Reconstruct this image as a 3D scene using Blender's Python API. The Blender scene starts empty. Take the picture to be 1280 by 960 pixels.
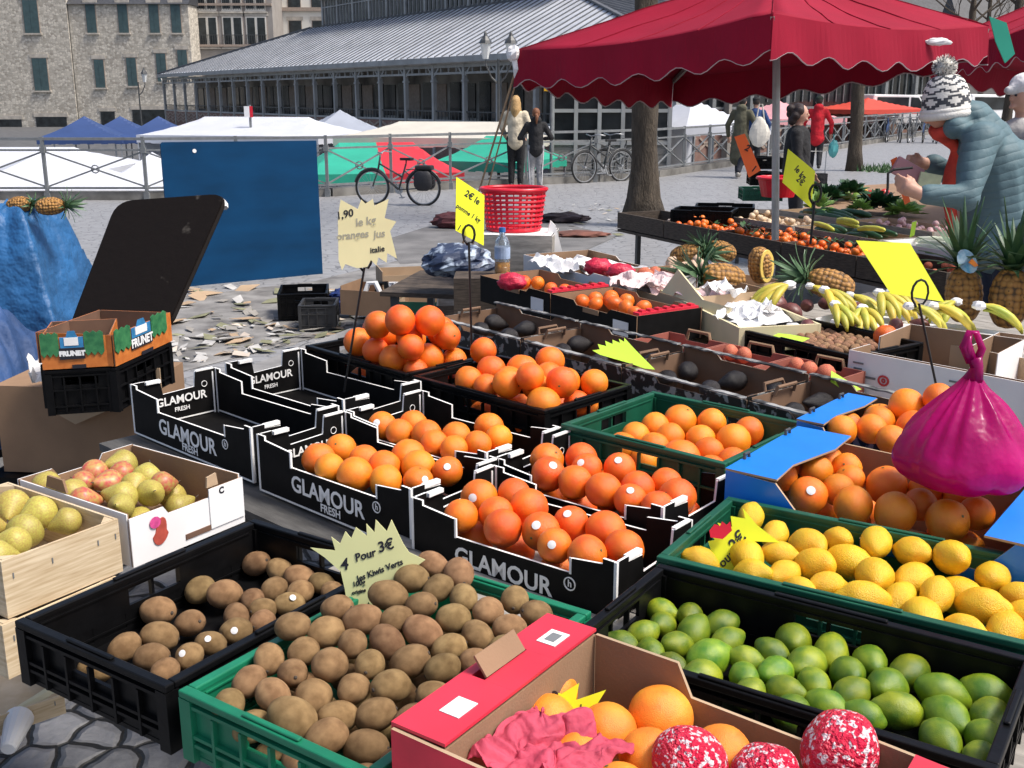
import bpy, bmesh, math, random
from mathutils import Vector, Matrix, Euler, noise
random.seed(7)
R=math.radians; PI=math.pi
S=bpy.context.scene; C=S.collection
# ------------------------------------------------------------------ camera geometry (used to read places off the photograph)
FPX=1346.; HY=120.; EYE=1.85
PITCH=math.atan((480-HY)/FPX); CP,SP=math.cos(PITCH),math.sin(PITCH)
def ray(x,y):
    u=(x-640)/FPX; v=(480-y)/FPX
    return Vector((u,CP+v*SP,-SP+v*CP))
def P(x,y,z):
    r=ray(x,y); k=(z-EYE)/r.z; return Vector((r.x*k,r.y*k,z))
def PD(x,y,D):
    r=ray(x,y); k=D/r.y; return Vector((r.x*k,D,EYE+r.z*k))
# ------------------------------------------------------------------ materials
def newmat(name):
    m=bpy.data.materials.new(name); m.use_nodes=True
    return m,m.node_tree.nodes,m.node_tree.links,m.node_tree.nodes['Principled BSDF']
def lin(c): return tuple((x/12.92 if x<=.04045 else ((x+.055)/1.055)**2.4) for x in c)
def mat(name,col,rough=.6,var=.25,scale=6.,bump=0.,bscale=60.,metal=0.,col2=None,detail=5,rnd=0.,spec=.5,sss=0.,trans=0.,coat=0.,stretch=None,bdist=.01,sharp=None):
    m,n,l,b=newmat(name)
    b.inputs['Roughness'].default_value=rough; b.inputs['Metallic'].default_value=metal
    b.inputs['Specular IOR Level'].default_value=spec
    tc=n.new('ShaderNodeTexCoord'); src=tc.outputs['Object']
    if stretch:
        mp=n.new('ShaderNodeMapping'); mp.inputs['Scale'].default_value=stretch; l.new(src,mp.inputs[0]); src=mp.outputs[0]
    ns=n.new('ShaderNodeTexNoise'); ns.inputs['Scale'].default_value=scale; ns.inputs['Detail'].default_value=detail
    if rnd:
        oi=n.new('ShaderNodeObjectInfo'); va=n.new('ShaderNodeVectorMath'); va.operation='ADD'
        mu=n.new('ShaderNodeMath'); mu.operation='MULTIPLY'; mu.inputs[1].default_value=40
        l.new(oi.outputs['Random'],mu.inputs[0]); l.new(src,va.inputs[0]); l.new(mu.outputs[0],va.inputs[1]); src2=va.outputs[0]
    else: src2=src
    l.new(src2,ns.inputs['Vector'])
    cr=n.new('ShaderNodeValToRGB'); a=col; c2=col2 or tuple(max(0,x*(1-var)) for x in col)
    c1=col if col2 else tuple(min(1,x*(1+var*.6)) for x in col)
    lo,hi=sharp or (.32,.68)
    cr.color_ramp.elements[0].position=lo; cr.color_ramp.elements[1].position=hi
    cr.color_ramp.elements[0].color=(*c2,1); cr.color_ramp.elements[1].color=(*c1,1)
    l.new(ns.outputs['Fac'],cr.inputs[0]); out=cr.outputs[0]
    if rnd:
        hs=n.new('ShaderNodeHueSaturation'); mr=n.new('ShaderNodeMapRange')
        mr.inputs['To Min'].default_value=1-rnd; mr.inputs['To Max'].default_value=1+rnd*.6
        l.new(oi.outputs['Random'],mr.inputs[0]); l.new(mr.outputs[0],hs.inputs['Value'])
        mr2=n.new('ShaderNodeMapRange'); mr2.inputs['To Min'].default_value=.5-rnd*.05; mr2.inputs['To Max'].default_value=.5+rnd*.05
        fr=n.new('ShaderNodeMath'); fr.operation='MULTIPLY'; fr.inputs[1].default_value=7.31; fr2=n.new('ShaderNodeMath'); fr2.operation='FRACT'
        l.new(oi.outputs['Random'],fr.inputs[0]); l.new(fr.outputs[0],fr2.inputs[0]); l.new(fr2.outputs[0],mr2.inputs[0]); l.new(mr2.outputs[0],hs.inputs['Hue'])
        l.new(out,hs.inputs['Color']); out=hs.outputs[0]
    l.new(out,b.inputs['Base Color'])
    if bump:
        nb=n.new('ShaderNodeTexNoise'); nb.inputs['Scale'].default_value=bscale; nb.inputs['Detail'].default_value=3
        l.new(src,nb.inputs['Vector']); bp=n.new('ShaderNodeBump'); bp.inputs['Strength'].default_value=bump; bp.inputs['Distance'].default_value=bdist
        l.new(nb.outputs['Fac'],bp.inputs['Height']); l.new(bp.outputs[0],b.inputs['Normal'])
    if sss:
        b.inputs['Subsurface Weight'].default_value=sss; b.inputs['Subsurface Radius'].default_value=(.02,.008,.003); b.inputs['Subsurface Scale'].default_value=.3
    if trans:   # thin translucent sheet
        tr=n.new('ShaderNodeBsdfTranslucent'); mx=n.new('ShaderNodeMixShader'); mx.inputs[0].default_value=trans
        l.new(out,tr.inputs['Color']); l.new(b.outputs[0],mx.inputs[1]); l.new(tr.outputs[0],mx.inputs[2])
        l.new(mx.outputs[0],n['Material Output'].inputs['Surface'])
    if coat: b.inputs['Coat Weight'].default_value=coat; b.inputs['Coat Roughness'].default_value=.2
    return m
# ------------------------------------------------------------------ mesh builder
class MB:
    def __init__(s): s.v=[]; s.f=[]; s.m=[]
    def add(s,vs,fs,m=0):
        o=len(s.v); s.v+= [tuple(x) for x in vs]; s.f+=[tuple(i+o for i in f) for f in fs]
        s.m+= m if isinstance(m,list) else [m]*len(fs)
    def box(s,c,sz,m=0,rot=None,taper=1.):
        hx,hy,hz=sz[0]/2,sz[1]/2,sz[2]/2; vs=[]
        for z in (-1,1):
            t=taper if z>0 else 1
            for x,y in ((-1,-1),(1,-1),(1,1),(-1,1)): vs.append(Vector((x*hx*t,y*hy*t,z*hz)))
        if rot is not None:
            M=rot if isinstance(rot,Matrix) else Euler(rot).to_matrix(); vs=[M@v for v in vs]
        vs=[v+Vector(c) for v in vs]
        s.add(vs,[(3,2,1,0),(4,5,6,7),(0,1,5,4),(1,2,6,5),(2,3,7,6),(3,0,4,7)],m)
    def lohi(s,a,b,m=0): s.box([(a[i]+b[i])/2 for i in range(3)],[abs(b[i]-a[i]) for i in range(3)],m)
    def prism(s,poly,o,u,v,t,m=0,me=None):
        """2-D polygon in the plane o+u*x+v*y, thickness t along u x v (centred)"""
        o,u,v=Vector(o),Vector(u),Vector(v); nrm=u.cross(v).normalized(); n=len(poly)
        A=[o+u*a+v*b+nrm*t/2 for a,b in poly]; B=[p-nrm*t for p in A]
        ar=sum(poly[i][0]*poly[(i+1)%n][1]-poly[(i+1)%n][0]*poly[i][1] for i in range(n))
        f=[tuple(range(n)),tuple(range(2*n-1,n-1,-1))]; mm=[m,m]
        for i in range(n):
            j=(i+1)%n; f.append((i,n+i,n+j,j)); mm.append(m if me is None else me)
        if ar<0: f=[tuple(reversed(q)) for q in f]
        s.add(A+B,f,mm)
    def tube(s,pts,r,seg=8,m=0,caps=True,flat=None):
        pts=[Vector(p) for p in pts]; n=len(pts); rs=r if isinstance(r,(list,tuple)) else [r]*n
        vs=[]; fs=[]; ref=None
        for i,p in enumerate(pts):
            t=(pts[min(i+1,n-1)]-pts[max(i-1,0)]).normalized()
            if ref is None: ref=t.orthogonal().normalized()
            ref=(ref-t*ref.dot(t)); ref=ref.normalized() if ref.length>1e-6 else t.orthogonal().normalized()
            b=t.cross(ref)
            for k in range(seg):
                a=2*PI*k/seg; vs.append(p+(ref*math.cos(a)+b*math.sin(a))*rs[i])
        for i in range(n-1):
            for k in range(seg):
                k2=(k+1)%seg; fs.append((i*seg+k,i*seg+k2,(i+1)*seg+k2,(i+1)*seg+k))
        if caps: fs.append(tuple(range(seg-1,-1,-1))); fs.append(tuple(range((n-1)*seg,n*seg)))
        s.add(vs,fs,m)
    def bar(s,a,b,w,h=None,m=0):
        a,b=Vector(a),Vector(b); d=b-a; h=h or w
        q=d.to_track_quat('Z','Y').to_matrix(); s.box((a+b)/2,(w,h,d.length),m,rot=q)
    def lathe(s,prof,seg=20,m=0,o=(0,0,0),M=None):
        vs=[];fs=[];n=len(prof); o=Vector(o)
        for r,z in prof:
            for k in range(seg):
                a=2*PI*k/seg; p=Vector((r*math.cos(a),r*math.sin(a),z)); vs.append((M@p if M else p)+o)
        for i in range(n-1):
            for k in range(seg):
                k2=(k+1)%seg; fs.append((i*seg+k,i*seg+k2,(i+1)*seg+k2,(i+1)*seg+k))
        if prof[0][0]>1e-5: fs.append(tuple(range(seg-1,-1,-1)))
        if prof[-1][0]>1e-5: fs.append(tuple(range((n-1)*seg,n*seg)))
        s.add(vs,fs,m)
    def ell(s,c,r,seg=16,rings=10,M=None,m=0,fn=None):
        c=Vector(c); vs=[];fs=[]
        vs.append(Vector((0,0,-1)))
        for i in range(1,rings):
            th=-PI/2+PI*i/rings
            for k in range(seg):
                a=2*PI*k/seg; vs.append(Vector((math.cos(th)*math.cos(a),math.cos(th)*math.sin(a),math.sin(th))))
        vs.append(Vector((0,0,1)))
        if fn: vs=[fn(v) for v in vs]
        vs=[Vector((v.x*r[0],v.y*r[1],v.z*r[2])) for v in vs]
        if M is not None: vs=[M@v for v in vs]
        vs=[v+c for v in vs]
        for k in range(seg): fs.append((0,1+(k+1)%seg,1+k))
        for i in range(rings-2):
            for k in range(seg):
                a=1+i*seg+k;b=1+i*seg+(k+1)%seg; fs.append((a,b,b+seg,a+seg))
        L=len(vs)-1; q=1+(rings-2)*seg
        for k in range(seg): fs.append((q+k,q+(k+1)%seg,L))
        s.add(vs,fs,m)
    def grid(s,fn,nu,nv,m=0,mf=None):
        vs=[fn(i/nu,j/nv) for j in range(nv+1) for i in range(nu+1)]
        fs=[];mm=[]
        for j in range(nv):
            for i in range(nu):
                a=j*(nu+1)+i; fs.append((a,a+1,a+nu+2,a+nu+1)); mm.append(mf(i,j) if mf else m)
        s.add(vs,fs,mm)
    def mesh(s,name,mats,smooth=False):
        me=bpy.data.meshes.new(name); me.from_pydata(s.v,[],s.f)
        for q in (mats if isinstance(mats,(list,tuple)) else [mats]): me.materials.append(q)
        me.polygons.foreach_set('material_index',s.m)
        if smooth is True: me.polygons.foreach_set('use_smooth',[True]*len(s.f))
        me.update(); 
        return me
    def build(s,name,mats,parent=None,loc=(0,0,0),rot=(0,0,0),smooth=False,bevel=0,weld=False):
        me=s.mesh(name,mats,smooth)
        if weld or bevel:
            bm=bmesh.new(); bm.from_mesh(me); bmesh.ops.remove_doubles(bm,verts=bm.verts,dist=1e-5); bm.to_mesh(me); bm.free()
        o=bpy.data.objects.new(name,me); C.objects.link(o)
        o.location=loc; o.rotation_euler=rot
        if parent: o.parent=parent
        if bevel:
            b=o.modifiers.new('bevel','BEVEL'); b.width=bevel; b.segments=2; b.limit_method='ANGLE'; b.angle_limit=R(40)
        return o
def tag(o,label=None,cat=None,group=None,kind=None):
    if label: o['label']=label
    if cat: o['category']=cat
    if group: o['group']=group
    if kind: o['kind']=kind
    return o
def thing(name,label,cat,loc=(0,0,0),rz=0.,group=None,rot=None):
    o=bpy.data.objects.new(name,None); C.objects.link(o); o.empty_display_size=.1
    o.location=loc; o.rotation_euler=rot or (0,0,rz); return tag(o,label,cat,group)
def struct(name,mb,mats,**k): return tag(mb.build(name,mats,**k),kind='structure')
def dup(root,loc,rz=None,label=None,group=None,rot=None,scale=None):
    r=root.copy(); C.objects.link(r); r.location=loc
    if rz is not None: r.rotation_euler=(0,0,rz)
    if rot is not None: r.rotation_euler=rot
    if scale: r.scale=(scale,)*3
    tag(r,label,None,group)
    def rec(a,b):
        for ch in list(a.children):
            c=ch.copy(); C.objects.link(c); c.parent=b; rec(ch,c)
    rec(root,r); return r
def noisy(p,s,a): return Vector(p)+noise.noise_vector(Vector(p)*s)*a
def txt(body,size,parent,o,u,v,m,name='lettering',bold=0.,shear=0.,space=1.,line=.9,align='CENTER',ext=.0004):
    cu=bpy.data.curves.new(name,'FONT'); cu.body=body; cu.size=size; cu.align_x=align; cu.align_y='CENTER'
    cu.offset=bold; cu.shear=shear; cu.space_character=space; cu.space_line=line; cu.extrude=ext; cu.resolution_u=3
    t=bpy.data.objects.new(name,cu); C.objects.link(t)
    me=bpy.data.meshes.new_from_object(t); C.objects.unlink(t); bpy.data.objects.remove(t)
    me.materials.clear(); me.materials.append(m)
    ob=bpy.data.objects.new(name,me); C.objects.link(ob); ob.parent=parent
    u=Vector(u).normalized(); v=Vector(v).normalized(); n=u.cross(v).normalized()
    M=Matrix((u,v,n)).transposed().to_4x4(); M.translation=Vector(o); ob.matrix_local=M
    return ob
# ------------------------------------------------------------------ palette
K={}
K['blackboard']=mat('black_cardboard',(.007,.0066,.0066),.6,.3,20,spec=.1)
K['whiteedge']=mat('white_cut_edge',(.86,.85,.82),.7,.08,30)
K['white']=mat('white_paint',(.8,.8,.79),.6,.05,10)
K['brown']=mat('brown_cardboard',(.27,.165,.095),.85,.15,5,bump=.1,bscale=200)
K['avoin']=mat('shade_toned_card',(.19,.11,.065),.85,.2,6)  # brown card with the dimness inside the avocado boxes put into its colour
K['dgw']=mat('dark_grey_boards',(.085,.082,.078),.8,.3,8,stretch=(1.5,8,8),bump=.2)
K['brownd']=mat('worn_brown_cardboard',(.15,.08,.05),.85,.3,6)
K['kraft']=mat('pale_cardboard',(.42,.30,.19),.85,.15,4)
K['blackpl']=mat('black_plastic',(.0045,.0045,.005),.38,.3,30,bump=.05,spec=.16)
K['greenpl']=mat('green_plastic',(.008,.17,.085),.4,.2,12,bump=.05)
K['dgreenpl']=mat('dark_green_plastic',(.006,.085,.045),.45,.2,12,bump=.05)
K['redpl']=mat('red_plastic',(.62,.012,.03),.3,.1,10)
K['redcard']=mat('red_printed_card',(.72,.025,.055),.45,.25,9)
K['pinkcard']=mat('pink_printed_card',(.62,.032,.06),.45,.2,5)
K['bluecard']=mat('blue_printed_card',(.008,.20,.72),.35,.08,10)
K['wood']=mat('pale_poplar_wood',(.62,.50,.34),.75,.2,5,col2=(.46,.34,.20),stretch=(3,3,25),bump=.1,bscale=80)
K['woodx']=mat('poplar_slat',(.66,.54,.37),.75,.2,5,col2=(.45,.33,.19),stretch=(2,2,30),bump=.15,bscale=60)
K['oldwood']=mat('weathered_wood',(.10,.075,.055),.85,.3,8,col2=(.035,.026,.02),stretch=(2,2,16),bump=.3,bscale=60)
K['greywood']=mat('grey_wood',(.30,.28,.25),.85,.3,8,stretch=(1.5,8,8),bump=.2)
K['steel']=mat('galvanised_steel',(.42,.43,.44),.4,.15,10,metal=.7)
K['darksteel']=mat('dark_painted_steel',(.055,.058,.06),.45,.2,10)
K['greysteel']=mat('grey_painted_steel',(.17,.18,.185),.5,.2,10)
K['wire']=mat('black_wire',(.008,.008,.009),.4,.1,10)
K['ink']=mat('black_marker_ink',(.012,.012,.02),.6,.1,10)
K['redink']=mat('red_marker_ink',(.5,.03,.03),.6,.1,10)
K['fluo']=mat('fluorescent_yellow_card',(.80,.86,.02),.6,.06,5)
K['fluog']=mat('fluorescent_lime_card',(.55,.86,.06),.6,.06,5)
K['cream']=mat('cream_card',(.84,.76,.42),.65,.08,5)
K['pale']=mat('pale_yellow_card',(.74,.74,.36),.6,.08,6)
K['fluoo']=mat('fluorescent_orange_card',(.90,.16,.04),.6,.06,5)
K['paper']=mat('white_paper',(.78,.77,.76),.8,.06,8)
K['creamwood']=mat('cream_wood_box',(.66,.58,.36),.75,.12,6)
K['tarp']=mat('blue_tarpaulin',(.018,.11,.28),.55,.3,4,bump=.7,bscale=9,bdist=.05)
K['navy']=mat('navy_cloth',(.02,.06,.17),.7,.3,5,bump=.5,bscale=12,bdist=.03)
K['bluepanel']=mat('blue_painted_plywood',(.002,.042,.115),.72,.22,1.6,spec=.15,stretch=(1,1,3))
K['orange']=mat('orange_peel',(.88,.27,.012),.38,.12,1.1,col2=(.86,.18,.012),bump=.5,bscale=30,bdist=.003,rnd=.16,sss=.1)
K['blood']=mat('red_orange_peel',(.87,.20,.010),.36,.15,1.1,col2=(.82,.115,.012),bump=.5,bscale=30,bdist=.003,rnd=.16,sss=.1)
K['pomelo']=mat('grapefruit_peel',(.86,.36,.03),.42,.2,1.2,col2=(.84,.22,.02),bump=.45,bscale=34,bdist=.003,rnd=.08,sss=.1)
K['lemon']=mat('lemon_peel',(.80,.52,.02),.40,.12,1.3,col2=(.78,.42,.012),bump=.6,bscale=20,bdist=.004,rnd=.10,sss=.1)
K['lime']=mat('lime_peel',(.25,.32,.014),.34,.3,1.2,col2=(.07,.165,.012),bump=.5,bscale=26,bdist=.002,rnd=.42)
K['kiwi']=mat('kiwi_skin',(.36,.225,.105),.75,.25,1.6,col2=(.20,.115,.05),bump=.6,bscale=75,bdist=.003,rnd=.28,spec=.25)
K['pear']=mat('pear_skin',(.46,.42,.08),.5,.2,10,col2=(.36,.24,.06),bump=.1,bscale=100,rnd=.15)
K['pearred']=mat('red_blush_pear_skin',(.46,.06,.06),.42,.3,3.5,col2=(.40,.30,.08),rnd=.15)
K['clem']=mat('clementine_peel',(.83,.17,.015),.4,.15,14,bump=.2,bscale=240,bdist=.002,rnd=.12)
K['avocado']=mat('avocado_skin',(.014,.010,.010),.42,.4,20,bump=.6,bscale=140,bdist=.003,rnd=.25)
K['walnut']=mat('walnut_shell',(.36,.19,.10),.75,.3,20,bump=.7,bscale=90,bdist=.004,rnd=.2)
K['banana']=mat('banana_peel',(.70,.50,.06),.5,.2,7,col2=(.34,.40,.045),rnd=.15)
K['pineskin']=mat('pineapple_rind',(.30,.14,.035),.7,.4,28,col2=(.10,.05,.02),bump=.6,bscale=60,bdist=.01)
def pine_mat():
    m,n,l,b=newmat('pineapple_rind'); tc=n.new('ShaderNodeTexCoord'); v=n.new('ShaderNodeTexVoronoi'); v.inputs['Scale'].default_value=48; v.inputs['Randomness'].default_value=.35; l.new(tc.outputs['Object'],v.inputs['Vector'])
    cr=n.new('ShaderNodeValToRGB'); e=cr.color_ramp.elements; e[0].position=.05; e[0].color=(.10,.05,.02,1); e[1].position=.75; e[1].color=(.07,.04,.015,1); q=e.new(.18); q.color=(.46,.24,.06,1); q=e.new(.5); q.color=(.36,.17,.04,1)
    l.new(v.outputs['Distance'],cr.inputs[0]); l.new(cr.outputs[0],b.inputs['Base Color']); b.inputs['Roughness'].default_value=.65
    iv=n.new('ShaderNodeMath'); iv.operation='SUBTRACT'; iv.inputs[0].default_value=1; l.new(v.outputs['Distance'],iv.inputs[1]); bp=n.new('ShaderNodeBump'); bp.inputs['Distance'].default_value=.012; l.new(iv.outputs[0],bp.inputs['Height']); l.new(bp.outputs[0],b.inputs['Normal']); return m
K['pineskin']=pine_mat()
K['pineflesh']=mat('pineapple_flesh',(.78,.55,.12),.5,.15,20)
K['pineleaf']=mat('pineapple_leaf',(.06,.13,.055),.5,.35,10,col2=(.13,.22,.12))
K['pineleafd']=mat('dark_pineapple_leaf',(.022,.065,.025),.45,.4,10,col2=(.06,.13,.05))
K['leaf']=mat('green_leaf',(.03,.09,.02),.45,.35,20)
K['stem']=mat('green_stem',(.10,.12,.04),.7,.3,30)
K['magenta']=mat('magenta_film',(.66,.009,.25),.22,.4,5,trans=.55,bump=.5,bscale=13,bdist=.02)
K['pinktissue']=mat('pink_tissue_paper',(.72,.10,.17),.75,.2,8,trans=.35,bump=.8,bscale=34,bdist=.01)
K['wrapred']=mat('red_printed_wrap',(.80,.66,.68),.4,.1,6.5,col2=(.66,.008,.05),sharp=(.55,.60),detail=2,bump=.6,bscale=9,bdist=.05)
K['glass']=mat('clear_plastic',(.8,.85,.86),.08,.05,10)
K['glass'].node_tree.nodes['Principled BSDF'].inputs['Transmission Weight'].default_value=.92
K['juice']=mat('amber_liquid',(.75,.33,.04),.15,.05,10)
K['tyre']=mat('black_rubber',(.014,.014,.015),.7,.3,30)
K['umb']=mat('red_canvas',(.27,.0022,.022),.8,.12,3,bump=.12,bscale=300,trans=.02,spec=.25)
K['umbw']=mat('pale_piping',(.42,.34,.36),.7,.1,10)
K['skin']=mat('skin',(.55,.31,.22),.5,.1,14,sss=.1)
K['darksheet']=mat('dark_window_glass',(.025,.03,.033),.12,.5,1.5)
K['camo']=mat('black_white_printed_card',(.011,.012,.012),.5,.1,34,col2=(.30,.31,.30),sharp=(.41,.45),detail=3)
K['camo'].node_tree.nodes['Color Ramp'].color_ramp.elements[0].color=(.26,.27,.26,1)
# ------------------------------------------------------------------ fruit meshes (a few variants of each, shared by the copies)
def fruit_mesh(name,m,r,fn=None,seg=22,rings=14,extra=None):
    mb=MB(); mb.ell((0,0,0),r,seg,rings,fn=fn)
    if extra: extra(mb)
    ms=m if isinstance(m,list) else [m]
    return mb.mesh(name,ms,True)
def dimple(seed,rough=.02,dep=.16,flat=.97):
    def f(v):
        n=noise.noise(v*1.3+Vector((seed*7.1,seed,0)))*rough*2
        k=1+n; z=v.z
        if z>.9: k-=dep*(z-.9)*6*.5
        return Vector((v.x*k,v.y*k,z*k*flat))
    return f
def nip(seed):
    def f(v):
        k=1+noise.noise(v*1.6+Vector((seed*5.,0,seed)))*.06
        z=v.z; rr=math.hypot(v.x,v.y)
        zz=z*k
        if abs(z)>.8: zz+= (abs(z)-.8)*(1.05 if z>0 else .55)*(1 if z>0 else -1)
        return Vector((v.x*k,v.y*k,zz))
    return f
def pearf(seed):
    def f(v):
        t=(v.z+1)/2; w=1.0 if t<.45 else 1-.62*((t-.45)/.55)**.9
        k=1+noise.noise(v*1.2+Vector((seed,seed*3.,0)))*.07
        return Vector((v.x*w*k+.08*max(0,v.z)*math.sin(seed),v.y*w*k,v.z*1.15))
    return f
def scar(z,r,mi):
    def e(mb): mb.lathe([(r,z-.002),(r*.8,z+.001),(.0,z+.0015)],8,mi)
    return e
FM={}
FM['orange']=[fruit_mesh('orange',[K['orange'],K['stem']],(1,1,1),dimple(i),extra=scar(.955,.07,1)) for i in range(3)]
FM['blood']=[fruit_mesh('orange',[K['blood'],K['stem']],(1,1,1),dimple(i+5),extra=scar(.955,.07,1)) for i in range(3)]
FM['pomelo']=[fruit_mesh('grapefruit',[K['pomelo'],K['stem']],(1,1,1),dimple(i+9,.015,.12,.95),30,20,extra=scar(.94,.07,1)) for i in range(2)]
FM['lemon']=[fruit_mesh('lemon',K['lemon'],(.86,.86,1.14),nip(i),24,18) for i in range(4)]
FM['lime']=[fruit_mesh('lime',K['lime'],(.90,.90,1.12),nip(i+7),22,16) for i in range(4)]
def kf(seed):
    def f(v):
        k=1+noise.noise(v*1.1+Vector((seed*4.,0,0)))*.07
        z=v.z*k
        if z>.93: z-=(z-.93)*.9
        return Vector((v.x*k,v.y*k*(.94),z))
    return f
FM['kiwi']=[fruit_mesh('kiwi',[K['kiwi'],K['oldwood']],(.9,.9,1.13),kf(i),22,14,extra=lambda mb:mb.lathe([(.12,1.04),(.10,1.10),(.03,1.12),(0,1.11)],8,1)) for i in range(4)]
FM['clem']=[fruit_mesh('clementine',K['clem'],(1,1,.86),dimple(i+3),12,8) for i in range(2)]
def stemx(mb): mb.tube([(0,0,1.08),(.04,.01,1.25),(.1,.02,1.42)],.035,5,1)
FM['pear']=[fruit_mesh('pear',[K['pear'],K['oldwood']],(1,1,1),pearf(i),20,14,extra=stemx) for i in range(3)]
FM['pearred']=[fruit_mesh('pear',[K['pearred'],K['oldwood']],(1,1,1),pearf(i+4),20,14,extra=stemx) for i in range(2)]
FM['avocado']=[fruit_mesh('avocado',K['avocado'],(.9,.9,1.1),pearf(i+2),16,10) for i in range(2)]
FM['walnut']=[fruit_mesh('walnut',K['walnut'],(.9,.9,1.1),dimple(i+11,.06),9,6) for i in range(2)]
FM['peach']=FM['clem']
_st=MB()
_st.grid(lambda u,v:Vector((math.sin(v*.23)*math.cos(u*2*PI),math.sin(v*.23)*math.sin(u*2*PI),math.cos(v*.23)))*1.018,12,3)
STK=_st.mesh('sticker',K['paper'],True)
# ------------------------------------------------------------------ crates
class Cr:
    def __init__(s,FL,yaw,w,d,zt,H):
        a=R(yaw); s.u=Vector((math.cos(a),math.sin(a),0)); s.n=Vector((-math.sin(a),math.cos(a),0))
        s.o=Vector((FL[0],FL[1],0)); s.yaw=a; s.w=w; s.d=d; s.zt=zt; s.H=H; s.zb=zt-H
    def ctr(s): c=s.o+s.u*s.w/2+s.n*s.d/2; return Vector((c.x,c.y,s.zb))
    def loc(s,p): q=Vector((p[0],p[1],0))-s.o; return q.dot(s.u),q.dot(s.n)
    def wp(s,a,b,z): p=s.o+s.u*a+s.n*b; return Vector((p.x,p.y,z))
def settle(pts,cr,mar,floor,lid=0.):
    """push overlapping fruit apart, keep them in the crate and above its floor"""
    n=len(pts)
    for it in range(70):
        mv=False
        for i in range(n):
            a=pts[i]
            for j in range(i+1,n):
                b=pts[j]; d=a[0]-b[0]; L=d.length; need=(a[1]+b[1])*.985
                if L<need and L>1e-6:
                    q=d*((need-L)/L*.5); a[0]+=q; b[0]-=q; mv=True
        for a in pts:
            u,v=cr.loc(a[0]); m=mar+a[1]*.95; u2=min(max(u,m),cr.w-m); v2=min(max(v,m),cr.d-m)
            p=cr.wp(u2,v2,max(a[0].z,floor+a[1]*.97)); a[0]=p
            if lid and (u2<lid+a[1]*.75 or u2>cr.w-lid-a[1]*.75): a[0].z=min(a[0].z,(cr.zt if u2<cr.w/2 else cr.zt-.022)-.006-a[1])
        if not mv: break
def heap(cr,kind,lst,off,sc,zc,label,group,cat,name=None,rm=None,kz=0.,yref=0.,mar=.012,floor=None,fill=14,sticker=0,tilt='any',rsc=1.,seed=1,kinds=None,squash=1.,lid=0.):
    rnd=random.Random(seed); floor=cr.zb+.012 if floor is None else floor
    pts=[]
    for e in lst:
        px,py=off[0]+e[0]*sc,off[1]+e[1]*sc; z=zc+kz*(yref-py)
        p=P(px,py,z); dist=(p-Vector((0,0,EYE))).length; r=e[2]*sc/FPX*dist*rsc
        if rm: r=min(max(r,rm*.86),rm*1.14)
        pts.append([p,r,e[3] if len(e)>3 else None])
    settle(pts,cr,mar,floor,lid)
    rr=rm or sum(p[1] for p in pts)/len(pts); vis=list(pts)
    # fruit underneath that carries the visible ones
    cand=[]
    for _ in range(600):
        if fill<=0: break
        u=rnd.uniform(mar+rr,cr.w-mar-rr); v=rnd.uniform(mar+rr,cr.d-mar-rr)
        z=floor+rr
        for q,r,_k in pts:
            dx=(cr.wp(u,v,0)-Vector((q.x,q.y,0))).length
            if dx<(r+rr)*.97 : z=max(z,-9) if q.z-math.sqrt((r+rr)**2-dx*dx)>floor+rr else 99
        if z<9:
            near=[q for q,r,_k in vis if (Vector((q.x,q.y,0))-cr.wp(u,v,0)).length<1.3*rr and q.z>z+rr*.9]
            if near: pts.append([cr.wp(u,v,z),rr*.97,None]); fill-=1
    out=[]
    for i,(p,r,k) in enumerate(pts):
        kk=k or (rnd.choice(kinds) if kinds else kind); me=rnd.choice(FM[kk])
        o=bpy.data.objects.new(name or kind,me); C.objects.link(o); o.location=p; o.scale=(r,r,r*squash)
        if tilt=='any': o.rotation_euler=(rnd.uniform(0,6.3),rnd.uniform(0,6.3),rnd.uniform(0,6.3))
        else: o.rotation_euler=(rnd.uniform(1.1,2.0),rnd.uniform(-.3,.3),rnd.uniform(0,6.3))
        tag(o,label,cat,group); out.append(o)
    if sticker:
        for i in rnd.sample(range(len(vis)),min(sticker,len(vis))):
            o=out[i]; t=bpy.data.objects.new('sticker',STK); C.objects.link(t); t.parent=o
            dirv=(Vector((0,0,EYE))-o.location).normalized()+Vector((rnd.uniform(-.5,.5),rnd.uniform(-.3,.3),rnd.uniform(-.1,.6)))
            q=o.rotation_euler.to_matrix().inverted()@dirv.normalized()
            t.rotation_euler=q.to_track_quat('Z','Y').to_euler()
    return out
def card_wall(mb,poly,o,u,v,t=.006): mb.prism(poly,o,u,v,t,0,1)
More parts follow.
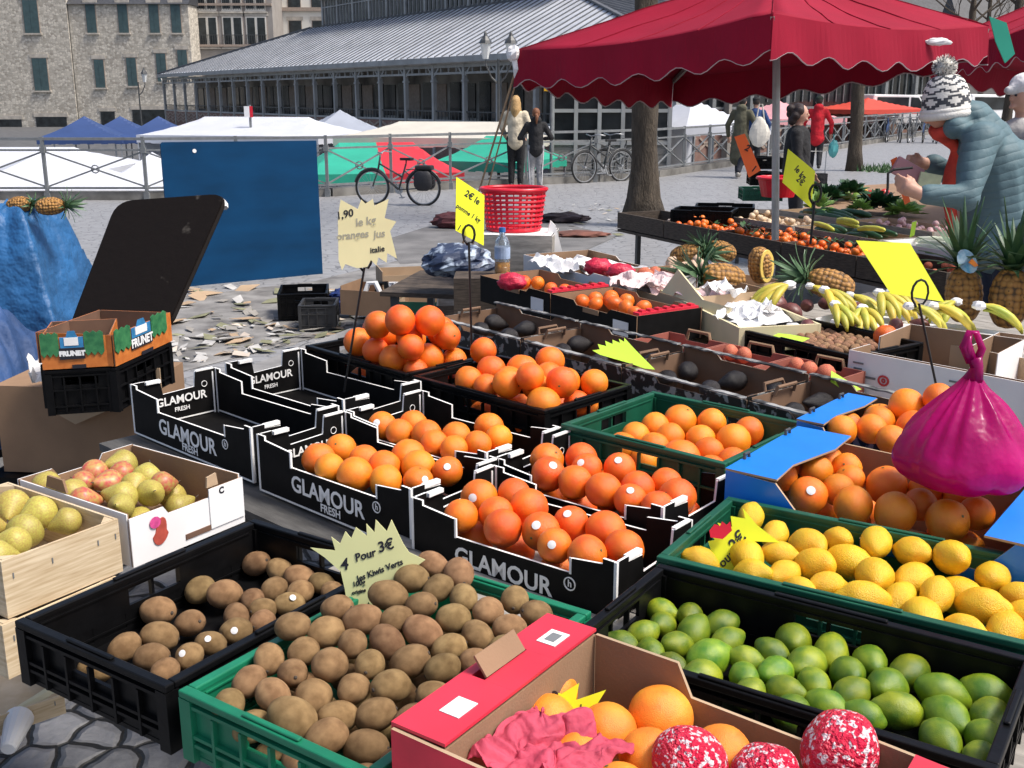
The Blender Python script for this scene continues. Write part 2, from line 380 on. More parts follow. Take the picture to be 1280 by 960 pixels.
def glam(cr,label,text_front=True,seed=0):
    """black cardboard tray with raised corners, notched ends and white cut edges"""
    t=thing('fruit_box',label,'fruit box',cr.ctr(),cr.yaw,'black cardboard fruit boxes')
    w,d,H=cr.w,cr.d,cr.H; k=.006
    def long(): return [(-w/2,0),(w/2,0),(w/2,H),(w/2-.035,H),(w/2-.035,H-.012),(w/2-.20*w,H-.022),(w/2-.20*w,H-.055),(-w/2+.24*w,H-.062),(-w/2+.24*w,H-.02),(-w/2+.035,H-.012),(-w/2+.035,H),(-w/2,H)]
    def short():
        return [(-d/2+k,0),(d/2-k,0),(d/2-k,H),(d*.24,H),(d*.22,H-.05),(-d*.16,H-.055),(-d*.18,H-.015),(-d*.36,H-.012),(-d*.36,H),(-d/2+k,H)]
    fr=MB(); card_wall(fr,long(),(0,-d/2,0),(1,0,0),(0,0,1))
    for x in (-w/2+.003,w/2-.003): fr.box((x,-d/2-.0035,H/2),(.007,.002,H),1)
    for x,a,b in ((-w/2+.24*w,H-.062,H-.02),(w/2-.20*w,H-.055,H-.022)): fr.box((x,-d/2-.0035,(a+b)/2),(.005,.002,b-a+.004),1)
    fr.box((0,-d/2-.0035,.003),(w,.002,.005),1)
    F=fr.build('front_panel',[K['blackboard'],K['whiteedge']],t)
    bk=MB(); card_wall(bk,long(),(0,d/2,0),(1,0,0),(0,0,1))
    for x in (-w/2+.012,w/2-.012): bk.box((x,d/2-.0035,H/2),(.006,.002,H),1)
    bk.box((0,d/2-.0035,.016),(w-.03,.002,.005),1)
    bk.build('back_panel',[K['blackboard'],K['whiteedge']],t)
    for s in (-1,1):
        e=MB(); card_wall(e,short(),(s*(w/2-k/2-.001),0,0),(0,1,0),(0,0,1))
        xi=s*(w/2-k-.002)
        e.box((xi,-d*.27,H-.006),(.014,d*.17,.010),1); e.box((s*(w/2-.004),d*.36,H+.002),(.010,d*.22,.005),1)
        e.box((xi,d/2-.014,H/2),(.002,.005,H-.02),1); e.box((xi,0,.016),(.002,d-.03,.004),1)
        E_=e.build('end_panel',[K['blackboard'],K['whiteedge']],t)
        if s<0:
            txt('GLAMOUR',.034*w/.6,E_,(xi+.0022,d*.05,H*.50),(0,1,0),(0,0,1),K['whiteedge'],bold=.0008)
            txt('FRESH',.018*w/.6,E_,(xi+.0022,d*.05,H*.30),(0,1,0),(0,0,1),K['whiteedge'],bold=.0004)
            ring=MB(); ring.tube([(xi+.002,d*.34+.010*math.cos(a),H*.72+.010*math.sin(a)) for a in [2*PI*i/14 for i in range(15)]],.0012,4); ring.build('ring_mark',K['whiteedge'],E_)
    b=MB(); b.box((0,0,.006),(w-.014,d-.014,.008)); b.build('bottom_panel',K['blackboard'],t)
    if text_front:
        x0=.02*w
        txt('GLAMOUR',.062*w/.62,F,(x0-.025,-d/2-.0048,H*.36),(1,0,0),(0,0,1),K['whiteedge'],bold=.0012)
        txt('FRESH',.030*w/.62,F,(x0-.01,-d/2-.0048,H*.14),(1,0,0),(0,0,1),K['whiteedge'],bold=.0006)
        ring=MB(); ring.tube([(x0+.165*w/.62*1.05+.014*math.cos(a),-d/2-.0048,H*.52+.014*math.sin(a)) for a in [2*PI*i/18 for i in range(19)]],.0016,4); ring.build('ring_mark',K['whiteedge'],F)
        txt('h',.022,F,(x0+.165*w/.62*1.05,-d/2-.0048,H*.52),(1,0,0),(0,0,1),K['whiteedge'],bold=.0004)
    return t
def plastic(cr,m,label,group=None,cat='crate',lat=True,name='plastic_crate'):
    t=thing(name,label,cat,cr.ctr(),cr.yaw,group); w,d,H=cr.w,cr.d,cr.H; th=.007
    b=MB(); rim=MB()
    b.box((0,0,.006),(w-.02,d-.02,.008))
    def wall(o,u,n,L,hw,gap):
        o=Vector(o);u=Vector(u);n=Vector(n)
        M=Matrix((u,n,Vector((0,0,1)))).transposed()
        def bx(x0,x1,z0,z1,y0=0,y1=th): 
            c=o+u*((x0+x1)/2)+n*((y0+y1)/2)+Vector((0,0,(z0+z1)/2)); b.box(c,(x1-x0,y1-y0,z1-z0),0,rot=M)
        z1=H-.060; z2=H-.026
        bx(-L/2,L/2,z2,H-.012); bx(-L/2,-hw,z1,z2); bx(hw,L/2,z1,z2)
        bx(-L/2,L/2,z1-.014,z1); bx(-L/2,L/2,.004,.022)
        ng=max(4,int(L/.062)); st=L/ng
        for i in range(ng+1):
            x=-L/2+i*st; wd=.012 if i%2 else .024
            bx(max(-L/2,x-wd/2),min(L/2,x+wd/2),.022,z1-.014)
            bx(max(-L/2,x-.003),min(L/2,x+.003),.010,H-.03,-.010,0)     # outer rib
        zm=(.022+z1-.014)/2
        if not lat: bx(-L/2,L/2,.022,z1-.014,.003,th-.001)
        else: bx(-L/2,L/2,zm-.006,zm+.006,.001,th-.001); bx(-L/2,L/2,.022,z1-.014,.0045,th-.0012) if gap else None
        bx(-L/2,L/2,z1-.020,z1-.014,-.009,0); bx(-L/2,L/2,.030,.036,-.009,0); bx(-L/2,L/2,z2-.002,z2+.004,-.009,0)
        bx(-L/2+.02,L/2-.02,z2+.006,z2+.009,th,th+.003); bx(-L/2+.02,L/2-.02,z1-.034,z1-.030,th,th+.003)
    wall((0,-d/2+.011,0),(1,0,0),(0,1,0),w-.022,.062,True)
    wall((0,d/2-.011,0),(-1,0,0),(0,-1,0),w-.022,.062,True)
    wall((-w/2+.011,0,0),(0,-1,0),(1,0,0),d-.036,.062,False)
    wall((w/2-.011,0,0),(0,1,0),(-1,0,0),d-.036,.062,False)
    f=.019
    for s in (-1,1):
        rim.box((0,s*(d/2-f/2),H-.007),(w,f,.013)); rim.box((s*(w/2-f/2),0,H-.007),(f,d-2*f-.001,.0125))
        rim.box((0,s*(d/2-f/2),H+.002),(w*.30,f*.55,.005)); rim.box((s*(w/2-f/2),0,H+.002),(f*.55,d*.30,.005))
        for q in (-1,1):
            b.box((s*(w/2-.013),q*(d/2-.013),H/2-.006),(.026,.026,H-.016))
    b.build('crate_body',m,t); rim.build('rim',m,t,bevel=.003)
    return t
def open_box(cr,mi,mo,label,cat='box',name='cardboard_box',group=None,front=1.,back=1.,side=1.,th=.006,notch=True,parts=None):
    """open carton: inside mi, outside mo (walls are two skins of real thickness)"""
    t=thing(name,label,cat,cr.ctr(),cr.yaw,group); w,d,H=cr.w,cr.d,cr.H
    def wall(nm,o,u,L,h,nt):
        b=MB(); poly=[(-L/2,0),(L/2,0),(L/2,h)]
        if nt: poly+=[(L*.22,h),(L*.18,h-.02),(-L*.18,h-.02),(-L*.22,h)]
        poly+=[(-L/2,h)]
        o=Vector(o);u=Vector(u); n=u.cross(Vector((0,0,1)))
        b.prism(poly,o-n*(-th*.25),u,(0,0,1),th*.5,0,0); b.prism(poly,o-n*(th*.27),u,(0,0,1),th*.5,1,1)
        return b.build(nm,[mo,mi],t)
    wall('front_panel',(0,-d/2,0),(1,0,0),w,H*front,notch)
    wall('back_panel',(0,d/2,0),(-1,0,0),w,H*back,notch)
    wall('end_panel',(-w/2+th*.55,0,0),(0,-1,0),d-.014,H*side,False)
    wall('end_panel',(w/2-th*.55,0,0),(0,1,0),d-.014,H*side,False)
    b=MB(); b.box((0,0,.006),(w-.016,d-.016,.007)); b.build('bottom_panel',mi,t)
    return t
def wooden(cr,label,group,slats=1,inner=None):
    t=thing('wooden_crate',label,'wooden crate',cr.ctr(),cr.yaw,group); w,d,H=cr.w,cr.d,cr.H
    for nm,a,L,off in (('side_slat','x',w,-d/2),('side_slat','x',w,d/2),('end_slat','y',d-.014,-w/2),('end_slat','y',d-.014,w/2)):
        b=MB(); hs=(H-.012*(slats-1))/slats
        for i in range(slats):
            z=hs/2+i*(hs+.012)
            sg=1 if off>0 else -1
            if a=='x': b.box((0,off-sg*.003,z),(L,.006,hs))
            else: b.box((off-sg*.003,0,z),(.006,L,hs))
            for k in (-.42,-.1,.3,.46):           # wire staples
                if a=='x': b.box((k*L,off+sg*.001,z+hs*.2*(-1)**i),(.0025,.0015,.012),1)
                else: b.box((off+sg*.001,k*L,z),(.0015,.0025,.012),1)
        b.build(nm,[K['woodx'],K['greysteel']],t)
    for x in (-1,1):
        for y in (-1,1):
            b=MB(); b.prism([(0,0),(.03,0),(0,.03)] if x*y>0 else [(0,0),(0,.03),(.03,0)],(x*(w/2-.008),y*(d/2-.008),H/2),(-x,0,0),(0,-y,0),H); b.build('corner_post',K['wood'],t)
    b=MB(); b.box((0,0,.005),(w-.016,d-.016,.006)); b.build('base_board',K['wood'],t)
    return t
def table(name,label,A,B_,w,d,z,mtop,legs=((.05,.05),(.95,.05),(.95,.95),(.05,.95)),yaw=0,group=None):
    t=thing(name,label,'table',(A[0],A[1],0),R(yaw),group)
    b=MB(); n=max(2,int(d/.16)); s=d/n
    for i in range(n): b.box((w/2,(i+.5)*s,z-.0125),(w,s-.006,.025))
    b.build('table_top',mtop,t)
    for lx,ly in legs:
        g=MB(); g.bar((w*lx,d*ly,0),(w*lx,d*ly,z-.026),.04); g.build('leg',K['darksteel'],t)
    g=MB(); g.bar((w*.05,d*.5,z-.06),(w*.95,d*.5,z-.06),.04,.05); g.build('cross_bar',K['darksteel'],t)
    return t
# ---- near crates
kiwi_cr=Cr((-.525,1.509),-34.5,.40,.60,.95,.125)
bk_cr=Cr((-.885,1.740),-33.5,.405,.575,.95,.125)
lem_cr=Cr((.292,2.017),-32,.74,.40,.95,.125)
lim_cr=Cr((.092,1.675),-33.2,.69,.37,.95,.125)
red_cr=Cr((-.163,1.300),-35,.69,.39,1.02,.19)
A_cr=Cr((-.702,2.835),-43,.635,.30,.95,.165)
B_cr=Cr((-.232,2.350),-39.5,.575,.29,.95,.165)
C_cr=Cr((-1.232,3.365),-43.5,.69,.305,.95,.165)
D1_cr=Cr((-1.00,3.655),-44.5,.68,.31,.95,.165)
D2_cr=Cr((-.492,3.07),-43,.585,.30,.95,.165)
D3_cr=Cr((-.045,2.635),-42,.525,.31,.95,.165)
E1_cr=Cr((-.775,3.93),-46,.60,.41,.95,.165)
E2_cr=Cr((-.335,3.475),-44,.60,.42,.95,.165)
Eg_cr=Cr((.135,2.865),-41,.52,.46,.97,.19)
bl1_cr=Cr((.505,2.398),-37.5,.74,.42,1.0,.215)
bl2_cr=Cr((.775,2.80),-40,.74,.34,1.0,.215)
G_K='kiwis piled in the green crate'
plastic(kiwi_cr,K['greenpl'],'bright green plastic crate heaped full of kiwis in front','plastic fruit crates')
plastic(bk_cr,K['blackpl'],'black plastic crate with a few scattered kiwis beside pale wooden crates','plastic fruit crates',lat=False)
plastic(lem_cr,K['dgreenpl'],'dark green plastic crate holding the yellow lemons','plastic fruit crates',lat=False)
plastic(lim_cr,K['blackpl'],'black plastic crate holding the green limes','plastic fruit crates',lat=False)
plastic(Eg_cr,K['dgreenpl'],'half empty green plastic crate of oranges between avocados and black boxes','plastic fruit crates',lat=False)
plastic(E1_cr,K['blackpl'],'black plastic crate of red-orange oranges farthest behind the lettered boxes','plastic fruit crates',lat=False)
plastic(E2_cr,K['blackpl'],'black plastic crate of leafy oranges just left of the green orange crate','plastic fruit crates',lat=False)
glam(A_cr,'black lettered fruit box of oranges, white kiwi price star in front of it')
glam(B_cr,'black lettered fruit box of oranges directly behind the green kiwi crate')
glam(C_cr,'empty black lettered fruit box nearest the brown cardboard box')
glam(D1_cr,'empty black lettered fruit box behind the other empty one',False)
glam(D2_cr,'black fruit box of oranges, middle of the rear row, mostly hidden',False)
glam(D3_cr,'black fruit box of stickered oranges in front of the green orange crate',False)
# ---- oranges and the rest, read off the photograph
Z2=(150,380); s2=.3516; Z3=(500,380); s3=.375; Z4=(860,400); s4=1/3.; Z5=(200,640); s5=.40625; Z7=(720,620); s7=.4375; Z1=(0,500); s1=.4793; Z6=(480,740); s6=.2969
heap(B_cr,'blood',[(265,645,62),(382,640,58),(275,715,60),(412,680,66),(322,770,66),(445,765,66),(557,735,60),(685,755,68),(582,820,66),(715,820,68),(195,735,55),(475,850,55)],Z3,s3,.92,'glossy red-orange orange in the black box right behind the green kiwi crate','oranges in the nearest black box','orange',name='orange',rm=.046,fill=8,sticker=4,seed=3,mar=.004)
heap(D3_cr,'blood',[(490,520,57),(605,515,55),(628,550,55),(727,550,55),(505,580,60),(545,625,60),(653,625,62),(757,620,58),(850,605,52),(905,655,65),(712,690,55),(810,680,55)],Z3,s3,.925,'glossy orange in the black box next in front of the green orange crate','oranges in the black box by the green crate','orange',name='orange',rm=.046,fill=8,sticker=4,seed=4,mar=.004)
heap(A_cr,'orange',[(710,555,60),(785,515,55),(730,595,55),(820,605,65),(870,555,55),(940,580,60),(945,630,60),(1055,580,62),(1050,535,62),(1165,595,55),(1060,630,50)],Z2,s2,.90,'orange in the lettered black box behind the kiwi price star','oranges in the lettered black box','orange',name='orange',rm=.046,fill=6,sticker=2,seed=5,mar=.004)
heap(D2_cr,'orange',[(955,460,55),(1030,430,50),(1060,470,55),(1075,500,50),(1165,475,55),(1170,510,50),(1265,500,50),(1340,430,53),(1345,478,50),(905,480,50)],Z2,s2,.91,'orange in the half hidden black box of the middle row','oranges in the middle black box','orange',name='orange',rm=.046,fill=6,sticker=1,seed=6,mar=.004)
heap(E1_cr,'blood',[(815,135,52),(895,108,50),(920,130,48),(810,190,55),(915,165,50),(895,225,55),(1000,165,50),(1040,175,55),(1065,95,50),(1115,95,58),(1145,155,50),(975,240,58),(1095,230,57),(1170,200,55),(1235,185,50),(1010,125,50),(735,220,50),(890,285,50),(815,255,50)],Z2,s2,.97,'red-orange orange heaped in the far black plastic crate','oranges heaped in the far black crate','orange',name='orange',rm=.048,kz=.0009,yref=465,fill=18,seed=7)
heap(E2_cr,'orange',[(165,285,50),(300,225,50),(245,290,45),(315,295,52),(340,340,52),(415,228,55),(500,190,50),(510,250,52),(440,300,48),(445,350,60),(500,320,48),(575,325,55),(650,300,48),(660,325,48),(545,385,48),(365,250,45),(560,270,45),(275,155,45)],Z3,s3,.95,'orange in the black plastic crate left of the green orange crate','oranges with leaves in the black plastic crate','orange',name='orange',rm=.048,kz=.0007,yref=505,fill=18,seed=8,kinds=['orange','blood'])
heap(Eg_cr,'orange',[(750,485,55),(790,445,48),(860,415,48),(895,440,50),(855,480,48),(942,390,55),(1030,395,48),(1010,455,50),(1010,500,48),(925,510,68),(820,525,48),(1100,455,58),(1160,425,48),(1050,545,48),(1075,530,45)],Z3,s3,.91,'large orange in the half empty green plastic crate','oranges in the green plastic crate','orange',name='orange',rm=.049,kz=.0006,yref=570,fill=10,seed=9)
heap(bl1_cr,'orange',[(425,510,55),(520,478,62),(480,565,60),(595,565,55),(710,615,72),(640,600,50),(465,655,70),(560,640,60),(620,690,70),(780,720,75),(965,745,75),(355,585,50),(870,700,60),(1080,725,60),(900,640,60),(1000,660,60)],Z4,s4,.945,'large orange in the blue box, beneath and left of the magenta bag','oranges in the front blue box','orange',name='orange',rm=.043,kz=.0003,yref=600,fill=10,sticker=1,seed=10,lid=.15)
heap(bl2_cr,'orange',[(618,338,68),(715,290,60),(748,350,58),(810,280,55),(845,310,62),(845,380,68),(595,420,55),(680,420,55),(740,440,55),(985,285,50),(1130,295,50),(1225,320,55),(1200,360,50),(1060,300,50)],Z4,s4,.98,'large orange in the rear blue box behind the magenta bag','oranges in the rear blue box','orange',name='orange',rm=.043,kz=.0005,yref=540,fill=12,seed=11,lid=.07)
heap(lem_cr,'lemon',[(505,55,42),(568,110,35),(355,185,40),(515,170,52),(575,165,40),(650,150,58),(515,225,50),(695,208,65),(600,228,45),(655,260,45),(760,135,42),(815,165,62),(895,130,48),(990,150,46),(1065,168,52),(880,230,65),(960,215,55),(840,270,60),(755,265,42),(1060,245,58),(1140,235,52),(1025,290,50),(935,300,45),(1035,330,60),(1155,310,55),(1170,365,55),(1245,345,52),(1275,290,45),(1090,360,40)],Z7,s7,.905,'ripe yellow lemon in the dark green crate','lemons in the dark green crate','lemon',rm=.039,kz=.0003,yref=720,fill=12,tilt='side',seed=12)
heap(lim_cr,'lime',[(245,330,40),(325,342,38),(415,368,45),(232,378,40),(200,395,36),(328,395,50),(290,432,45),(225,450,38),(430,420,45),(170,425,35),(275,478,36),(345,495,55),(405,475,60),(490,470,40),(490,515,45),(550,460,45),(625,420,55),(580,505,50),(665,487,55),(742,460,52),(775,512,52),(855,490,50),(515,562,48),(605,560,50),(685,550,48),(620,598,55),(730,605,52),(790,565,50),(895,552,60),(975,525,55),(1060,575,62),(1170,560,58),(960,615,55),(845,597,45),(1090,630,60),(1205,615,55),(1080,662,55),(1195,675,52),(1200,730,45)],Z7,s7,.885,'shiny green lime in the black plastic crate','limes in the black crate','lime',rm=.033,fill=10,tilt='side',seed=13)
heap(kiwi_cr,'kiwi',[(835,165,45),(780,215,50),(715,250,55),(915,192,52),(870,255,42),(785,295,40),(920,275,42),(1005,300,52),(1065,290,40),(905,345,55),(815,375,58),(730,345,45),(1145,308,45),(1050,360,40),(510,365,55),(615,360,55),(545,300,42),(440,425,48),(430,355,40),(700,430,55),(800,470,58),(530,470,60),(610,455,42),(655,480,50),(370,475,42),(410,510,50),(690,525,58),(485,570,62),(580,550,52),(350,570,55),(300,550,40),(740,575,60),(665,640,58),(560,625,55),(390,635,72),(520,700,58),(630,715,62),(245,590,45),(920,460,45),(1020,410,42),(850,480,42),(840,545,42),(320,740,42),(410,775,45),(290,620,40),(700,770,40),(950,390,42),(630,790,50),(480,800,50),(870,420,45),(900,520,42)],Z5,s5,.945,'brown fuzzy kiwi in the bright green crate',G_K,'kiwi',rm=.0325,kz=.00045,yref=840,fill=30,tilt='side',seed=14)
heap(bk_cr,'kiwi',[(680,415,36),(762,440,34),(805,460,38),(818,485,35),(870,462,30),(745,495,35),(512,490,38),(585,510,45),(652,522,33),(735,530,35),(695,540,32),(635,560,35),(412,553,42),(495,582,38),(620,600,38),(417,618,42),(325,645,38),(550,635,35),(397,672,40),(495,668,38),(430,708,35),(250,700,42),(830,490,30),(680,580,32)],Z1,s1,.868,'brown kiwi lying in the black plastic crate','kiwis scattered in the black crate','kiwi',rm=.031,fill=0,tilt='side',sticker=5,seed=15)
# ---- red pomelo box
def redbox():
    cr=red_cr; w,d,H=cr.w,cr.d,cr.H
    t=thing('cardboard_box','red cardboard box of grapefruits with broad top flange, standing in front','box',cr.ctr(),cr.yaw)
    mats=[K['brown'],K['redcard'],K['pinkcard'],K['kraft']]
    b=MB(); b.prism([(-d/2,0),(d/2,0),(d/2,H),(-d/2,H)],(-w/2,0,0),(0,1,0),(0,0,1),.005,1); b.prism([(-d/2,0),(d/2,0),(d/2,H-.006),(-d/2,H-.006)],(-w/2+.088,0,0),(0,1,0),(0,0,1),.005,0)
    fl=[(-.0025,-d/2),(.091,-d/2),(.091,d/2),(-.0025,d/2)]
    # top flange with hand hole: three pieces round the slot
    for x0,x1,y0,y1 in ((-.0025,.091,-d/2,-.035),(-.0025,.091,.075,d/2),(.038,.091,-.0349,.0749),(-.0025,.014,-.0349,.0749)): b.lohi((-w/2+x0,y0,H),(-w/2+x1,y1,H+.005),2)
    o=b.build('end_panel',mats,t); 
    f=MB(); f.box((-w/2+.026,.02,H+.020),(.004,.10,.036),0,rot=(0,R(-38),0)); f.build('handle_flap',mats,o)
    for y in (-.115,.128):
        st=MB(); st.box((-w/2+.052,y,H+.0058),(.034,.045,.0012)); st.build('sticker',K['paper'],o)
    st=MB(); st.box((-w/2+.052,.128,H+.0068),(.018,.026,.0006)); st.build('sticker_print',K['greysteel'],o)
    x1=-w/2+.094
    bk=MB(); pb=[(x1,0),(w/2,0),(w/2,H*.80),(w/2-.16,H*.86),(w/2-.175,H*.64),(x1+.17,H*.70),(x1+.145,H*.97),(x1,H-.002)]
    bk.prism(pb,(0,d/2-.004,0),(-1,0,0) if 0 else (1,0,0),(0,0,1),.006,0,3); bk.build('back_panel',mats,t)
    fr=MB(); pf=[(-w/2+.003,0),(w/2,0),(w/2,H*.6),(x1+.25,H*.62),(x1+.20,H*.97),(-w/2+.003,H-.001)]
    fr.prism(pf,(0,-d/2-.004,0),(1,0,0),(0,0,1),.006,1,3); fr.build('front_panel',mats,t)
    e=MB(); e.prism([(-d/2,0),(d/2-.008,0),(d/2-.008,H*.8),(-d/2,H*.8)],(w/2-.003,0,0),(0,1,0),(0,0,1),.006,1); e.box((w/2-.045,d/2-.09,H*.83),(.10,.16,.006),2,rot=(0,R(5),0)); e.build('end_panel',mats,t)
    bb=MB(); bb.box((0,0,.006),(w-.02,d-.02,.008)); bb.build('bottom_panel',K['brown'],t)
redbox()
heap(red_cr,'pomelo',[(1150,525,130),(925,610,120),(870,720,110),(1090,710,105),(700,430,90),(1420,690,120),(1180,820,110),(1000,830,110),(760,560,100)],Z6,s6,.94,'unwrapped yellow-orange grapefruit in the red cardboard box','bare grapefruits in the red box','grapefruit',name='grapefruit',rm=.052,fill=6,seed=16,mar=.0,floor=.845)
FM['wrap']=[fruit_mesh('wrapped_grapefruit',K['wrapred'],(1,1,1),dimple(i+2,.05,.1,.93),26,18) for i in range(2)]
for i,(x,y,r,lb) in enumerate(((325,735,110,'grapefruit in red and white printed paper, left of the three wrapped ones'),(545,770,100,'grapefruit in red and white printed paper, middle of the three wrapped ones'),(755,705,118,'grapefruit in red and white printed paper, topmost by the box back'))):
    px,py=Z7[0]+x*s7,Z7[1]+y*s7; p=P(px,py,.985-.012*(i==1)); o=bpy.data.objects.new('wrapped_grapefruit',FM['wrap'][i%2]); C.objects.link(o)
    o.location=p; k_=r*s7/FPX*(p-Vector((0,0,EYE))).length*.92; o.scale=(k_,k_,k_*.93); o.location.z-=.012; o.rotation_euler=(.4*i,.3,2*i); tag(o,lb,'grapefruit','wrapped grapefruits')
# pink tissue
tm=MB(); c=P(690,935,.985)
def tis(u,v):
    x=(u-.5)*.17; y=(v-.5)*.17; q=Vector((x,y,0)); 
    z=.030*noise.noise(Vector((u*3,v*3,3)))+.014*abs(noise.noise(Vector((u*9,v*9,1))))+.005*abs(noise.noise(Vector((u*17,v*14,4))))-.9*(x+.02)**2-1.1*y*y
    return q+Vector((.02*noise.noise(Vector((u*5,v*5,8))),.02*noise.noise(Vector((u*5,v*5,5))),z))
tm.grid(tis,64,64); o=tm.build('tissue_paper',K['pinktissue'],loc=c,rot=(0,0,R(-35)),smooth=True)
sd=o.modifiers.new('thick','SOLIDIFY'); sd.thickness=.0008; tag(o,'crumpled pink tissue paper lying on the grapefruits','tissue paper')
# ---- blue boxes
def bluebox(cr,label,flapw):
    w,d,H=cr.w,cr.d,cr.H; t=thing('cardboard_box',label,'box',cr.ctr(),cr.yaw,'blue cardboard orange boxes'); ms=[K['bluecard'],K['brown'],K['kraft']]
    f=MB(); f.prism([(-w/2,0),(w/2,0),(w/2,H*.9),(w/2-.10,H*.9),(w/2-.16,H*.56),(-w/2+flapw*1.33,H*.60),(-w/2+flapw*.83,H*.97),(-w/2,H)],(0,-d/2,0),(1,0,0),(0,0,1),.006,0,2); f.build('front_panel',ms,t)
    k=MB(); k.prism([(-w/2,0),(w/2,0),(w/2,H*.86),(-w/2,H*.93)],(0,d/2-.005,0),(1,0,0),(0,0,1),.006,1,2); k.build('back_panel',ms,t)
    for s in (-1,1):
        e=MB(); e.prism([(-d/2+.004,0),(d/2-.009,0),(d/2-.009,H-.004),(-d/2+.004,H-.004)],(s*(w/2-.003),0,0),(0,1,0),(0,0,1),.005,0,2); e.build('end_panel',ms,t)
    fl=MB(); fl.prism([(-w/2-.002,-d/2-.002),(-w/2+flapw*.85,-d/2-.002),(-w/2+flapw*.77,-d*.22),(-w/2+flapw,d*.2),(-w/2+flapw*.95,d/2),(-w/2-.002,d/2)],(0,0,H+.0015),(1,0,0),(0,1,0),.005,0,2)
    q=fl.build('top_flap',ms,t)
    for y in (-d*.27,d*.30):
        tb=MB(); tb.tube([(-w/2+.006,y-.012,H+.004),(-w/2+.004,y-.01,H+.016),(-w/2+.006,y+.010,H+.016),(-w/2+.006,y+.012,H+.004)],.004,6)
        tb.build('stacking_tab',K['darksteel'],q)
    fr=MB(); fr.prism([(w/2-.16,-d/2-.002),(w/2+.002,-d/2-.002),(w/2+.002,d/2),(w/2-.16,d/2)],(0,0,H*.9+.003),(1,0,0),(0,1,0),.005,0,2); fr.build('top_flap',ms,t)
    b=MB(); b.box((0,0,.006),(w-.02,d-.02,.008)); b.build('bottom_panel',K['brown'],t)
bluebox(bl1_cr,'bright blue cardboard box of oranges under the magenta bag, front one',.15)
bluebox(bl2_cr,'bright blue cardboard box of oranges behind the magenta bag, rear one',.09)
# ---- magenta carrier bag
def bag():
    p=P(1203,590,1.03); s=(p-Vector((0,0,EYE))).length/FPX
    t=thing('plastic_bag','tied magenta plastic carrier bag full of fruit on the blue orange box','bag',(p.x,p.y,1.0))
    prof=[(0,.0),(.35,.0),(.72,.02),(.92,.08),(1.0,.18),(1.01,.28),(.96,.40),(.84,.53),(.66,.65),(.47,.76),(.30,.85),(.18,.92),(.11,.97),(.085,1.0)]
    Hh=.265; W=.152; b=MB(); seg=72
    vs=[];fs=[]
    for i,(r,z) in enumerate(prof):
        for k in range(seg):
            a=2*PI*k/seg; fold=.5+.5*math.cos(a*13+2.2*math.sin(a*3+.7)+1.3*math.sin(a*5)+2*noise.noise(Vector((a,z*2,3)))); up=min(1,max(0,(z-.30)/.45))
            rr=r*(1-(.20*up+.015)*fold-.10*min(1,up+.25)*abs(noise.noise(Vector((math.cos(a)*7,math.sin(a)*7,z*2.5+5)))))+.13*noise.noise(Vector((math.cos(a)*2.0,math.sin(a)*2.0,z*3)))*r*(1-up*.6)+.045*abs(noise.noise(Vector((math.cos(a)*6,math.sin(a)*6,z*9))))*r
            vs.append((rr*W*1.0*math.cos(a),rr*W*.85*math.sin(a),z*Hh+.010*noise.noise(Vector((a*2,z*5,0)))))
    n=len(prof)
    for i in range(n-1):
        for k in range(seg):
            k2=(k+1)%seg; fs.append((i*seg+k,i*seg+k2,(i+1)*seg+k2,(i+1)*seg+k))
    b.add(vs,fs); o=b.build('bag_body',K['magenta'],t,smooth=True)
    ss=o.modifiers.new('s','SUBSURF'); ss.levels=ss.render_levels=1
    h=MB(); z0=Hh
    h.tube([(0,0,z0-.02),(.006,0,z0+.01),(-.002,0,z0+.03)],[.022,.013,.016],10)
    for sx,L in ((-1,.078),(1,.085)):
        h.tube([(0,0,z0+.01),(sx*.014,.004,z0+.05),(sx*.010-.012,.006,z0+L),(-.018,.004,z0+L*1.02),(-.026*1-.004*sx,0,z0+.055),(-.012,0,z0+.02)],[.010,.009,.007,.008,.009,.008],8)
    hh=h.build('handle',K['magenta'],t,smooth=True)
bag()
# fruit inside the bag
for i in range(5):
    p=P(1203,590,1.03); a=i*2*PI/5; o=bpy.data.objects.new('orange',FM['orange'][i%3]); C.objects.link(o); o.scale=(.042,)*3
    o.location=(p.x+.075*math.cos(a),p.y+.06*math.sin(a),1.052); tag(o,'orange showing through the magenta bag','orange','oranges inside the magenta bag')
# ---- pear crates
w1=Cr((-1.021-.6*math.cos(R(57))*0,2.0),57,.30,.30,.95,.12)
def pearcr():
    # crate axes: front edge runs away from the camera (57 deg); it extends to the left
    base=P(10,700,.95); u=Vector((math.cos(R(56)),math.sin(R(56)),0)); n=Vector((-u.y,u.x,0))
    c1=Cr((base.x-.01,base.y-.01),56,.275,.42,.95,.125); 
    wooden(c1,'pale wooden crate of yellow pears, top of the stack beside the black kiwi crate','wooden pear crates')
    for i,(z,lb) in enumerate(((.822,'pale wooden crate underneath the topmost pear crate'),)):
        wooden(Cr((base.x-.012-.012*i,base.y-.035),56+1.5*(-1)**i,.275,.42,z,.12),lb,'wooden pear crates')
    c2=Cr(tuple((Vector((base.x,base.y,0))+u*.285)[:2]),56,.33,.42,.95,.125)
    return c1,c2
pc1,pc2=pearcr()
t=open_box(pc2,K['brown'],K['paper'],'whitish cardboard tray of red and yellow pears with printed fruit picture','box',side=1.0,front=.93)
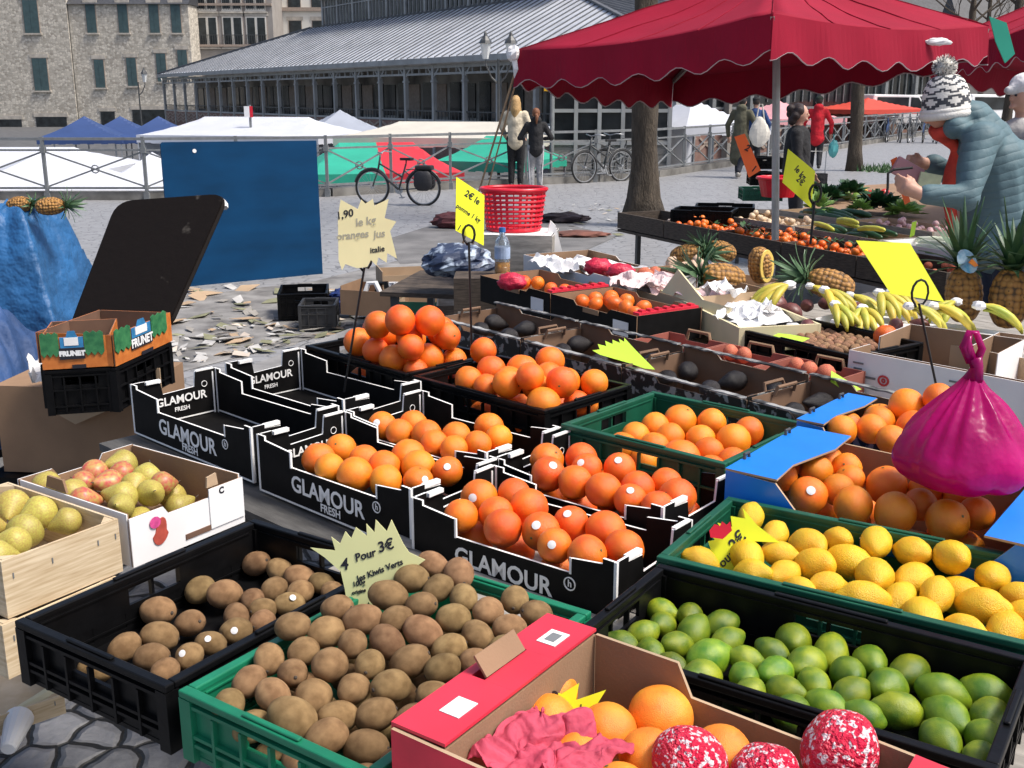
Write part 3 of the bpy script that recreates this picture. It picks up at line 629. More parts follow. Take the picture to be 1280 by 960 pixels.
# printed picture, sticker and flaps on the near long side
for o in t.children:
    if o.name.startswith('front_panel'): fp=o
w_,d_,H_=pc2.w,pc2.d,pc2.H
pr=MB(); pr.prism([(.015*math.cos(a)*(1+.5*(math.sin(a)<0))+.006*math.sin(a),.032*math.sin(a)) for a in [i*PI/10 for i in range(20)]],(-.085,-d_/2-.0045,.062),(1,0,0),(0,0,1),.002); pr.build('printed_fruit',mat('printed_red',(.42,.07,.045),.6,.2,60),fp)
pr=MB(); pr.prism([(.015*math.cos(a),.014*math.sin(a)) for a in [i*PI/6 for i in range(12)]],(-.100,-d_/2-.0062,.088),(1,0,0),(0,0,1),.001); pr.build('printed_flower',mat('printed_pink',(.60,.07,.25),.6,.3,80),fp)
pr=MB(); pr.box((.11,-d_/2-.005,.068),(.105,.003,.10)); pr.build('side_label',K['white'],fp)
txt('C',.022,fp,(.095,-d_/2-.0068,.105),(1,0,0),(0,0,1),K['ink'],bold=.001)
pr=MB(); pr.box((.02,-d_/2-.004,.022),(.075,.003,.013)); pr.build('hand_slot',K['brownd'],fp)
fb=MB(); fb.prism([(-.04,0),(.04,0),(.03,.03),(-.03,.03)],(-w_/2+.006,.06,H_+.003),(0,1,0),(0,0,1),.006); fb.prism([(-.1,-.045),(.1,-.045),(.1,0),(-.1,0)],(-w_/2+.010,.05,H_-.004),(0,1,0),(0,0,1),.004,1); fb.build('end_flap',[K['brown'],K['paper']],t)
lb=MB(); lb.prism([(-.015,0),(.02,0),(.016,.03),(-.012,.026)],(.08,-d_/2+.012,H_*.93),(1,0,0),(0,0,1),.005); lb.build('corner_tab',K['kraft'],t)
heap(pc1,'pear',[(40,285,45),(110,300,45),(65,335,45),(25,365,40),(180,315,35),(5,400,40),(-40,330,45),(-70,380,45)],Z1,s1,.925,'yellow-green pear in the wooden crate','pears in the wooden crate','pear',rm=.037,fill=6,tilt='side',seed=17)
heap(pc2,'pear',[(255,162,38),(225,195,36,'pearred'),(180,220,32,'pearred'),(120,208,38),(145,238,40),(215,248,35,'pearred'),(270,215,38,'pearred'),(305,190,34,'pearred'),(362,203,40),(330,225,33),(285,255,40),(385,240,35),(425,220,32,'pearred'),(300,265,33)],Z1,s1,.925,'red-flushed or green pear in the whitish cardboard tray','pears in the cardboard tray','pear',rm=.036,fill=6,tilt='side',seed=18)
# ---- tray with paper cones on the ground
q=P(80,868,.34); tr=Cr((q.x-.62*math.cos(R(40))*1,q.y-.62*math.sin(R(40))),40,.62,.36,.34,.055)
wooden(tr,'low open wooden tray on the cobbles below the pear crates','wooden pear crates')
for i,(x,y) in enumerate(((40,875),(70,862),(16,905))):
    c=P(x,y,.33); b=MB(); b.lathe([(.016,-.06),(.02,-.055),(.036,.055),(.034,.06),(.0,.06)],14); o=b.build('paper_cone',K['paper'] if i else K['creamwood'],loc=(c.x,c.y,.305),rot=(R(82),0,R(130+30*i)),smooth=False)
    tag(o,['cream paper cone lying in the ground tray, nearest the tray edge','white paper cone lying in the ground tray, nearest the black crate','white paper cone lying in the ground tray, at its far left'][i],'paper cone','paper cones')
pl=thing('wooden_stand','low slatted stand under the pear crate stack','stand',(pc1.ctr().x,pc1.ctr().y,0),R(56))
b=MB(); b.box((.10,.08,.672),(.30,.24,.045)); b.build('stand_top',K['oldwood'],pl)
for x in (-.16,-.10):
    for y in (.17,.20): b=MB(); b.bar((x,y,0),(x,y,.648),.05); b.build('leg',K['oldwood'],pl)
EXPO=0.72; SKYS=0.12; SUNS=2.5; SUNANG=15
# ------------------------------------------------------------------ ground, light, world
def stone_mat(name,c1,c2,scale,joint,jw=.06,rough=.55,stretch=(1,1,1),bump=.6,rot=0,var=.5):
    m,n,l,b=newmat(name); tc=n.new('ShaderNodeTexCoord'); mp=n.new('ShaderNodeMapping'); mp.inputs['Scale'].default_value=stretch; mp.inputs['Rotation'].default_value=(0,0,rot)
    l.new(tc.outputs['Object'],mp.inputs[0])
    nz=n.new('ShaderNodeTexNoise'); nz.inputs['Scale'].default_value=scale*.9; l.new(mp.outputs[0],nz.inputs['Vector'])
    wv=n.new('ShaderNodeMix'); wv.data_type='VECTOR'; wv.inputs[0].default_value=.06; l.new(mp.outputs[0],wv.inputs[4]); l.new(nz.outputs['Color'],wv.inputs[5])
    ve=n.new('ShaderNodeTexVoronoi'); ve.feature='DISTANCE_TO_EDGE'; ve.inputs['Scale'].default_value=scale; ve.inputs['Randomness'].default_value=.75
    vc=n.new('ShaderNodeTexVoronoi'); vc.inputs['Scale'].default_value=scale; vc.inputs['Randomness'].default_value=.75
    l.new(wv.outputs[1],ve.inputs['Vector']); l.new(wv.outputs[1],vc.inputs['Vector'])
    cr=n.new('ShaderNodeValToRGB'); cr.color_ramp.elements[0].color=(*c1,1); cr.color_ramp.elements[1].color=(*c2,1)
    sp=n.new('ShaderNodeSeparateColor'); l.new(vc.outputs['Color'],sp.inputs[0])
    n2=n.new('ShaderNodeTexNoise'); n2.inputs['Scale'].default_value=scale*4; n2.inputs['Detail'].default_value=6; l.new(mp.outputs[0],n2.inputs['Vector'])
    mm=n.new('ShaderNodeMath'); mm.operation='MULTIPLY_ADD'; mm.inputs[1].default_value=var; l.new(sp.outputs[0],mm.inputs[0]); 
    m3=n.new('ShaderNodeMath'); m3.operation='MULTIPLY'; m3.inputs[1].default_value=.55; l.new(n2.outputs['Fac'],m3.inputs[0]); l.new(m3.outputs[0],mm.inputs[2]); l.new(mm.outputs[0],cr.inputs[0])
    st=n.new('ShaderNodeMath'); st.operation='LESS_THAN'; st.inputs[1].default_value=jw; l.new(ve.outputs['Distance'],st.inputs[0])
    mx=n.new('ShaderNodeMix'); mx.data_type='RGBA'; l.new(st.outputs[0],mx.inputs[0]); l.new(cr.outputs[0],mx.inputs[6]); mx.inputs[7].default_value=(*joint,1)
    l.new(mx.outputs[2],b.inputs['Base Color']); b.inputs['Roughness'].default_value=rough
    mr=n.new('ShaderNodeMapRange'); mr.inputs['From Max'].default_value=jw*2.5; l.new(ve.outputs['Distance'],mr.inputs[0])
    ad=n.new('ShaderNodeMath'); ad.operation='MULTIPLY_ADD'; ad.inputs[1].default_value=.45; l.new(n2.outputs['Fac'],ad.inputs[0]); l.new(mr.outputs[0],ad.inputs[2])
    bp=n.new('ShaderNodeBump'); bp.inputs['Strength'].default_value=bump; bp.inputs['Distance'].default_value=.02; l.new(ad.outputs[0],bp.inputs['Height']); l.new(bp.outputs[0],b.inputs['Normal'])
    return m
K['cobble']=stone_mat('slate_cobbles',(.045,.046,.05),(.22,.22,.23),7.5,(.012,.011,.010),.06,.6,bump=1.,var=.75)
K['paving']=stone_mat('granite_setts',(.22,.22,.222),(.33,.33,.335),5.5,(.15,.15,.15),.04,.5,stretch=(1,1.6,1),bump=.25,var=.3)
K['asphalt']=mat('worn_asphalt',(.16,.155,.15),.75,.35,2.5,bump=.3,bscale=120)
K['lowpave']=mat('lower_square_asphalt',(.10,.10,.10),.8,.3,2)
K['rubble']=stone_mat('rubble_stone',(.20,.175,.14),(.64,.59,.50),2.9,(.38,.35,.30),.05,.9,stretch=(1,1,1.35),bump=.5,var=.75)
K['render']=mat('grey_render',(.30,.275,.25),.9,.15,.7)
K['cream_render']=mat('cream_render',(.70,.67,.60),.9,.1,.6)
K['zinc']=mat('zinc_sheet',(.58,.60,.63),.42,.2,.5,metal=.1)
K['zincseam']=mat('zinc_seam',(.10,.105,.115),.5,.2,1)
K['shutter']=mat('teal_shutter',(.05,.09,.095),.6,.2,2)
K['slate']=mat('slate_roof',(.05,.053,.06),.6,.3,3)
K['brick']=mat('brick_infill',(.20,.105,.08),.85,.25,4,col2=(.25,.16,.13))
K['patbrick']=mat('pale_brick',(.34,.27,.22),.85,.2,5)
K['patbrick2']=mat('dressed_stone',(.46,.42,.36),.85,.25,2)
K['halltimber']=mat('hall_grey_paint',(.38,.38,.365),.6,.2,1)
K['hallin']=mat('hall_interior',(.30,.28,.25),.8,.7,.35)
K['tentw']=mat('white_tent_fabric',(.60,.62,.67),.6,.06,1.5,trans=.12,bump=.15,bscale=3,bdist=.05)
K['tentb']=mat('navy_tent_fabric',(.03,.065,.19),.6,.15,1.5,trans=.1)
K['tentg']=mat('grey_tent_fabric',(.33,.36,.42),.6,.1,1.5,trans=.1)
K['tentc']=mat('cream_tent_fabric',(.60,.57,.49),.7,.08,1.5,trans=.1)
K['tentr']=mat('red_tent_fabric',(.62,.03,.045),.6,.12,1.5,trans=.1)
K['tentgr']=mat('green_tent_fabric',(.03,.40,.27),.6,.12,1.5,trans=.15)
K['tento']=mat('orange_red_tent_fabric',(.70,.08,.05),.6,.12,1.5,trans=.1)
K['tentp']=mat('pink_tent_fabric',(.70,.34,.36),.6,.1,1.5,trans=.1)
K['bark']=mat('grey_tree_bark',(.10,.078,.055),.9,.4,5,col2=(.05,.038,.026),stretch=(5,5,.9),bump=.9,bscale=14,bdist=.05)
# camera and picture settings
cam=bpy.data.cameras.new('camera'); co=bpy.data.objects.new('camera',cam); C.objects.link(co); S.camera=co
cam.sensor_width=36; cam.lens=36*FPX/1280; cam.clip_end=3000; cam.clip_start=.05
co.location=(0,0,EYE); co.rotation_euler=(PI/2-PITCH,0,0)
S.view_settings.view_transform='Standard'; S.view_settings.look='None'; S.view_settings.exposure=EXPO; S.view_settings.gamma=1
W=bpy.data.worlds.new('World'); S.world=W; W.use_nodes=True; wn=W.node_tree.nodes; sk=wn.new('ShaderNodeTexSky'); sk.sky_type='NISHITA'; sk.sun_disc=False
SUNAZ,SUNEL=R(108),R(57)    # azimuth from +Y towards +X
sk.sun_elevation=SUNEL; sk.sun_rotation=SUNAZ; sk.dust_density=3.5; sk.air_density=.8; sk.ozone_density=.3
W.node_tree.links.new(sk.outputs[0],wn['Background'].inputs[0]); wn['Background'].inputs[1].default_value=SKYS
sl=bpy.data.lights.new('sun','SUN'); sl.energy=SUNS; sl.angle=R(SUNANG); sl.color=(1,.955,.89); so=bpy.data.objects.new('sun',sl); C.objects.link(so)
dv=Vector((math.sin(SUNAZ)*math.cos(SUNEL),math.cos(SUNAZ)*math.cos(SUNEL),math.sin(SUNEL))); so.rotation_euler=dv.to_track_quat('Z','Y').to_euler(); so.location=(8,8,12)
# terrace with its railing edge, retaining wall, lower square
EDGE=[(-40,20),(-14,20),(-6.7,20),(-3.5,20.7),(-1.26,22.4),(1.85,24.3),(3.35,25.7),(6.0,30),(19,52),(32,75),(90,180)]
b=MB(); pts=[(-40,-15)]+[e for e in EDGE]+[(120,180),(120,-15)]
b.add([(x,y,0) for x,y in reversed(pts)],[tuple(range(len(pts)-1,-1,-1))[::-1]]); struct('terrace_paving',b,K['paving'])
b=MB(); b.add([(-900,-300,-2.2),(900,-300,-2.2),(900,1600,-2.2),(-900,1600,-2.2)],[(0,1,2,3)]); struct('lower_square',b,K['lowpave'])
b=MB()
for (x0,y0),(x1,y1) in zip(EDGE,EDGE[1:]):
    a=Vector((x0,y0,0)); c=Vector((x1,y1,0)); b.bar(a+Vector((0,.16,.06)),c+Vector((0,.16,.06)),.3,.18)
    d=(c-a); b.add([(x0,y0+.02,0),(x1,y1+.02,0),(x1,y1+.02,-2.2),(x0,y0+.02,-2.2)],[(0,1,2,3)])
struct('terrace_kerb',b,mat('kerb_granite',(.22,.21,.19),.8,.4,3,col2=(.09,.085,.075)))
b=MB(); b.add([(-6,1,.004),(3,1,.004),(3,3.2,.004),(-2.5,7.0,.004),(-6,4.6,.004)],[(0,1,2,3,4)]); struct('cobbles',b,K['cobble'])
k0,k1=P(-160,665,0),P(690,330,0)
b=MB(); b.bar(k0+Vector((0,0,.02)),k1+Vector((0,0,.02)),.34,.06); struct('kerb_strip',b,mat('pale_kerb',(.26,.255,.25),.8,.3,5,bump=.2))
q=[P(*e,.004) for e in ((-300,640),(205,470),(480,400),(640,345),(600,300),(390,352),(190,375),(-200,420))]
b=MB(); b.add(q,[tuple(range(len(q)))]); struct('market_pavement',b,mat('dirty_pavement',(.30,.29,.275),.7,.5,3.5,col2=(.10,.095,.09),bump=.2))
q=[P(*e,.006) for e in ((500,330),(720,318),(770,296),(640,262),(560,275),(480,300))]
b=MB(); b.add(q,[tuple(range(len(q)))]); struct('asphalt_patch',b,K['asphalt'])
# scattered litter: torn leaves and card bits
b=MB(); rr=random.Random(4)
for i in range(190):
    px,py=rr.uniform(205,500),0; py=rr.uniform(0,1)*40+ (430-(px-205)*.16)
    if rr.random()<.25: px,py=rr.uniform(690,790),rr.uniform(262,305)
    c=P(px,py-12,.012+rr.random()*.02); s=rr.uniform(.02,.10); a=rr.uniform(0,6.3); uu=Vector((math.cos(a),math.sin(a),rr.uniform(-.25,.25)))*s; vv=Vector((-math.sin(a),math.cos(a),rr.uniform(-.25,.25)))*s*rr.uniform(.3,.7)
    b.add([c-uu,c-vv,c+uu,c+vv,c-uu-Vector((0,0,.003)),c-vv-Vector((0,0,.003)),c+uu-Vector((0,0,.003)),c+vv-Vector((0,0,.003))],[(0,1,2,3),(7,6,5,4),(0,4,5,1),(1,5,6,2),(2,6,7,3),(3,7,4,0)],rr.choice([0,0,1,2,3,4]))
for i in range(95):
    c=P(rr.uniform(210,560),rr.uniform(358,425),.015+rr.random()*.02); s=rr.uniform(.06,.17); a=rr.uniform(0,6.3); uu=Vector((math.cos(a),math.sin(a),rr.uniform(-.12,.2)))*s; vv=Vector((-math.sin(a),math.cos(a),rr.uniform(-.12,.2)))*s*rr.uniform(.25,.7); dz=Vector((0,0,.004))
    b.add([c-uu-vv*.6,c-vv,c+uu,c+vv,c-uu-vv*.6-dz,c-vv-dz,c+uu-dz,c+vv-dz],[(0,1,2,3),(7,6,5,4),(0,4,5,1),(1,5,6,2),(2,6,7,3),(3,7,4,0)],rr.choice([1,1,2,2,0,3]))
tag(b.build('litter',[mat('grey_paper',(.46,.45,.43),.8,.2,8),K['kraft'],K['greywood'],mat('faded_leaf',(.22,.22,.13),.8,.3,9),mat('pale_card',(.52,.45,.38),.8,.2,8)]),'torn leaves, paper and card scattered on the pavement','litter',kind='stuff')
# ------------------------------------------------------------------ railing
def railing(pts,label):
    t=thing('railing',label,'railing',(pts[0][0],pts[0][1],0),0,'terrace railings'); o=Vector((pts[0][0],pts[0][1],0))
    r=MB()
    for (x0,y0),(x1,y1) in zip(pts,pts[1:]):
        a=Vector((x0,y0,0))-o; c=Vector((x1,y1,0))-o
        r.bar(a+Vector((0,0,1.10)),c+Vector((0,0,1.10)),.05,.05); r.bar(a+Vector((0,0,.90)),c+Vector((0,0,.90)),.035,.035); r.bar(a+Vector((0,0,.22)),c+Vector((0,0,.22)),.04,.04)
    r.build('rail',K['greysteel'],t)
    for (x0,y0),(x1,y1) in zip(pts,pts[1:]):
        a=Vector((x0,y0,0))-o; c=Vector((x1,y1,0))-o; n=max(1,round((c-a).length/1.75))
        for i in range(n):
            p=a.lerp(c,i/n); q_=a.lerp(c,(i+1)/n)
            m=MB(); m.bar(p,p+Vector((0,0,1.14)),.055,.055); m.box(p+Vector((0,0,.90)),(.09,.09,.10)); m.box(p+Vector((0,0,.07)),(.1,.1,.14)); m.build('post',K['greysteel'],t)
            m=MB(); z0,z1=Vector((0,0,.24)),Vector((0,0,.88)); mid=p.lerp(q_,.5); m.bar(p+z1,q_+z0,.028,.028); m.bar(p+z0+Vector((0,.03,0)),q_+z1+Vector((0,.03,0)),.028,.028)
            m.tube([mid+Vector((.07*math.cos(k),0.015,.56+.07*math.sin(k))) for k in [j*PI/6 for j in range(13)]],.012,5); m.build('cross_brace',K['greysteel'],t)
railing(EDGE[1:3],'grey steel railing with crossed braces before the white tents, leftmost stretch')
railing(EDGE[2:4],'grey steel railing with crossed braces behind the blue board')
railing(EDGE[3:6],'grey steel railing with crossed braces behind the parked bicycle and two women')
railing(EDGE[5:8],'grey steel railing with crossed braces in front of the white pavilion tent')
railing(EDGE[7:10],'grey steel railing with crossed braces running far back past the red tents')
# ------------------------------------------------------------------ tents on the lower square
ZL=-2.2
def tent(x,y,w,d,ze,rise,rz,m,label,group='market tents on the lower square',sides=False,m2=None,ridge=0.,sag=.12,val=.22,legs=True):
    t=thing('market_tent',label,'tent',(x,y,ZL),rz,group); ze-=ZL; N=10
    def hgt(a,c):
        k=max(abs(a),abs(c)); 
        if ridge: kx=max(0,(abs(a)-ridge)/(1-ridge)); k=max(kx,abs(c))
        return ze+rise*(1-k)-sag*math.sin(PI*k)*rise*.8
    r=MB(); r.grid(lambda u,v:Vector(((u-.5)*w,(v-.5)*d,hgt(u*2-1,v*2-1))),N*2,N*2,0,(lambda i,j:1 if m2 and i>=N else 0))
    o=r.build('roof',[m,m2 or m],t,smooth=False); o.modifiers.new('s','SOLIDIFY').thickness=.01
    v=MB(); 
    for ax,sg in ((0,-1),(0,1),(1,-1),(1,1)):
        L=w if ax==0 else d; n=12
        for i in range(n):
            a0=(i/n-.5)*L; a1=((i+1)/n-.5)*L
            if ax==0: v.lohi((a0,sg*d/2-.004,ze-val-.02*(i%2)),(a1,sg*d/2+.004,ze),1 if m2 and a0>=0 else 0)
            else: v.lohi((sg*w/2-.004,a0,ze-val-.02*(i%2)),(sg*w/2+.004,a1,ze),1 if m2 and sg>0 else 0)
    v.build('valance',[m,m2 or m],t)
    if sides:
        q=MB(); q.grid(lambda u,v_:Vector(((u-.5)*w,d/2-.03+.02*math.sin(u*40),v_*(ze-.1))),24,4); q.grid(lambda u,v_:Vector((-w/2+.03+.02*math.sin(u*40),(u-.5)*d,v_*(ze-.1))),24,4); q.build('side_wall',m,t)
    if legs:
        for a in (-1,1):
            for c in (-1,1): g=MB(); g.bar((a*(w/2-.04),c*(d/2-.04),0),(a*(w/2-.04),c*(d/2-.04),ze-.02),.05); g.build('leg',K['steel'],t)
    return t
def tp(px,py,D): return PD(px,py,D)
def tentpx(px,ypeak,D,wpx,d,rise,rz,m,label,**k):
    p=PD(px,ypeak,D); w=wpx/FPX*D; return tent(p.x,D,w,d,p.z-rise,rise,R(rz),m,label,**k)
tentpx(60,186,25,330,4.6,1.05,24,K['tentw'],'large white market tent nearest behind the railing, below the stone building',sides=True)
tentpx(-60,184,31,420,4.5,.5,2,K['tentw'],'white flat-topped tent cut by the picture edge under the stone building',ridge=.7)
tentpx(190,190,28,120,4,.7,14,K['tentw'],'white tent beside the top of the blue board',sides=True)
for px,D,lb in ((105,42,'navy pop-up tent standing left of two like it below the stone wall'),(150,44,'navy pop-up tent between two others below the stone wall'),(198,43,'navy pop-up tent closest to the hall of the three below the stone wall')):
    tentpx(px,145,D,95,3,.75,12,K['tentb'],lb)
tentpx(320,146,34,230,4,.5,-14,K['tentw'],'long white ridge tent just above the blue board',ridge=.6,sides=True)
tentpx(425,137,37,130,3.6,.85,20,K['tentg'],'grey peaked tent beside the long white one',sides=True)
tentpx(570,152,30,240,4.5,.35,-12,K['tentc'],'cream and white awning behind the bicycle',ridge=.6)
tentpx(470,178,27,180,4.5,.6,12,K['tentgr'],'green and red striped market awning right behind the bicycle',m2=K['tentr'],ridge=.5)
tentpx(628,170,27.5,110,3,.55,-25,K['tentgr'],'green awning behind the two women at the railing',ridge=.4)
tentpx(700,158,33,150,3,.3,-12,K['tentw'],'white awning partly hidden behind the two women',ridge=.5)
tentpx(865,122,33,125,3.6,.8,28,K['tentw'],'white pavilion tent behind the railing right of the big tree trunk',sides=True)
tentpx(975,126,47,110,4,.7,30,K['tentp'],'pale pink tent behind the man in the red coat')
tentpx(1085,122,60,110,4,.6,28,K['tento'],'orange-red tent beyond the thin tree trunk')
tentpx(1165,126,70,60,4,.6,28,K['tentgr'],'small pale green tent far right along the railing')
# ------------------------------------------------------------------ covered market hall
def hall():
    Rr=Vector((7.6,54)); L=Vector((-41,130)); HL,HM,HW=18.9,26.7,8.; dl=(L-Rr).normalized(); dn=Vector((dl.y,-dl.x)); LEN=(L-Rr).length
    zE=4.3; zR=8.3
    t=thing('market_hall','large covered market hall with ribbed zinc roof, timber posts and brick infill','market hall',(Rr.x,Rr.y,ZL),math.atan2(dl.y,dl.x))
    # local: x along the front to the far left end, y = depth is -(dn) -> use y negative for inside
    sgn=-1   # inside is local -y
    z=lambda q:q-ZL
    DEP=22.
    def roof(mb,e0,e1,r0,r1,m=0): mb.add([e0,e1,r1,r0],[(0,1,2,3)],m)
    e0=Vector((0,0,z(zE))); e1=Vector((LEN,0,z(zE))); r0=Vector((HL,-HW,z(zR))); r1=Vector((LEN-HM,-HW,z(zR)))
    f0=Vector((0,-DEP,z(zE))); f1=Vector((LEN,-DEP,z(zE))); s0=Vector((HL,-DEP+HW,z(zR))); s1=Vector((LEN-HM,-DEP+HW,z(zR)))
    b=MB()
    def slab(a,c,d_,e):
        n=(c-a).cross(e-a).normalized()*.12
        if n.z<0: n=-n
        b.add([a,c,d_,e,a-n,c-n,d_-n,e-n],[(0,1,2,3),(7,6,5,4),(0,4,5,1),(1,5,6,2),(2,6,7,3),(3,7,4,0)])
    slab(e0,e1,r1,r0); slab(f0,f1,s1,s0); slab(e0,r0,s0,f0); slab(e1,f1,s1,r1)
    b.build('roof',K['zinc'],t)
    sm=MB(); n=92
    nr=(r0-e0).cross(e1-e0).normalized(); nr=nr if nr.z>0 else -nr
    for i in range(n+1):
        x=LEN*(i/n)**1.0; 
        lim=1.
        if x<HL: lim=x/HL
        if x>LEN-HM: lim=(LEN-x)/HM
        if lim<.04: continue
        a=Vector((x,0,z(zE))); c=Vector((x,-HW*lim,z(zE)+(zR-zE)*lim)); sm.bar(a+nr*.03,c+nr*.03,.07,.08)
    for i in range(1,24):
        y=-DEP*i/24; lim=1.
        if -y<HW: lim=-y/HW
        if DEP+y<HW: lim=(DEP+y)/HW
        a=Vector((0,y,z(zE)+.06)); c=Vector((HL*lim,y,z(zE)+(zR-zE)*lim+.06)); sm.bar(a,c,.10,.12)
    for a,c in ((e0,r0),(e1,r1)): sm.bar(a+Vector((0,0,.08)),c+Vector((0,0,.08)),.28,.12)
    sm.build('roof_seams',K['zincseam'],t)
    fa=MB(); fa.box((LEN/2,.10,z(zE)-.20),(LEN+.3,.14,.36)); fa.box((-.10,-DEP/2,z(zE)-.20),(.14,DEP,.36)); fa.build('fascia',K['halltimber'],t)
    # lantern with its own windows
    la=MB(); x0,x1,y0,y1=HL+.6,LEN-HM-2,-HW-.5,-DEP+HW+.5; zb,zt=z(zR)-.2,z(zR)+2.6
    la.lohi((x0,y1,zb),(x1,y0,zb+.5)); la.lohi((x0-.8,y1-.8,zt),(x1+.8,y0+.8,zt+.35))
    la.build('lantern_roof',K['zincseam'],t)
    lw=MB(); lw.lohi((x0+.15,y1+.15,zb+.5),(x1-.15,y0-.15,zt)); lw.build('lantern_glazing',K['darksheet'],t)
    lp=MB(); nn=60
    for i in range(nn+1):
        x=x0+(x1-x0)*i/nn; lp.box((x,y0,(zb+zt)/2+.2),(.30 if i%5==0 else .09,.2,zt-zb-.4))
    for i in range(16): 
        y=y0+(y1-y0)*i/15; lp.box((x0,y,(zb+zt)/2+.2),(.2,.30 if i%5==0 else .09,zt-zb-.4))
    lp.box(((x0+x1)/2,y0,(zb+zt)/2+.6),(x1-x0,.16,.10)); lp.build('lantern_mullions',K['halltimber'],t)
    # long front: posts, beams, dark inner wall, balustrade
    bays=22; st=LEN/bays
    for i in range(bays+1):
        x=i*st; p=MB(); p.box((x,-.5,z(zE)/2-.2),(.26,.26,z(zE)-.4)); p.box((x,-.5,z(zE)-1.5),(.36,.36,.12)); p.bar((x,-.5,z(zE)-1.3),(x+.9,-.5,z(zE)-.5),.12); p.bar((x,-.5,z(zE)-1.3),(x-.9,-.5,z(zE)-.5),.12); p.build('post',K['halltimber'],t)
    be=MB(); be.box((LEN/2,-.5,z(zE)-.55),(LEN,.20,.24)); be.box((LEN/2,-.5,z(zE)-1.02),(LEN,.14,.14)); be.box((LEN/2,-.5,2.45),(LEN,.14,.14)); 
    for i in range(bays*4): be.box((i*st/4,-.5,z(zE)-.78),(.09,.1,.36))
    be.build('beam',K['halltimber'],t)
    br=MB()
    for i in range(bays):
        xa=i*st+.2; xb=(i+1)*st-.2
        br.lohi((xa,-.62,0),(xb,-.45,2.35),0)
        for k in range(2):       # chevron courses
            w_=(xb-xa)/2; 
            for q in range(3):
                zz=1.25+q*.34; xx=xa+k*w_
                br.bar((xx+.1,-.43,zz+.3),(xx+w_/2,-.43,zz),.05,.16,1); br.bar((xx+w_/2,-.428,zz),(xx+w_-.1,-.428,zz+.3),.05,.16,1)
    br.build('brick_infill',[K['brick'],K['patbrick']],t)
    bl=MB()
    for i in range(bays*9): bl.box((i*st/9,-.55,2.75),(.05,.05,.6))
    bl.box((LEN/2,-.55,3.06),(LEN,.08,.08)); bl.build('balustrade',K['darksteel'],t)
    wi=MB()
    for i in range(bays):      # glazed shopfronts standing back in the shade
        x=i*st; wi.lohi((x,-4.2,0),(x+st,-4.0,z(zE)-.5),1); wi.lohi((x+.35,-3.98,2.6),(x+st*.55,-3.9,z(zE)-1.6),2 if i%3 else 0); wi.lohi((x+st*.6,-3.98,2.3),(x+st-.2,-3.9,z(zE)-1.5),0)
    wi.build('inner_wall',[K['darksheet'],K['hallin'],K['patbrick']],t)
    fl=MB(); fl.box((LEN/2,-DEP/2,.15),(LEN-1.5,DEP-1.5,.3)); fl.build('floor_slab',K['lowpave'],t)
    # end facade facing right: brick base, tall windows between iron posts
    eb=MB(); eb.lohi((.4,-DEP+.6,0),(.7,-.7,3.4),0); 
    for i in range(11):
        y=-1.4-i*1.85
        for q in range(2):
            for k in (-1,1): eb.bar((.37,y-.8,1.7+q*.8+.3*k),(.37,y,1.7+q*.8-.3*k),.05,.10,1); eb.bar((.368,y,1.7+q*.8-.3*k),(.368,y+.8,1.7+q*.8+.3*k),.05,.10,1)
    eb.build('brick_infill',[K['brick'],K['patbrick']],t)
    ew=MB(); ew.lohi((.5,-DEP+.6,3.4),(.62,-.7,z(zE)-.2)); ew.build('end_glazing',K['darksheet'],t)
    for i in range(9):
        y=-.6-i*(DEP-1.2)/8; p=MB(); p.box((.38,y,z(zE)/2-.1),(.3,.24,z(zE)-.3)); p.build('post',K['greysteel'],t)
    er=MB(); 
    for i in range(8):
        y0_=-.6-i*(DEP-1.2)/8; y1_=y0_-(DEP-1.2)/8; yc=(y0_+y1_)/2; rad=abs(y1_-y0_)/2-.12
        er.tube([(.42,yc+rad*math.cos(a),z(zE)-1.75+1.2*math.sin(a)) for a in [PI*k/10 for k in range(11)]],.07,5)
        for k in (-.5,0,.5): er.box((.44,yc+k*rad,z(zE)-1.8),(.06,.05,1.9))
        er.box((.40,yc,3.45),(.12,2*rad+.2,.12))
    er.build('window_arch',K['greysteel'],t)
hall()
# plank shed / closed market stall by the hall corner
def shed():
    p=PD(690,210,29); q=PD(835,210,29); t=thing('market_kiosk','grey boarded kiosk with glazed panels behind the railing, between the women and big tree','kiosk',(p.x,29,ZL)); w=q.x-p.x; Hh=4.6
    b=MB(); b.lohi((0,0,0),(w,3,Hh*.62)); 
    for i in range(14): b.box((w/2,-.01,.25+i*.2),(w,.03,.17))
    b.build('boarded_wall',K['greywood'],t)
    g=MB(); g.lohi((.05,.05,Hh*.62),(w-.05,2.9,Hh)); g.build('glazing',K['darksheet'],t)
    f=MB()
    for i in range(6): f.box((i*w/5,-.03,Hh/2),(.10,.10,Hh))
    for zz in (.62,.8,.99): f.box((w/2,-.03,Hh*zz),(w,.08,.09))
    f.build('frame',K['halltimber'],t)
    s=MB(); s.box((w*.42,-.10,Hh*.43),(.28,.02,.34)); s.build('notice',K['paper'],t)
    s=MB(); s.lohi((-.1,-.2,Hh),(w+.1,3.2,Hh+.1)); s.build('roof',K['zinc'],t)
shed()
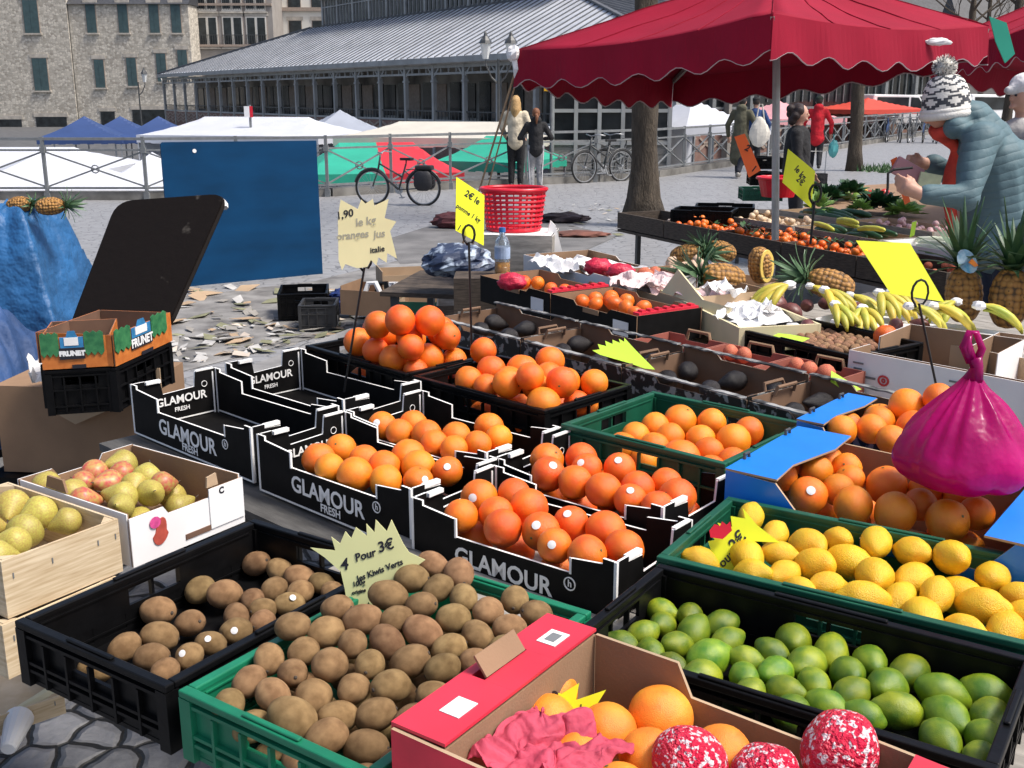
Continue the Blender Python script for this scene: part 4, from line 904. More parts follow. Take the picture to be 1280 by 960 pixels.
# ------------------------------------------------------------------ houses behind
def windows(t,pts,w,h,m,fm,y,arch=True):
    w*=kD; h*=kD
    for x,z in pts:
        f=MB(); f.box((x,y-.03,z+.1),(w+.16,.10,h+.22)); o=f.build('window',fm,t)
        q=MB(); q.box((x,y-.12,z-h/2-.12),(w+.5,.34,.2)); q.build('sill',K['patbrick2'],o); q=MB(); q.box((x,y-.05,z+h/2+.32),(w+.6,.12,.5)); q.build('lintel',K['patbrick2'],o)
        p=MB(); p.box((x,y-.085,z),(w,.04,h)); p.box((x,y-.115,z),(.05,.03,h)) if not arch else p.box((x,y-.115,z),(.04,.03,h)); p.build('shutter' if arch else 'pane',m,o)
def house(px0,px1,D,ztop,label,wall,roof,name='house',rz=0,depth=10,roofh=2.5,flat=False):
    a=PD(px0,120,D); c=PD(px1,120,D); w=c.x-a.x
    t=thing(name,label,'building',(a.x,D,ZL),rz); H=ztop-ZL
    b=MB(); b.lohi((0,0,0),(w,depth,H)); b.build('wall',wall,t)
    r=MB()
    if flat: r.lohi((-.2,-.3,H),(w+.2,depth,H+.3))
    else: r.prism([(-.4,0),(depth+.4,0),(depth/2,roofh)],(w/2,0,H),(0,1,0),(0,0,1),w+.4)
    r.build('roof',roof,t)
    return t,w,H
D=150; kD=150/112.; zz=lambda py:EYE+(120-py)/FPX*D-ZL
t,w,H=house(-60,94,D,PD(0,-60,D).z,'rubble stone building with teal shutters, taller left half at picture edge',K['rubble'],K['slate'],'stone_house')
xx=lambda px,px0:(px-px0)/FPX*D
windows(t,[(xx(46,-60),zz(29)),(xx(50,-60),zz(95))],1.45,3.1,K['shutter'],K['patbrick'],0); windows(t,[(xx(57,-60),zz(157)),(xx(2,-60),zz(160))],3.0,2.0,K['darksheet'],K['darksteel'],0)
windows(t,[(xx(-20,-60),zz(29)),(xx(-20,-60),zz(95))],1.45,3.1,K['shutter'],K['patbrick'],0)
t,w,H=house(95.4,243,D+.4,PD(0,5,D).z,'rubble stone building with two rows of narrow teal windows and slate eaves',K['rubble'],K['slate'],'stone_house',roofh=4)
windows(t,[(xx(x,95),zz(31)) for x in (122,160,197,223)]+[(xx(x,95),zz(y)) for x,y in ((126,94),(165,92),(201,87),(227,83))],.95,2.7,K['shutter'],K['patbrick'],0)
windows(t,[(xx(131,95),zz(147))],1.3,1.4,K['darksheet'],K['darksteel'],0); windows(t,[(xx(186,95),zz(148))],4.,1.9,K['darksheet'],K['darksteel'],0)
dp=MB(); dp.bar((.0,-.1,0),(.0,-.1,H),.14); dp.build('drainpipe',K['darksteel'],t)
t,w,H=house(243.4,346,D+5,PD(0,-50,D).z,'grey rendered town house with tall french windows and railings',K['render'],K['slate'])
windows(t,[(xx(x,243),zz(y)) for x in (265,296,325) for y in (44,2,-38)],2.1,3.0,K['cream_render'],K['patbrick'],0,False)
for p_ in list(t.children):
    if p_.name.startswith('window'):
        b=MB(); x=sum(v.co.x for v in p_.data.vertices)/len(p_.data.vertices); z_=sum(v.co.z for v in p_.data.vertices)/len(p_.data.vertices)
        for k in range(-4,5): b.box((x+k*.33,-.3,z_-1.2),(.05,.05,1.4))
        b.box((x,-.3,z_-.5),(2.9,.07,.07)); b.build('window_guard',K['darksteel'],p_)
        g=MB()
        for k in (-.7,.7): g.box((x+k,-.14,z_),(1.05,.03,3.5))
        g.build('pane',K['darksheet'],p_)
b=MB(); b.box((w/2,-.2,zz(60)),(w,.35,.3)); b.box((w/2,-.2,zz(12)),(w,.35,.3)); b.build('cornice',K['patbrick'],t)
t,w,H=house(346.6,470,D+12,PD(0,-40,D).z,'cream rendered house with small square windows beyond the hall roof',K['cream_render'],K['slate'])
windows(t,[(xx(x,346),zz(y)) for x in (374,404,434,462) for y in (0,39)],1.3,2.0,K['darksheet'],K['patbrick'],0,False)
b=MB(); b.box((w/2,-.2,zz(13)),(w+.6,.35,.5)); b.build('cornice',K['patbrick'],t)
house(1120,1195,150,PD(0,45,150).z,'pale stone house with slate roof far beyond the red umbrella',K['cream_render'],K['slate'],roofh=5)
house(1196,1330,140,PD(0,50,140).z,'grey house with slate roof at the far right edge behind bare trees',K['render'],K['slate'],roofh=6)
house(980,1119,175,PD(0,60,175).z,'rendered house far behind the hall end',K['render'],K['slate'],roofh=5)
house(470,980,210,PD(0,25,210).z,'long terrace of rendered houses far behind the hall lantern',K['cream_render'],K['slate'],roofh=5)
# street lamps
def lamp(px,D,ztop,label,heads=2):
    p=PD(px,120,D); t=thing('street_lamp',label,'street lamp',(p.x,D,ZL),0,'street lamps'); h=ztop-ZL; t.scale=(.8,.8,1)
    b=MB(); b.tube([(0,0,0),(0,0,.8),(0,0,.82),(0,0,h-.6)],[.11,.10,.06,.045],10)
    for s in ((-1,1) if heads==2 else (1,)): b.tube([(0,0,h-1.3),(s*.25,0,h-1.1),(s*.45,0,h-.75),(s*.45,0,h-.62)],.03,6)
    b.build('lamp_post',K['darksteel'],t)
    for s in ((-1,1) if heads==2 else (1,)):
        l=MB(); l.lathe([(.10,0),(.20,.42)],6,0,(s*.45,0,h-.60)); l.build('lamp_glass',mat('frosted_lamp_glass',(.6,.62,.62),.3,.05),t)
        c=MB(); c.lathe([(.24,.42),(.20,.50),(.08,.62),(.05,.70),(0,.78)],8,0,(s*.45,0,h-.60)); c.build('lamp_cap',K['darksteel'],t)
lamp(623,32,PD(0,46,32).z,'two-headed street lamp with lanterns in front of the hall roof')
lamp(174,60,PD(0,88,60).z,'slim one-armed street lamp in front of the stone building',1)
# yellow sign by the umbrella
p=PD(687,100,26); t=thing('street_sign','yellow rectangular sign with black figures under the umbrella tip','sign',(p.x,26,ZL)); hz=p.z-ZL
b=MB(); b.tube([(.05,0,0),(.05,0,hz+.3)],.035,8); b.build('sign_pole',K['greysteel'],t)
b=MB(); b.box((0,-.06,hz),(.26,.02,.50)); b.build('sign_plate',mat('yellow_sign_paint',(.80,.42,.01),.4,.05),t)
b=MB(); b.box((0,-.073,hz+.12),(.25,.004,.025)); b.bar((-.06,-.073,hz-.02),(.05,-.073,hz),.005,.04); b.bar((.03,-.073,hz),(-.02,-.073,hz-.18),.005,.03); b.build('sign_figure',K['ink'],t)
# post in front of the long white tent
p=PD(313,150,33); t=thing('marker_post','thin post with red and white board above the long white tent','post',(p.x,33,ZL)); h=PD(0,131,33).z-ZL
b=MB(); b.tube([(0,0,0),(0,0,h)],.04,8); b.build('pole',K['greysteel'],t); b=MB(); b.box((-.08,-.05,h-.2),(.16,.02,.32)); b.build('board',K['paper'],t); b=MB(); b.box((.05,-.05,h-.2),(.09,.02,.32)); b.build('board_stripe',K['redpl'],t)
# ------------------------------------------------------------------ trees
def tree(px,D,r0,r1,h,label,z0=0.,flare=1.6,bran=True,seed=0,lean=(0,0),limbs=9):
    rr=random.Random(seed); p=PD(px,120,D); t=thing('tree',label,'tree',(p.x,D,z0)); b=MB(); n=18; pts=[];rs=[]
    for i in range(n+1):
        k=i/n; pts.append((lean[0]*k*h+.04*math.sin(k*9+seed),lean[1]*k*h+.04*math.cos(k*7),k*h)); rs.append((r0+(r1-r0)*k)*(1+(flare-1)*math.exp(-k*h/.35))*(1+.05*math.sin(k*40+seed)))
    b.tube(pts,rs,20)
    o=b.build('trunk',K['bark'],t,smooth=True)
    for v in o.data.vertices:
        q=v.co; f=noise.noise(Vector((q.x*9,q.y*9,q.z*1.2)))*.09*r0/.2*.8; d=Vector((q.x,q.y,0)).normalized(); v.co=q+d*f
    c=MB()
    def branch(a,d,L,r,dep):
        ps=[a]; q=a
        for i in range(5):
            d=(d+Vector((rr.uniform(-.25,.25),rr.uniform(-.25,.25),rr.uniform(-.05,.22)))).normalized(); q=q+d*L/5; ps.append(q)
        c.tube(ps,[r*(1-.75*i/5) for i in range(6)],6,caps=False)
        if dep>0:
            for _ in range(4): k=rr.randint(1,5); branch(ps[k],(d+Vector((rr.uniform(-1,1),rr.uniform(-1,1),rr.uniform(-.2,.8)))).normalized(),L*.62,r*.42,dep-1)
    if bran:
        for i in range(limbs):
            a=Vector(pts[int(n*.55)+int((n*.45)*i/limbs)]); ang=i*2.4
            branch(a,Vector((math.cos(ang),math.sin(ang),.7)).normalized(),h*.4,r1*.7,2)
        c.build('crown',K['bark'],t)
    return t
tree(806,15.9,.195,.14,7.5,'thick rough tree trunk rising behind the red umbrella beside the clementine tray',seed=1,flare=1.75)
tree(1074,28,.165,.13,9,'thin straight tree trunk with green tuft at its foot',seed=2,flare=1.35)
for i,(px,D) in enumerate(((1205,60),(1262,48),(1225,85))): tree(px,D,.22,.1,11,['bare branching tree above the right end of the umbrella','bare tree at the right edge above the second umbrella','more distant bare tree between two others at the upper right'][i],seed=5+i)
p=P(1074,206,0); b=MB(); rr=random.Random(3)
for i in range(260):
    a=rr.uniform(0,6.3); d=rr.random()**.6*1.0; q=Vector((p.x+d*math.cos(a),28+d*.9*math.sin(a),0)); h=rr.uniform(.05,.2); w=Vector((.03,0,0)); tt=Vector((rr.uniform(-.1,.1),rr.uniform(-.1,.1),h)); b.add([q-w,q+w,q+tt],[(0,1,2)])
tag(b.build('grass_tuft',K['leaf']),'tuft of grass round the thin tree trunk','grass',kind='stuff')
# ------------------------------------------------------------------ tables under the crates
def tabl(label,cr0,yaw,w,d,z,off=(.12,.10),m=None,legs=((.1,.5),(.92,.3),(.92,.95),(.1,.95))):
    a=R(yaw); u=Vector((math.cos(a),math.sin(a))); n=Vector((-u.y,u.x)); o=Vector(cr0)+u*off[0]+n*off[1]
    return table('trestle_table',label,(o.x,o.y),None,w,d,z,m or K['greywood'],legs,yaw,'trestle tables of the stall')
tabl('grey plank trestle table under the kiwi, lime and lemon crates',(-.885,1.74),-33.5,1.60,.95,.822,legs=((.35,.6),(.92,.3),(.92,.95),(.3,.95)))
tabl('grey plank trestle table under the black lettered boxes',(-1.232,3.365),-43.5,1.95,.76,.772,m=K['dgw'],off=(-.02,-.12),legs=((.3,.9),(.92,.35),(.92,.95)))
tabl('grey plank trestle table under the far orange crates and green crate',(-.80,3.95),-45,1.75,.45,.769,off=(0,.02))
tabl('grey plank trestle table under the blue orange boxes',(.55,2.45),-38.5,.95,.85,.766,off=(.06,.03))
# ------------------------------------------------------------------ middle rows: avocados, persimmons, nuts, fruit
av0=P(548,396,.97); avd=P(940,498,.97)-av0; avl=avd.length/3.02; avyaw=math.degrees(math.atan2(avd.y,avd.x))
AV=[]; K['camo2']=mat('creased_printed_edge',(.34,.34,.33),.5,.1,11,col2=(.025,.025,.025),sharp=(.40,.56),detail=7)
for i,lb in enumerate(('avocado box with black and white print and brown inside, farthest left of its row','avocado box with black and white print, just left of the lime-yellow price star','avocado box holding the lime-yellow price star','avocado box with black and white print nearest the blue orange boxes')):
    q=av0+avd.normalized()*avl*i; c=Cr((q.x,q.y),avyaw,avl*.985,.31,.97,.17); AV.append(c)
    t=open_box(c,K['avoin'],K['camo'],lb,'box',group='avocado boxes',front=.94,back=1.12)
    for s in (-1,1): h=MB(); h.tube([(s*(c.w/2-.012),-.05,c.H-.01),(s*(c.w/2-.022),-.045,c.H+.018),(s*(c.w/2-.022),.045,c.H+.018),(s*(c.w/2-.012),.05,c.H-.01)],.006,6); h.build('wire_handle',K['avoin'],t)
    for s,hh in ((-1,c.H*.94),(1,c.H*1.12)):
        h=MB(); h.grid(lambda u,v:Vector(((u-.5)*c.w*.97,s*(c.d/2-.002)-s*.022*v,hh+.004+.004*noise.noise(Vector((u*14+i*5,v*2,s))))),30,2); q_=h.build('rolled_lip',K['camo2'],t); q_.modifiers.new('t','SOLIDIFY').thickness=.005
    if i in(1,3): l=MB(); l.box((c.w*.34,-c.d/2-.006,c.H*.45),(.10,.003,.055)); l.build('box_label',K['paper'],t)
ZA=(540,300); sa=.2656
def avofill(c,k,label,group):
    rq=random.Random(k)
    for i in range(9):
        o=bpy.data.objects.new('avocado',rq.choice(FM['avocado'])); C.objects.link(o); r=.043; o.location=c.wp(c.w*(.14+.36*(i%3)+rq.uniform(-.02,.02)),c.d*(.18+.30*(i//3)+rq.uniform(-.02,.02)),c.zb+.088+.018*(i//3)); o.scale=(r,)*3; o.rotation_euler=(rq.uniform(1.2,1.9),0,rq.uniform(0,6)); tag(o,label,'avocado',group)
def few(cr,kind,lst,off,sc,z,label,group,cat,**k): return heap(cr,kind,lst,off,sc,z,label,group,cat,fill=0,**k)
avofill(AV[0],0,'dark avocado in the farthest-left printed box','avocados in the far left box')
avofill(AV[1],1,'dark avocado in the second printed box from the left','avocados in the second box')
avofill(AV[2],2,'dark avocado beside the lime-yellow price star','avocados in the third box')
avofill(AV[3],3,'dark avocado in the printed box nearest the blue boxes','avocados in the fourth box')
# second row
p0=P(601,344,.99); p1=P(798,396,.99); dd=p1-p0; L2=dd.length/2; yw=math.degrees(math.atan2(dd.y,dd.x)); PB=[]
for i in range(5):
    q=p0+dd.normalized()*L2*i; c=Cr((q.x,q.y),yw,L2*.985,.35,.99,.13)
    if i>1: b0_=P(838,414,.93); e_=P(1085,464,.93)-b0_; ya=math.atan2(e_.y,e_.x); q=b0_+e_*((i-2)/3)+Vector((math.sin(ya),-math.cos(ya),0))*.25; c=Cr((q.x,q.y),math.degrees(ya),e_.length/3*.985,.24,.93,.10)
    PB.append(c)
    lb=('black-fronted tray of tomatoes left of the red-lined persimmon tray','black-fronted tray of persimmons with red inner liner','reddish brown shallow tray behind the printed avocado boxes, next to the persimmons','reddish brown shallow tray with peaches behind the third avocado box','reddish brown shallow tray with peaches by the white carton')[i]
    t=open_box(c,mat('rosy_card',(.33,.10,.07),.8,.2) if i>1 else K['brown'],K['blackboard'] if i<2 else mat('rosy_outer_card',(.28,.09,.06),.8,.2),lb,'box',name='fruit_tray',group='shallow fruit trays')
    if i<2:
        l=MB(); l.box((c.w*.34,-c.d/2-.006,c.H*.5),(.10,.003,.06)); l.build('box_label',K['paper'],t)
        l=MB(); l.box((0,-c.d/2-.006,c.H*.78),(.11,.004,.022)); l.build('hand_slot',K['brown'],t)
        e=MB(); e.box((c.w/2-.025,0,c.H+.004),(.04,c.d-.03,.012))
        for k in range(7): e.box((c.w/2-.025,(k-3)*c.d/8,c.H+.013),(.03,.02,.012))
        e.build('liner',K['redcard'],t)
    else:
        l=MB(); l.tube([(-.06,0.13,c.H-.02),(-.05,.13,c.H+.02),(.05,.13,c.H+.02),(.06,.13,c.H-.02)],.007,6); l.build('handle',K['brown'],t)
few(PB[1],'clem',[(745,265,38),(800,265,38),(860,295,42),(905,275,38),(925,320,42),(980,320,42),(840,250,36),(955,345,36),(700,270,34),(770,300,36)],ZA,sa,.95,'orange persimmon in the red-lined black tray','persimmons in the red-lined tray','persimmon',name='persimmon',rm=.040,seed=25)
few(PB[0],'clem',[(415,190,34),(625,240,34),(655,250,34),(470,200,32),(560,230,32)],ZA,sa,.94,'red-orange tomato in the tray left of the persimmons','tomatoes in the small tray','tomato',name='tomato',rm=.038,seed=26,kinds=['blood'])
FM['peach']=[fruit_mesh('peach',mat('peach_skin',(.62,.22,.10),.7,.4,9,col2=(.45,.07,.05)),(1,1,.92),dimple(3),12,8)]
ZB=(820,280); sb=.21875
few(PB[3],'peach',[(490,725,45),(530,735,40)],ZB,sb,.91,'red peach in the reddish tray behind the third avocado box','peaches in one reddish tray','peach',rm=.037,seed=27)
few(PB[4],'peach',[(800,810,50),(940,845,52),(870,830,40)],ZB,sb,.91,'red peach in the reddish tray beside the white carton','peaches in the tray by the carton','peach',rm=.037,seed=28)
# third row: two white-lined boxes, wooden tray, walnut crate, white carton
q0,q1=P(655,318,1.0),P(782,352,1.0); c=Cr((q0.x,q0.y),math.degrees(math.atan2((q1-q0).y,(q1-q0).x)),(q1-q0).length,.42,1.0,.16); WB1=c
open_box(c,K['brown'],K['paper'],'white-edged carton with paper liner behind the tomato tray','box')
def crumple(name,label,cat,p,sx,sy,m,h=.05,rz=0,seed=0,base=0.):
    b=MB(); b.grid(lambda u,v:Vector(((u-.5)*sx+.02*noise.noise(Vector((u*6,v*6,seed))),(v-.5)*sy+.02*noise.noise(Vector((u*6,v*6,seed+9))),base+h*(.6+noise.noise(Vector((u*3.2,v*3.2,seed+.5))))+h*.5*noise.noise(Vector((u*9,v*9,seed))))),22,18)
    o=b.build(name,m,loc=p,rot=(0,0,rz)); s=o.modifiers.new('t','SOLIDIFY'); s.thickness=.0012; return tag(o,label,cat)
crumple('paper_liner','folded white paper lying in the white-edged carton','paper',WB1.wp(WB1.w*.5,WB1.d*.55,.95),WB1.w*.85,.32,K['paper'],.05,WB1.yaw,1)
q0,q1=P(735,338,1.0),P(850,372,1.0); c=Cr((q0.x+.05,q0.y+.05),math.degrees(math.atan2((q1-q0).y,(q1-q0).x)),(q1-q0).length,.45,.99,.14); WB2=c
open_box(c,K['brown'],K['kraft'],'brown carton of tissue-wrapped pink peaches behind the persimmons','box',front=.9)
few(WB2,'peach',[(850,160,40),(800,180,35),(905,120,34),(950,150,36),(1010,170,36),(880,180,34),(960,190,30),(760,120,30)],ZA,sa,.96,'pink peach among tissue in the brown carton','peaches in the tissue carton','peach',rm=.038,seed=29)
crumple('paper_liner','crumpled pinkish white tissue around the peaches','paper',WB2.wp(WB2.w*.55,WB2.d*.35,.93),WB2.w*.8,.3,mat('rosy_tissue',(.70,.52,.52),.8,.1),.06,WB2.yaw,4)
q0,q1=P(826,362,.97),P(926,410,.97); c=Cr((q0.x,q0.y),math.degrees(math.atan2((q1-q0).y,(q1-q0).x)),(q1-q0).length,.34,.97,.10); CW=c
open_box(c,K['creamwood'],K['creamwood'],'cream wooden box lined with white paper left of the walnut crate','box',name='wooden_box',notch=False,th=.012)
crumple('paper_liner','white paper sheet lining the cream wooden box','paper',CW.wp(CW.w*.55,CW.d*.5,.93),CW.w*.85,.30,K['paper'],.05,CW.yaw,7)
b=MB(); cc=CW.wp(CW.w*.42,.01,.955); b.prism([(-.30,0),(.26,0),(.28,.05),(.06,.045),(-.22,.14)],(0,0,0),(1,0,0),(0,0,1),.012); tag(b.build('slanted_board',K['creamwood'],loc=cc,rot=(R(-20),0,CW.yaw+R(8))),'pale cream wooden lid board with pointed corner leaning on its box','board')
wn_cr=Cr(tuple(P(928,412,.96)[:2]),-56,.54,.40,.96,.13)
plastic(wn_cr,K['blackpl'],'black plastic crate of walnuts with yellow tag behind the avocado row','plastic fruit crates',lat=False)
rr=random.Random(31); wl=[(745,550,30),(700,590,30),(750,595,30),(900,620,32),(985,595,30),(1045,620,28),(690,600,26)]+[(rr.uniform(880,1215),rr.uniform(600,720),27) for _ in range(55)]
few(wn_cr,'walnut',wl,ZB,sb,.925,'brown walnut in the black plastic crate','walnuts in the black crate','walnut',floor=.86,rm=.023,tilt='side',seed=30)
cb=Cr(tuple(P(1062,437,.99)[:2]),-48,.72,.14,.99,.20)
t=open_box(cb,K['brown'],K['paper'],'white printed carton front with round red emblem behind the rear blue box','box',notch=False,back=.85)
F=[o for o in t.children if o.name.startswith('front_panel')][0]
for x in (-.22,.13):
    ring=MB(); ring.tube([(x+.018*math.cos(a),-cb.d/2-.005,.115+.016*math.sin(a)) for a in [2*PI*i/14 for i in range(15)]],.004,5); ring.tube([(x+.006*math.cos(a),-cb.d/2-.005,.115+.006*math.sin(a)) for a in [2*PI*i/8 for i in range(9)]],.003,5); ring.build('ring_mark',K['redink'],F)
    pr=MB()
    for k in range(4): pr.box((x-.10,-cb.d/2-.0045,.16-.02*k),(.04-.008*(k%2),.002,.006))
    pr.box((x-.05,-cb.d/2-.0045,.115),(.04,.002,.008)); pr.build('print_line',K['greysteel'],F)
sk_=MB()
for k in range(5): sk_.tube([(.0+.02*k,-cb.d/2-.004,.03+.015*k),(.015+.02*k,-cb.d/2-.004,.07),(.03+.02*k,-cb.d/2-.004,.05+.01*k)],.0016,4)
sk_.build('print_sketch',K['pinkcard'],F)
e=MB(); e.box((.33,-cb.d/2-.006,.12),(.09,.012,.24)); e.build('corner_post',K['paper'],t)
for i,(px,py,wd) in enumerate(((1098,421,.42),(1214,432,.44))):
    q=P(px,py,1.0); c=Cr((q.x,q.y),-41,wd,.30,1.0,.17)
    open_box(c,K['brown'],K['paper'],('open brown carton behind the white printed one, single orange inside','empty brown carton at the right edge below the banana bunches')[i],'box',notch=False,front=.35)
    if i==0:
        q=P(1107,420,.955); o=bpy.data.objects.new('orange',FM['blood'][0]); C.objects.link(o); o.location=q; o.scale=(.045,)*3; tag(o,'single orange alone in the open brown carton','orange')
# table for these rows
tabl('grey plank trestle table under the avocado and persimmon trays',(av0.x,av0.y),avyaw,2.1,1.35,.795,off=(.03,.03))
tabl('grey plank trestle table under the bananas and pineapples',tuple((P(960,400,.8))[:2]),-48,2.4,1.0,.793,off=(-.1,.1))
# ------------------------------------------------------------------ bananas and pineapples
def banana_bunch(loc,rz,n,label,s=1.,flip=1,tilt=0.):
    t=thing('banana_bunch',label,'bananas',loc,0,'banana bunches',rot=(tilt,0,rz)); t.scale=(s,s,s*.72)
    for i in range(n):
        a=(i-(n-1)/2)*.26; b=MB(); pts=[];rs=[]
        for k in range(9):
            th=k/8*1.25; x=.17*math.sin(th)*1.0; z=.11-.19*(1-math.cos(th))+.02
            pts.append((x*math.cos(a)+.018*(i%2),x*math.sin(a),z-.03*(i%2))); rs.append([.008,.010,.017,.020,.021,.020,.018,.012,.005][k])
        b.tube(pts,rs,7); b.build('banana',K['banana'],t,smooth=True)
    c=MB(); c.ell((0,0,.125),(.03,.03,.026),8,6,fn=lambda v:v*(1+.3*noise.noise(v*3))); c.build('wrapped_stalk',K['paper'],t)
    return t
for i,(px,py,rz,n,s,tl,lb) in enumerate((
 (986,376,200,5,1.25,0,'green-tipped bananas, leftmost bunch beside the cut pineapple'),(1030,385,-60,5,1.1,0,'yellow bananas with white-wrapped stalk, second bunch from the left'),
 (1062,385,-30,4,1.05,0,'yellow banana bunch in the middle behind the walnut crate'),(1098,390,-65,6,1.15,0,'greenish banana bunch with white-wrapped stalk left of the wire sign holder'),
 (1112,380,-25,5,1.0,0,'banana bunch lying between the large yellow card and the rear pineapple'),(1045,400,-80,4,.95,.1,'small green-yellow bunch at the front edge of the white board'),(1080,400,-100,5,1.0,.1,'short yellow-green banana bunch in front between two others'),(1012,378,-35,4,1.0,0,'banana bunch lying behind the leftmost one'),(1195,392,-150,4,1.0,0,'banana bunch touching the left upright pineapple'),
 (1135,405,-20,4,1.05,0,'banana bunch directly under the large yellow card'),(1165,402,-15,4,1.2,0,'long yellow bananas right of the wire sign holder'),(1222,408,-10,3,1.2,0,'ripe yellow bananas in front of the upright pineapples'))):
    p=P(px,py-10,1.0); banana_bunch((p.x,p.y,.945+.02*(i%2)),R(rz),n,lb,s*.80,tilt=tl)
b=MB(); q=[P(*e,.0) for e in ((980,400),(1100,432),(1290,452),(1290,400),(1180,395),(990,380))]
_s=P(978,405,.95); sup=Cr((_s.x+.8*.2,_s.y+.6*.2),-50,1.55,.34,.95,.15)
open_box(sup,K['white'],K['kraft'],'pale display carton the banana bunches lie on','box',notch=False,front=.95)
b=MB(); b.box((0,0,.0),(1.45,.24,.02)); tag(b.build('display_board',K['paper'],loc=(sup.ctr().x,sup.ctr().y,.935),rot=(0,0,sup.yaw)),'white board under the banana bunches','board')
def pineapple(loc,rot,label,s=1.,leafm='pineleaf',leaves=42,cut=False,tagl=False,L=.20):
    t=thing('pineapple',label,'pineapple',loc,0,'pineapples',rot=rot); t.scale=(s,)*3
    def f(v):
        a=math.atan2(v.y,v.x); z=v.z; k=1+.045*math.cos(a*9+z*11)*math.cos(a*9-z*11)*math.sqrt(max(0,1-z*z))
        k2=max(1,(1-z*z)**-.12) if abs(z)<.97 else 1
        return Vector((v.x*k*k2,v.y*k*k2,z))
    b=MB(); b.ell((0,0,.10),(.062,.062,.10),54,40,fn=f); b.build('fruit',K['pineskin'],t,smooth=True)
    c=MB(); rr=random.Random(int(loc[0]*99))
    for i in range(leaves):
        a=i*2.4; up=i/leaves; ln=L*(.55+.6*up)*rr.uniform(.8,1.15); sp=(1-up)*1.05+.12; w=.015
        d=Vector((math.cos(a),math.sin(a),0)); n=Vector((-d.y,d.x,0)); ps=[]
        for k in range(5):
            q=k/4; out=ln*math.sin(sp)*q*(1+.35*q); z=.19+.02*up+ln*math.cos(sp)*q-.05*q*q*sp; ps.append((d*(.012+out)+Vector((0,0,z)),w*(1-q)**.7+.0006))
        vs=[];fs=[]
        for pnt,ww in ps: vs+= [pnt-n*ww,pnt-d*.004+Vector((0,0,-.004)),pnt+n*ww]
        for k in range(4):
            o=k*3; fs+=[(o,o+1,o+4,o+3),(o+1,o+2,o+5,o+4)]
        c.add(vs,fs)
    c.build('leaf_crown',K[leafm],t)
    if cut:
        m=MB(); m.lathe([(.0,0),(.060,0),(.058,.004),(0,.004)],24,0,(0,0,0),Matrix.Rotation(R(90),3,'X')); o=m.build('cut_face',K['pineflesh'],t,loc=(0,-.045,.10)); o.scale=(1,1,1.5)
    if tagl:
        g=MB(); g.prism([(.03*math.cos(a),.045*math.sin(a)) for a in [i*PI/8 for i in range(16)]],(0,0,0),(1,0,0),(0,0,1),.002); o=g.build('paper_tag',mat('blue_tag_paper',(.02,.20,.35),.5,.5,30,col2=(.45,.55,.6)),t,loc=(-.02,-.075,.225),rot=(R(-15),R(-25),0))
        g=MB(); g.prism([(.012,-.03),(.024,-.03),(.018,0.0),(.0,-.005)],(0,-.003,0),(1,0,0),(0,0,1),.002); g.build('tag_fruit',K['orange'],o)
    return t
p=P(1205,398,.9); pineapple((p.x,p.y,.88),(R(-4),R(-4),0),'upright pineapple with dark leaves and blue tag, left of the right-edge pair',1.25,'pineleafd',46,tagl=True)
p=P(1258,405,.9); pineapple((p.x,p.y,.88),(R(3),R(3),2),'upright pineapple with dark leaves at the right edge',1.3,'pineleafd',46,tagl=True)
p=P(1315,412,.9); pineapple((p.x,p.y,.88),(0,R(4),1),'upright pineapple partly outside the right edge',1.3,'pineleafd',46)
p=P(930,352,.95); pineapple((p.x,p.y,.955),(0,R(-82),R(15)),'whole pineapple lying with its leaves to the left beside a cut one',1.2,'pineleaf',36,L=.15)
p=P(945,350,.95); pineapple((p.x+.03,p.y+.02,.93),(0,R(-10),R(40)),'cut pineapple half showing yellow flesh',.95,'pineleaf',0,cut=True)
p=P(1068,365,.95); pineapple((p.x,p.y,.955),(0,R(-78),R(-25)),'pineapple lying behind the bananas, grey-green leaves pointing left',1.15,'pineleaf',40,L=.15)
p=P(838,326,.9); pineapple((p.x,p.y,.92),(0,R(80),R(-30)),'small pineapple lying farthest behind the peaches',1.05,'pineleaf',36,L=.14)
p=P(918,325,.9); pineapple((p.x,p.y,.93),(0,R(-75),R(20)),'pineapple lying behind the cut one',1.0,'pineleaf',36,L=.14)
for i,(px,py) in enumerate(((948,375),(958,383),(972,380),(985,390),(940,385))):
    p=P(px,py,.9); o=bpy.data.objects.new('mango',FM['avocado'][i%2]); C.objects.link(o); o.location=p; o.scale=(.055,)*3; o.rotation_euler=(1.4,.3,i*1.3); tag(o,'dark red mango lying between the pineapples and banana bunches','mango','mangoes by the bananas')
    if i==0: mm=mat('mango_skin',(.16,.05,.045),.45,.4,9); FM['mango']=[fruit_mesh('mango',mm,(.9,.9,1.1),pearf(3),16,10)]
    o.data=FM['mango'][0]
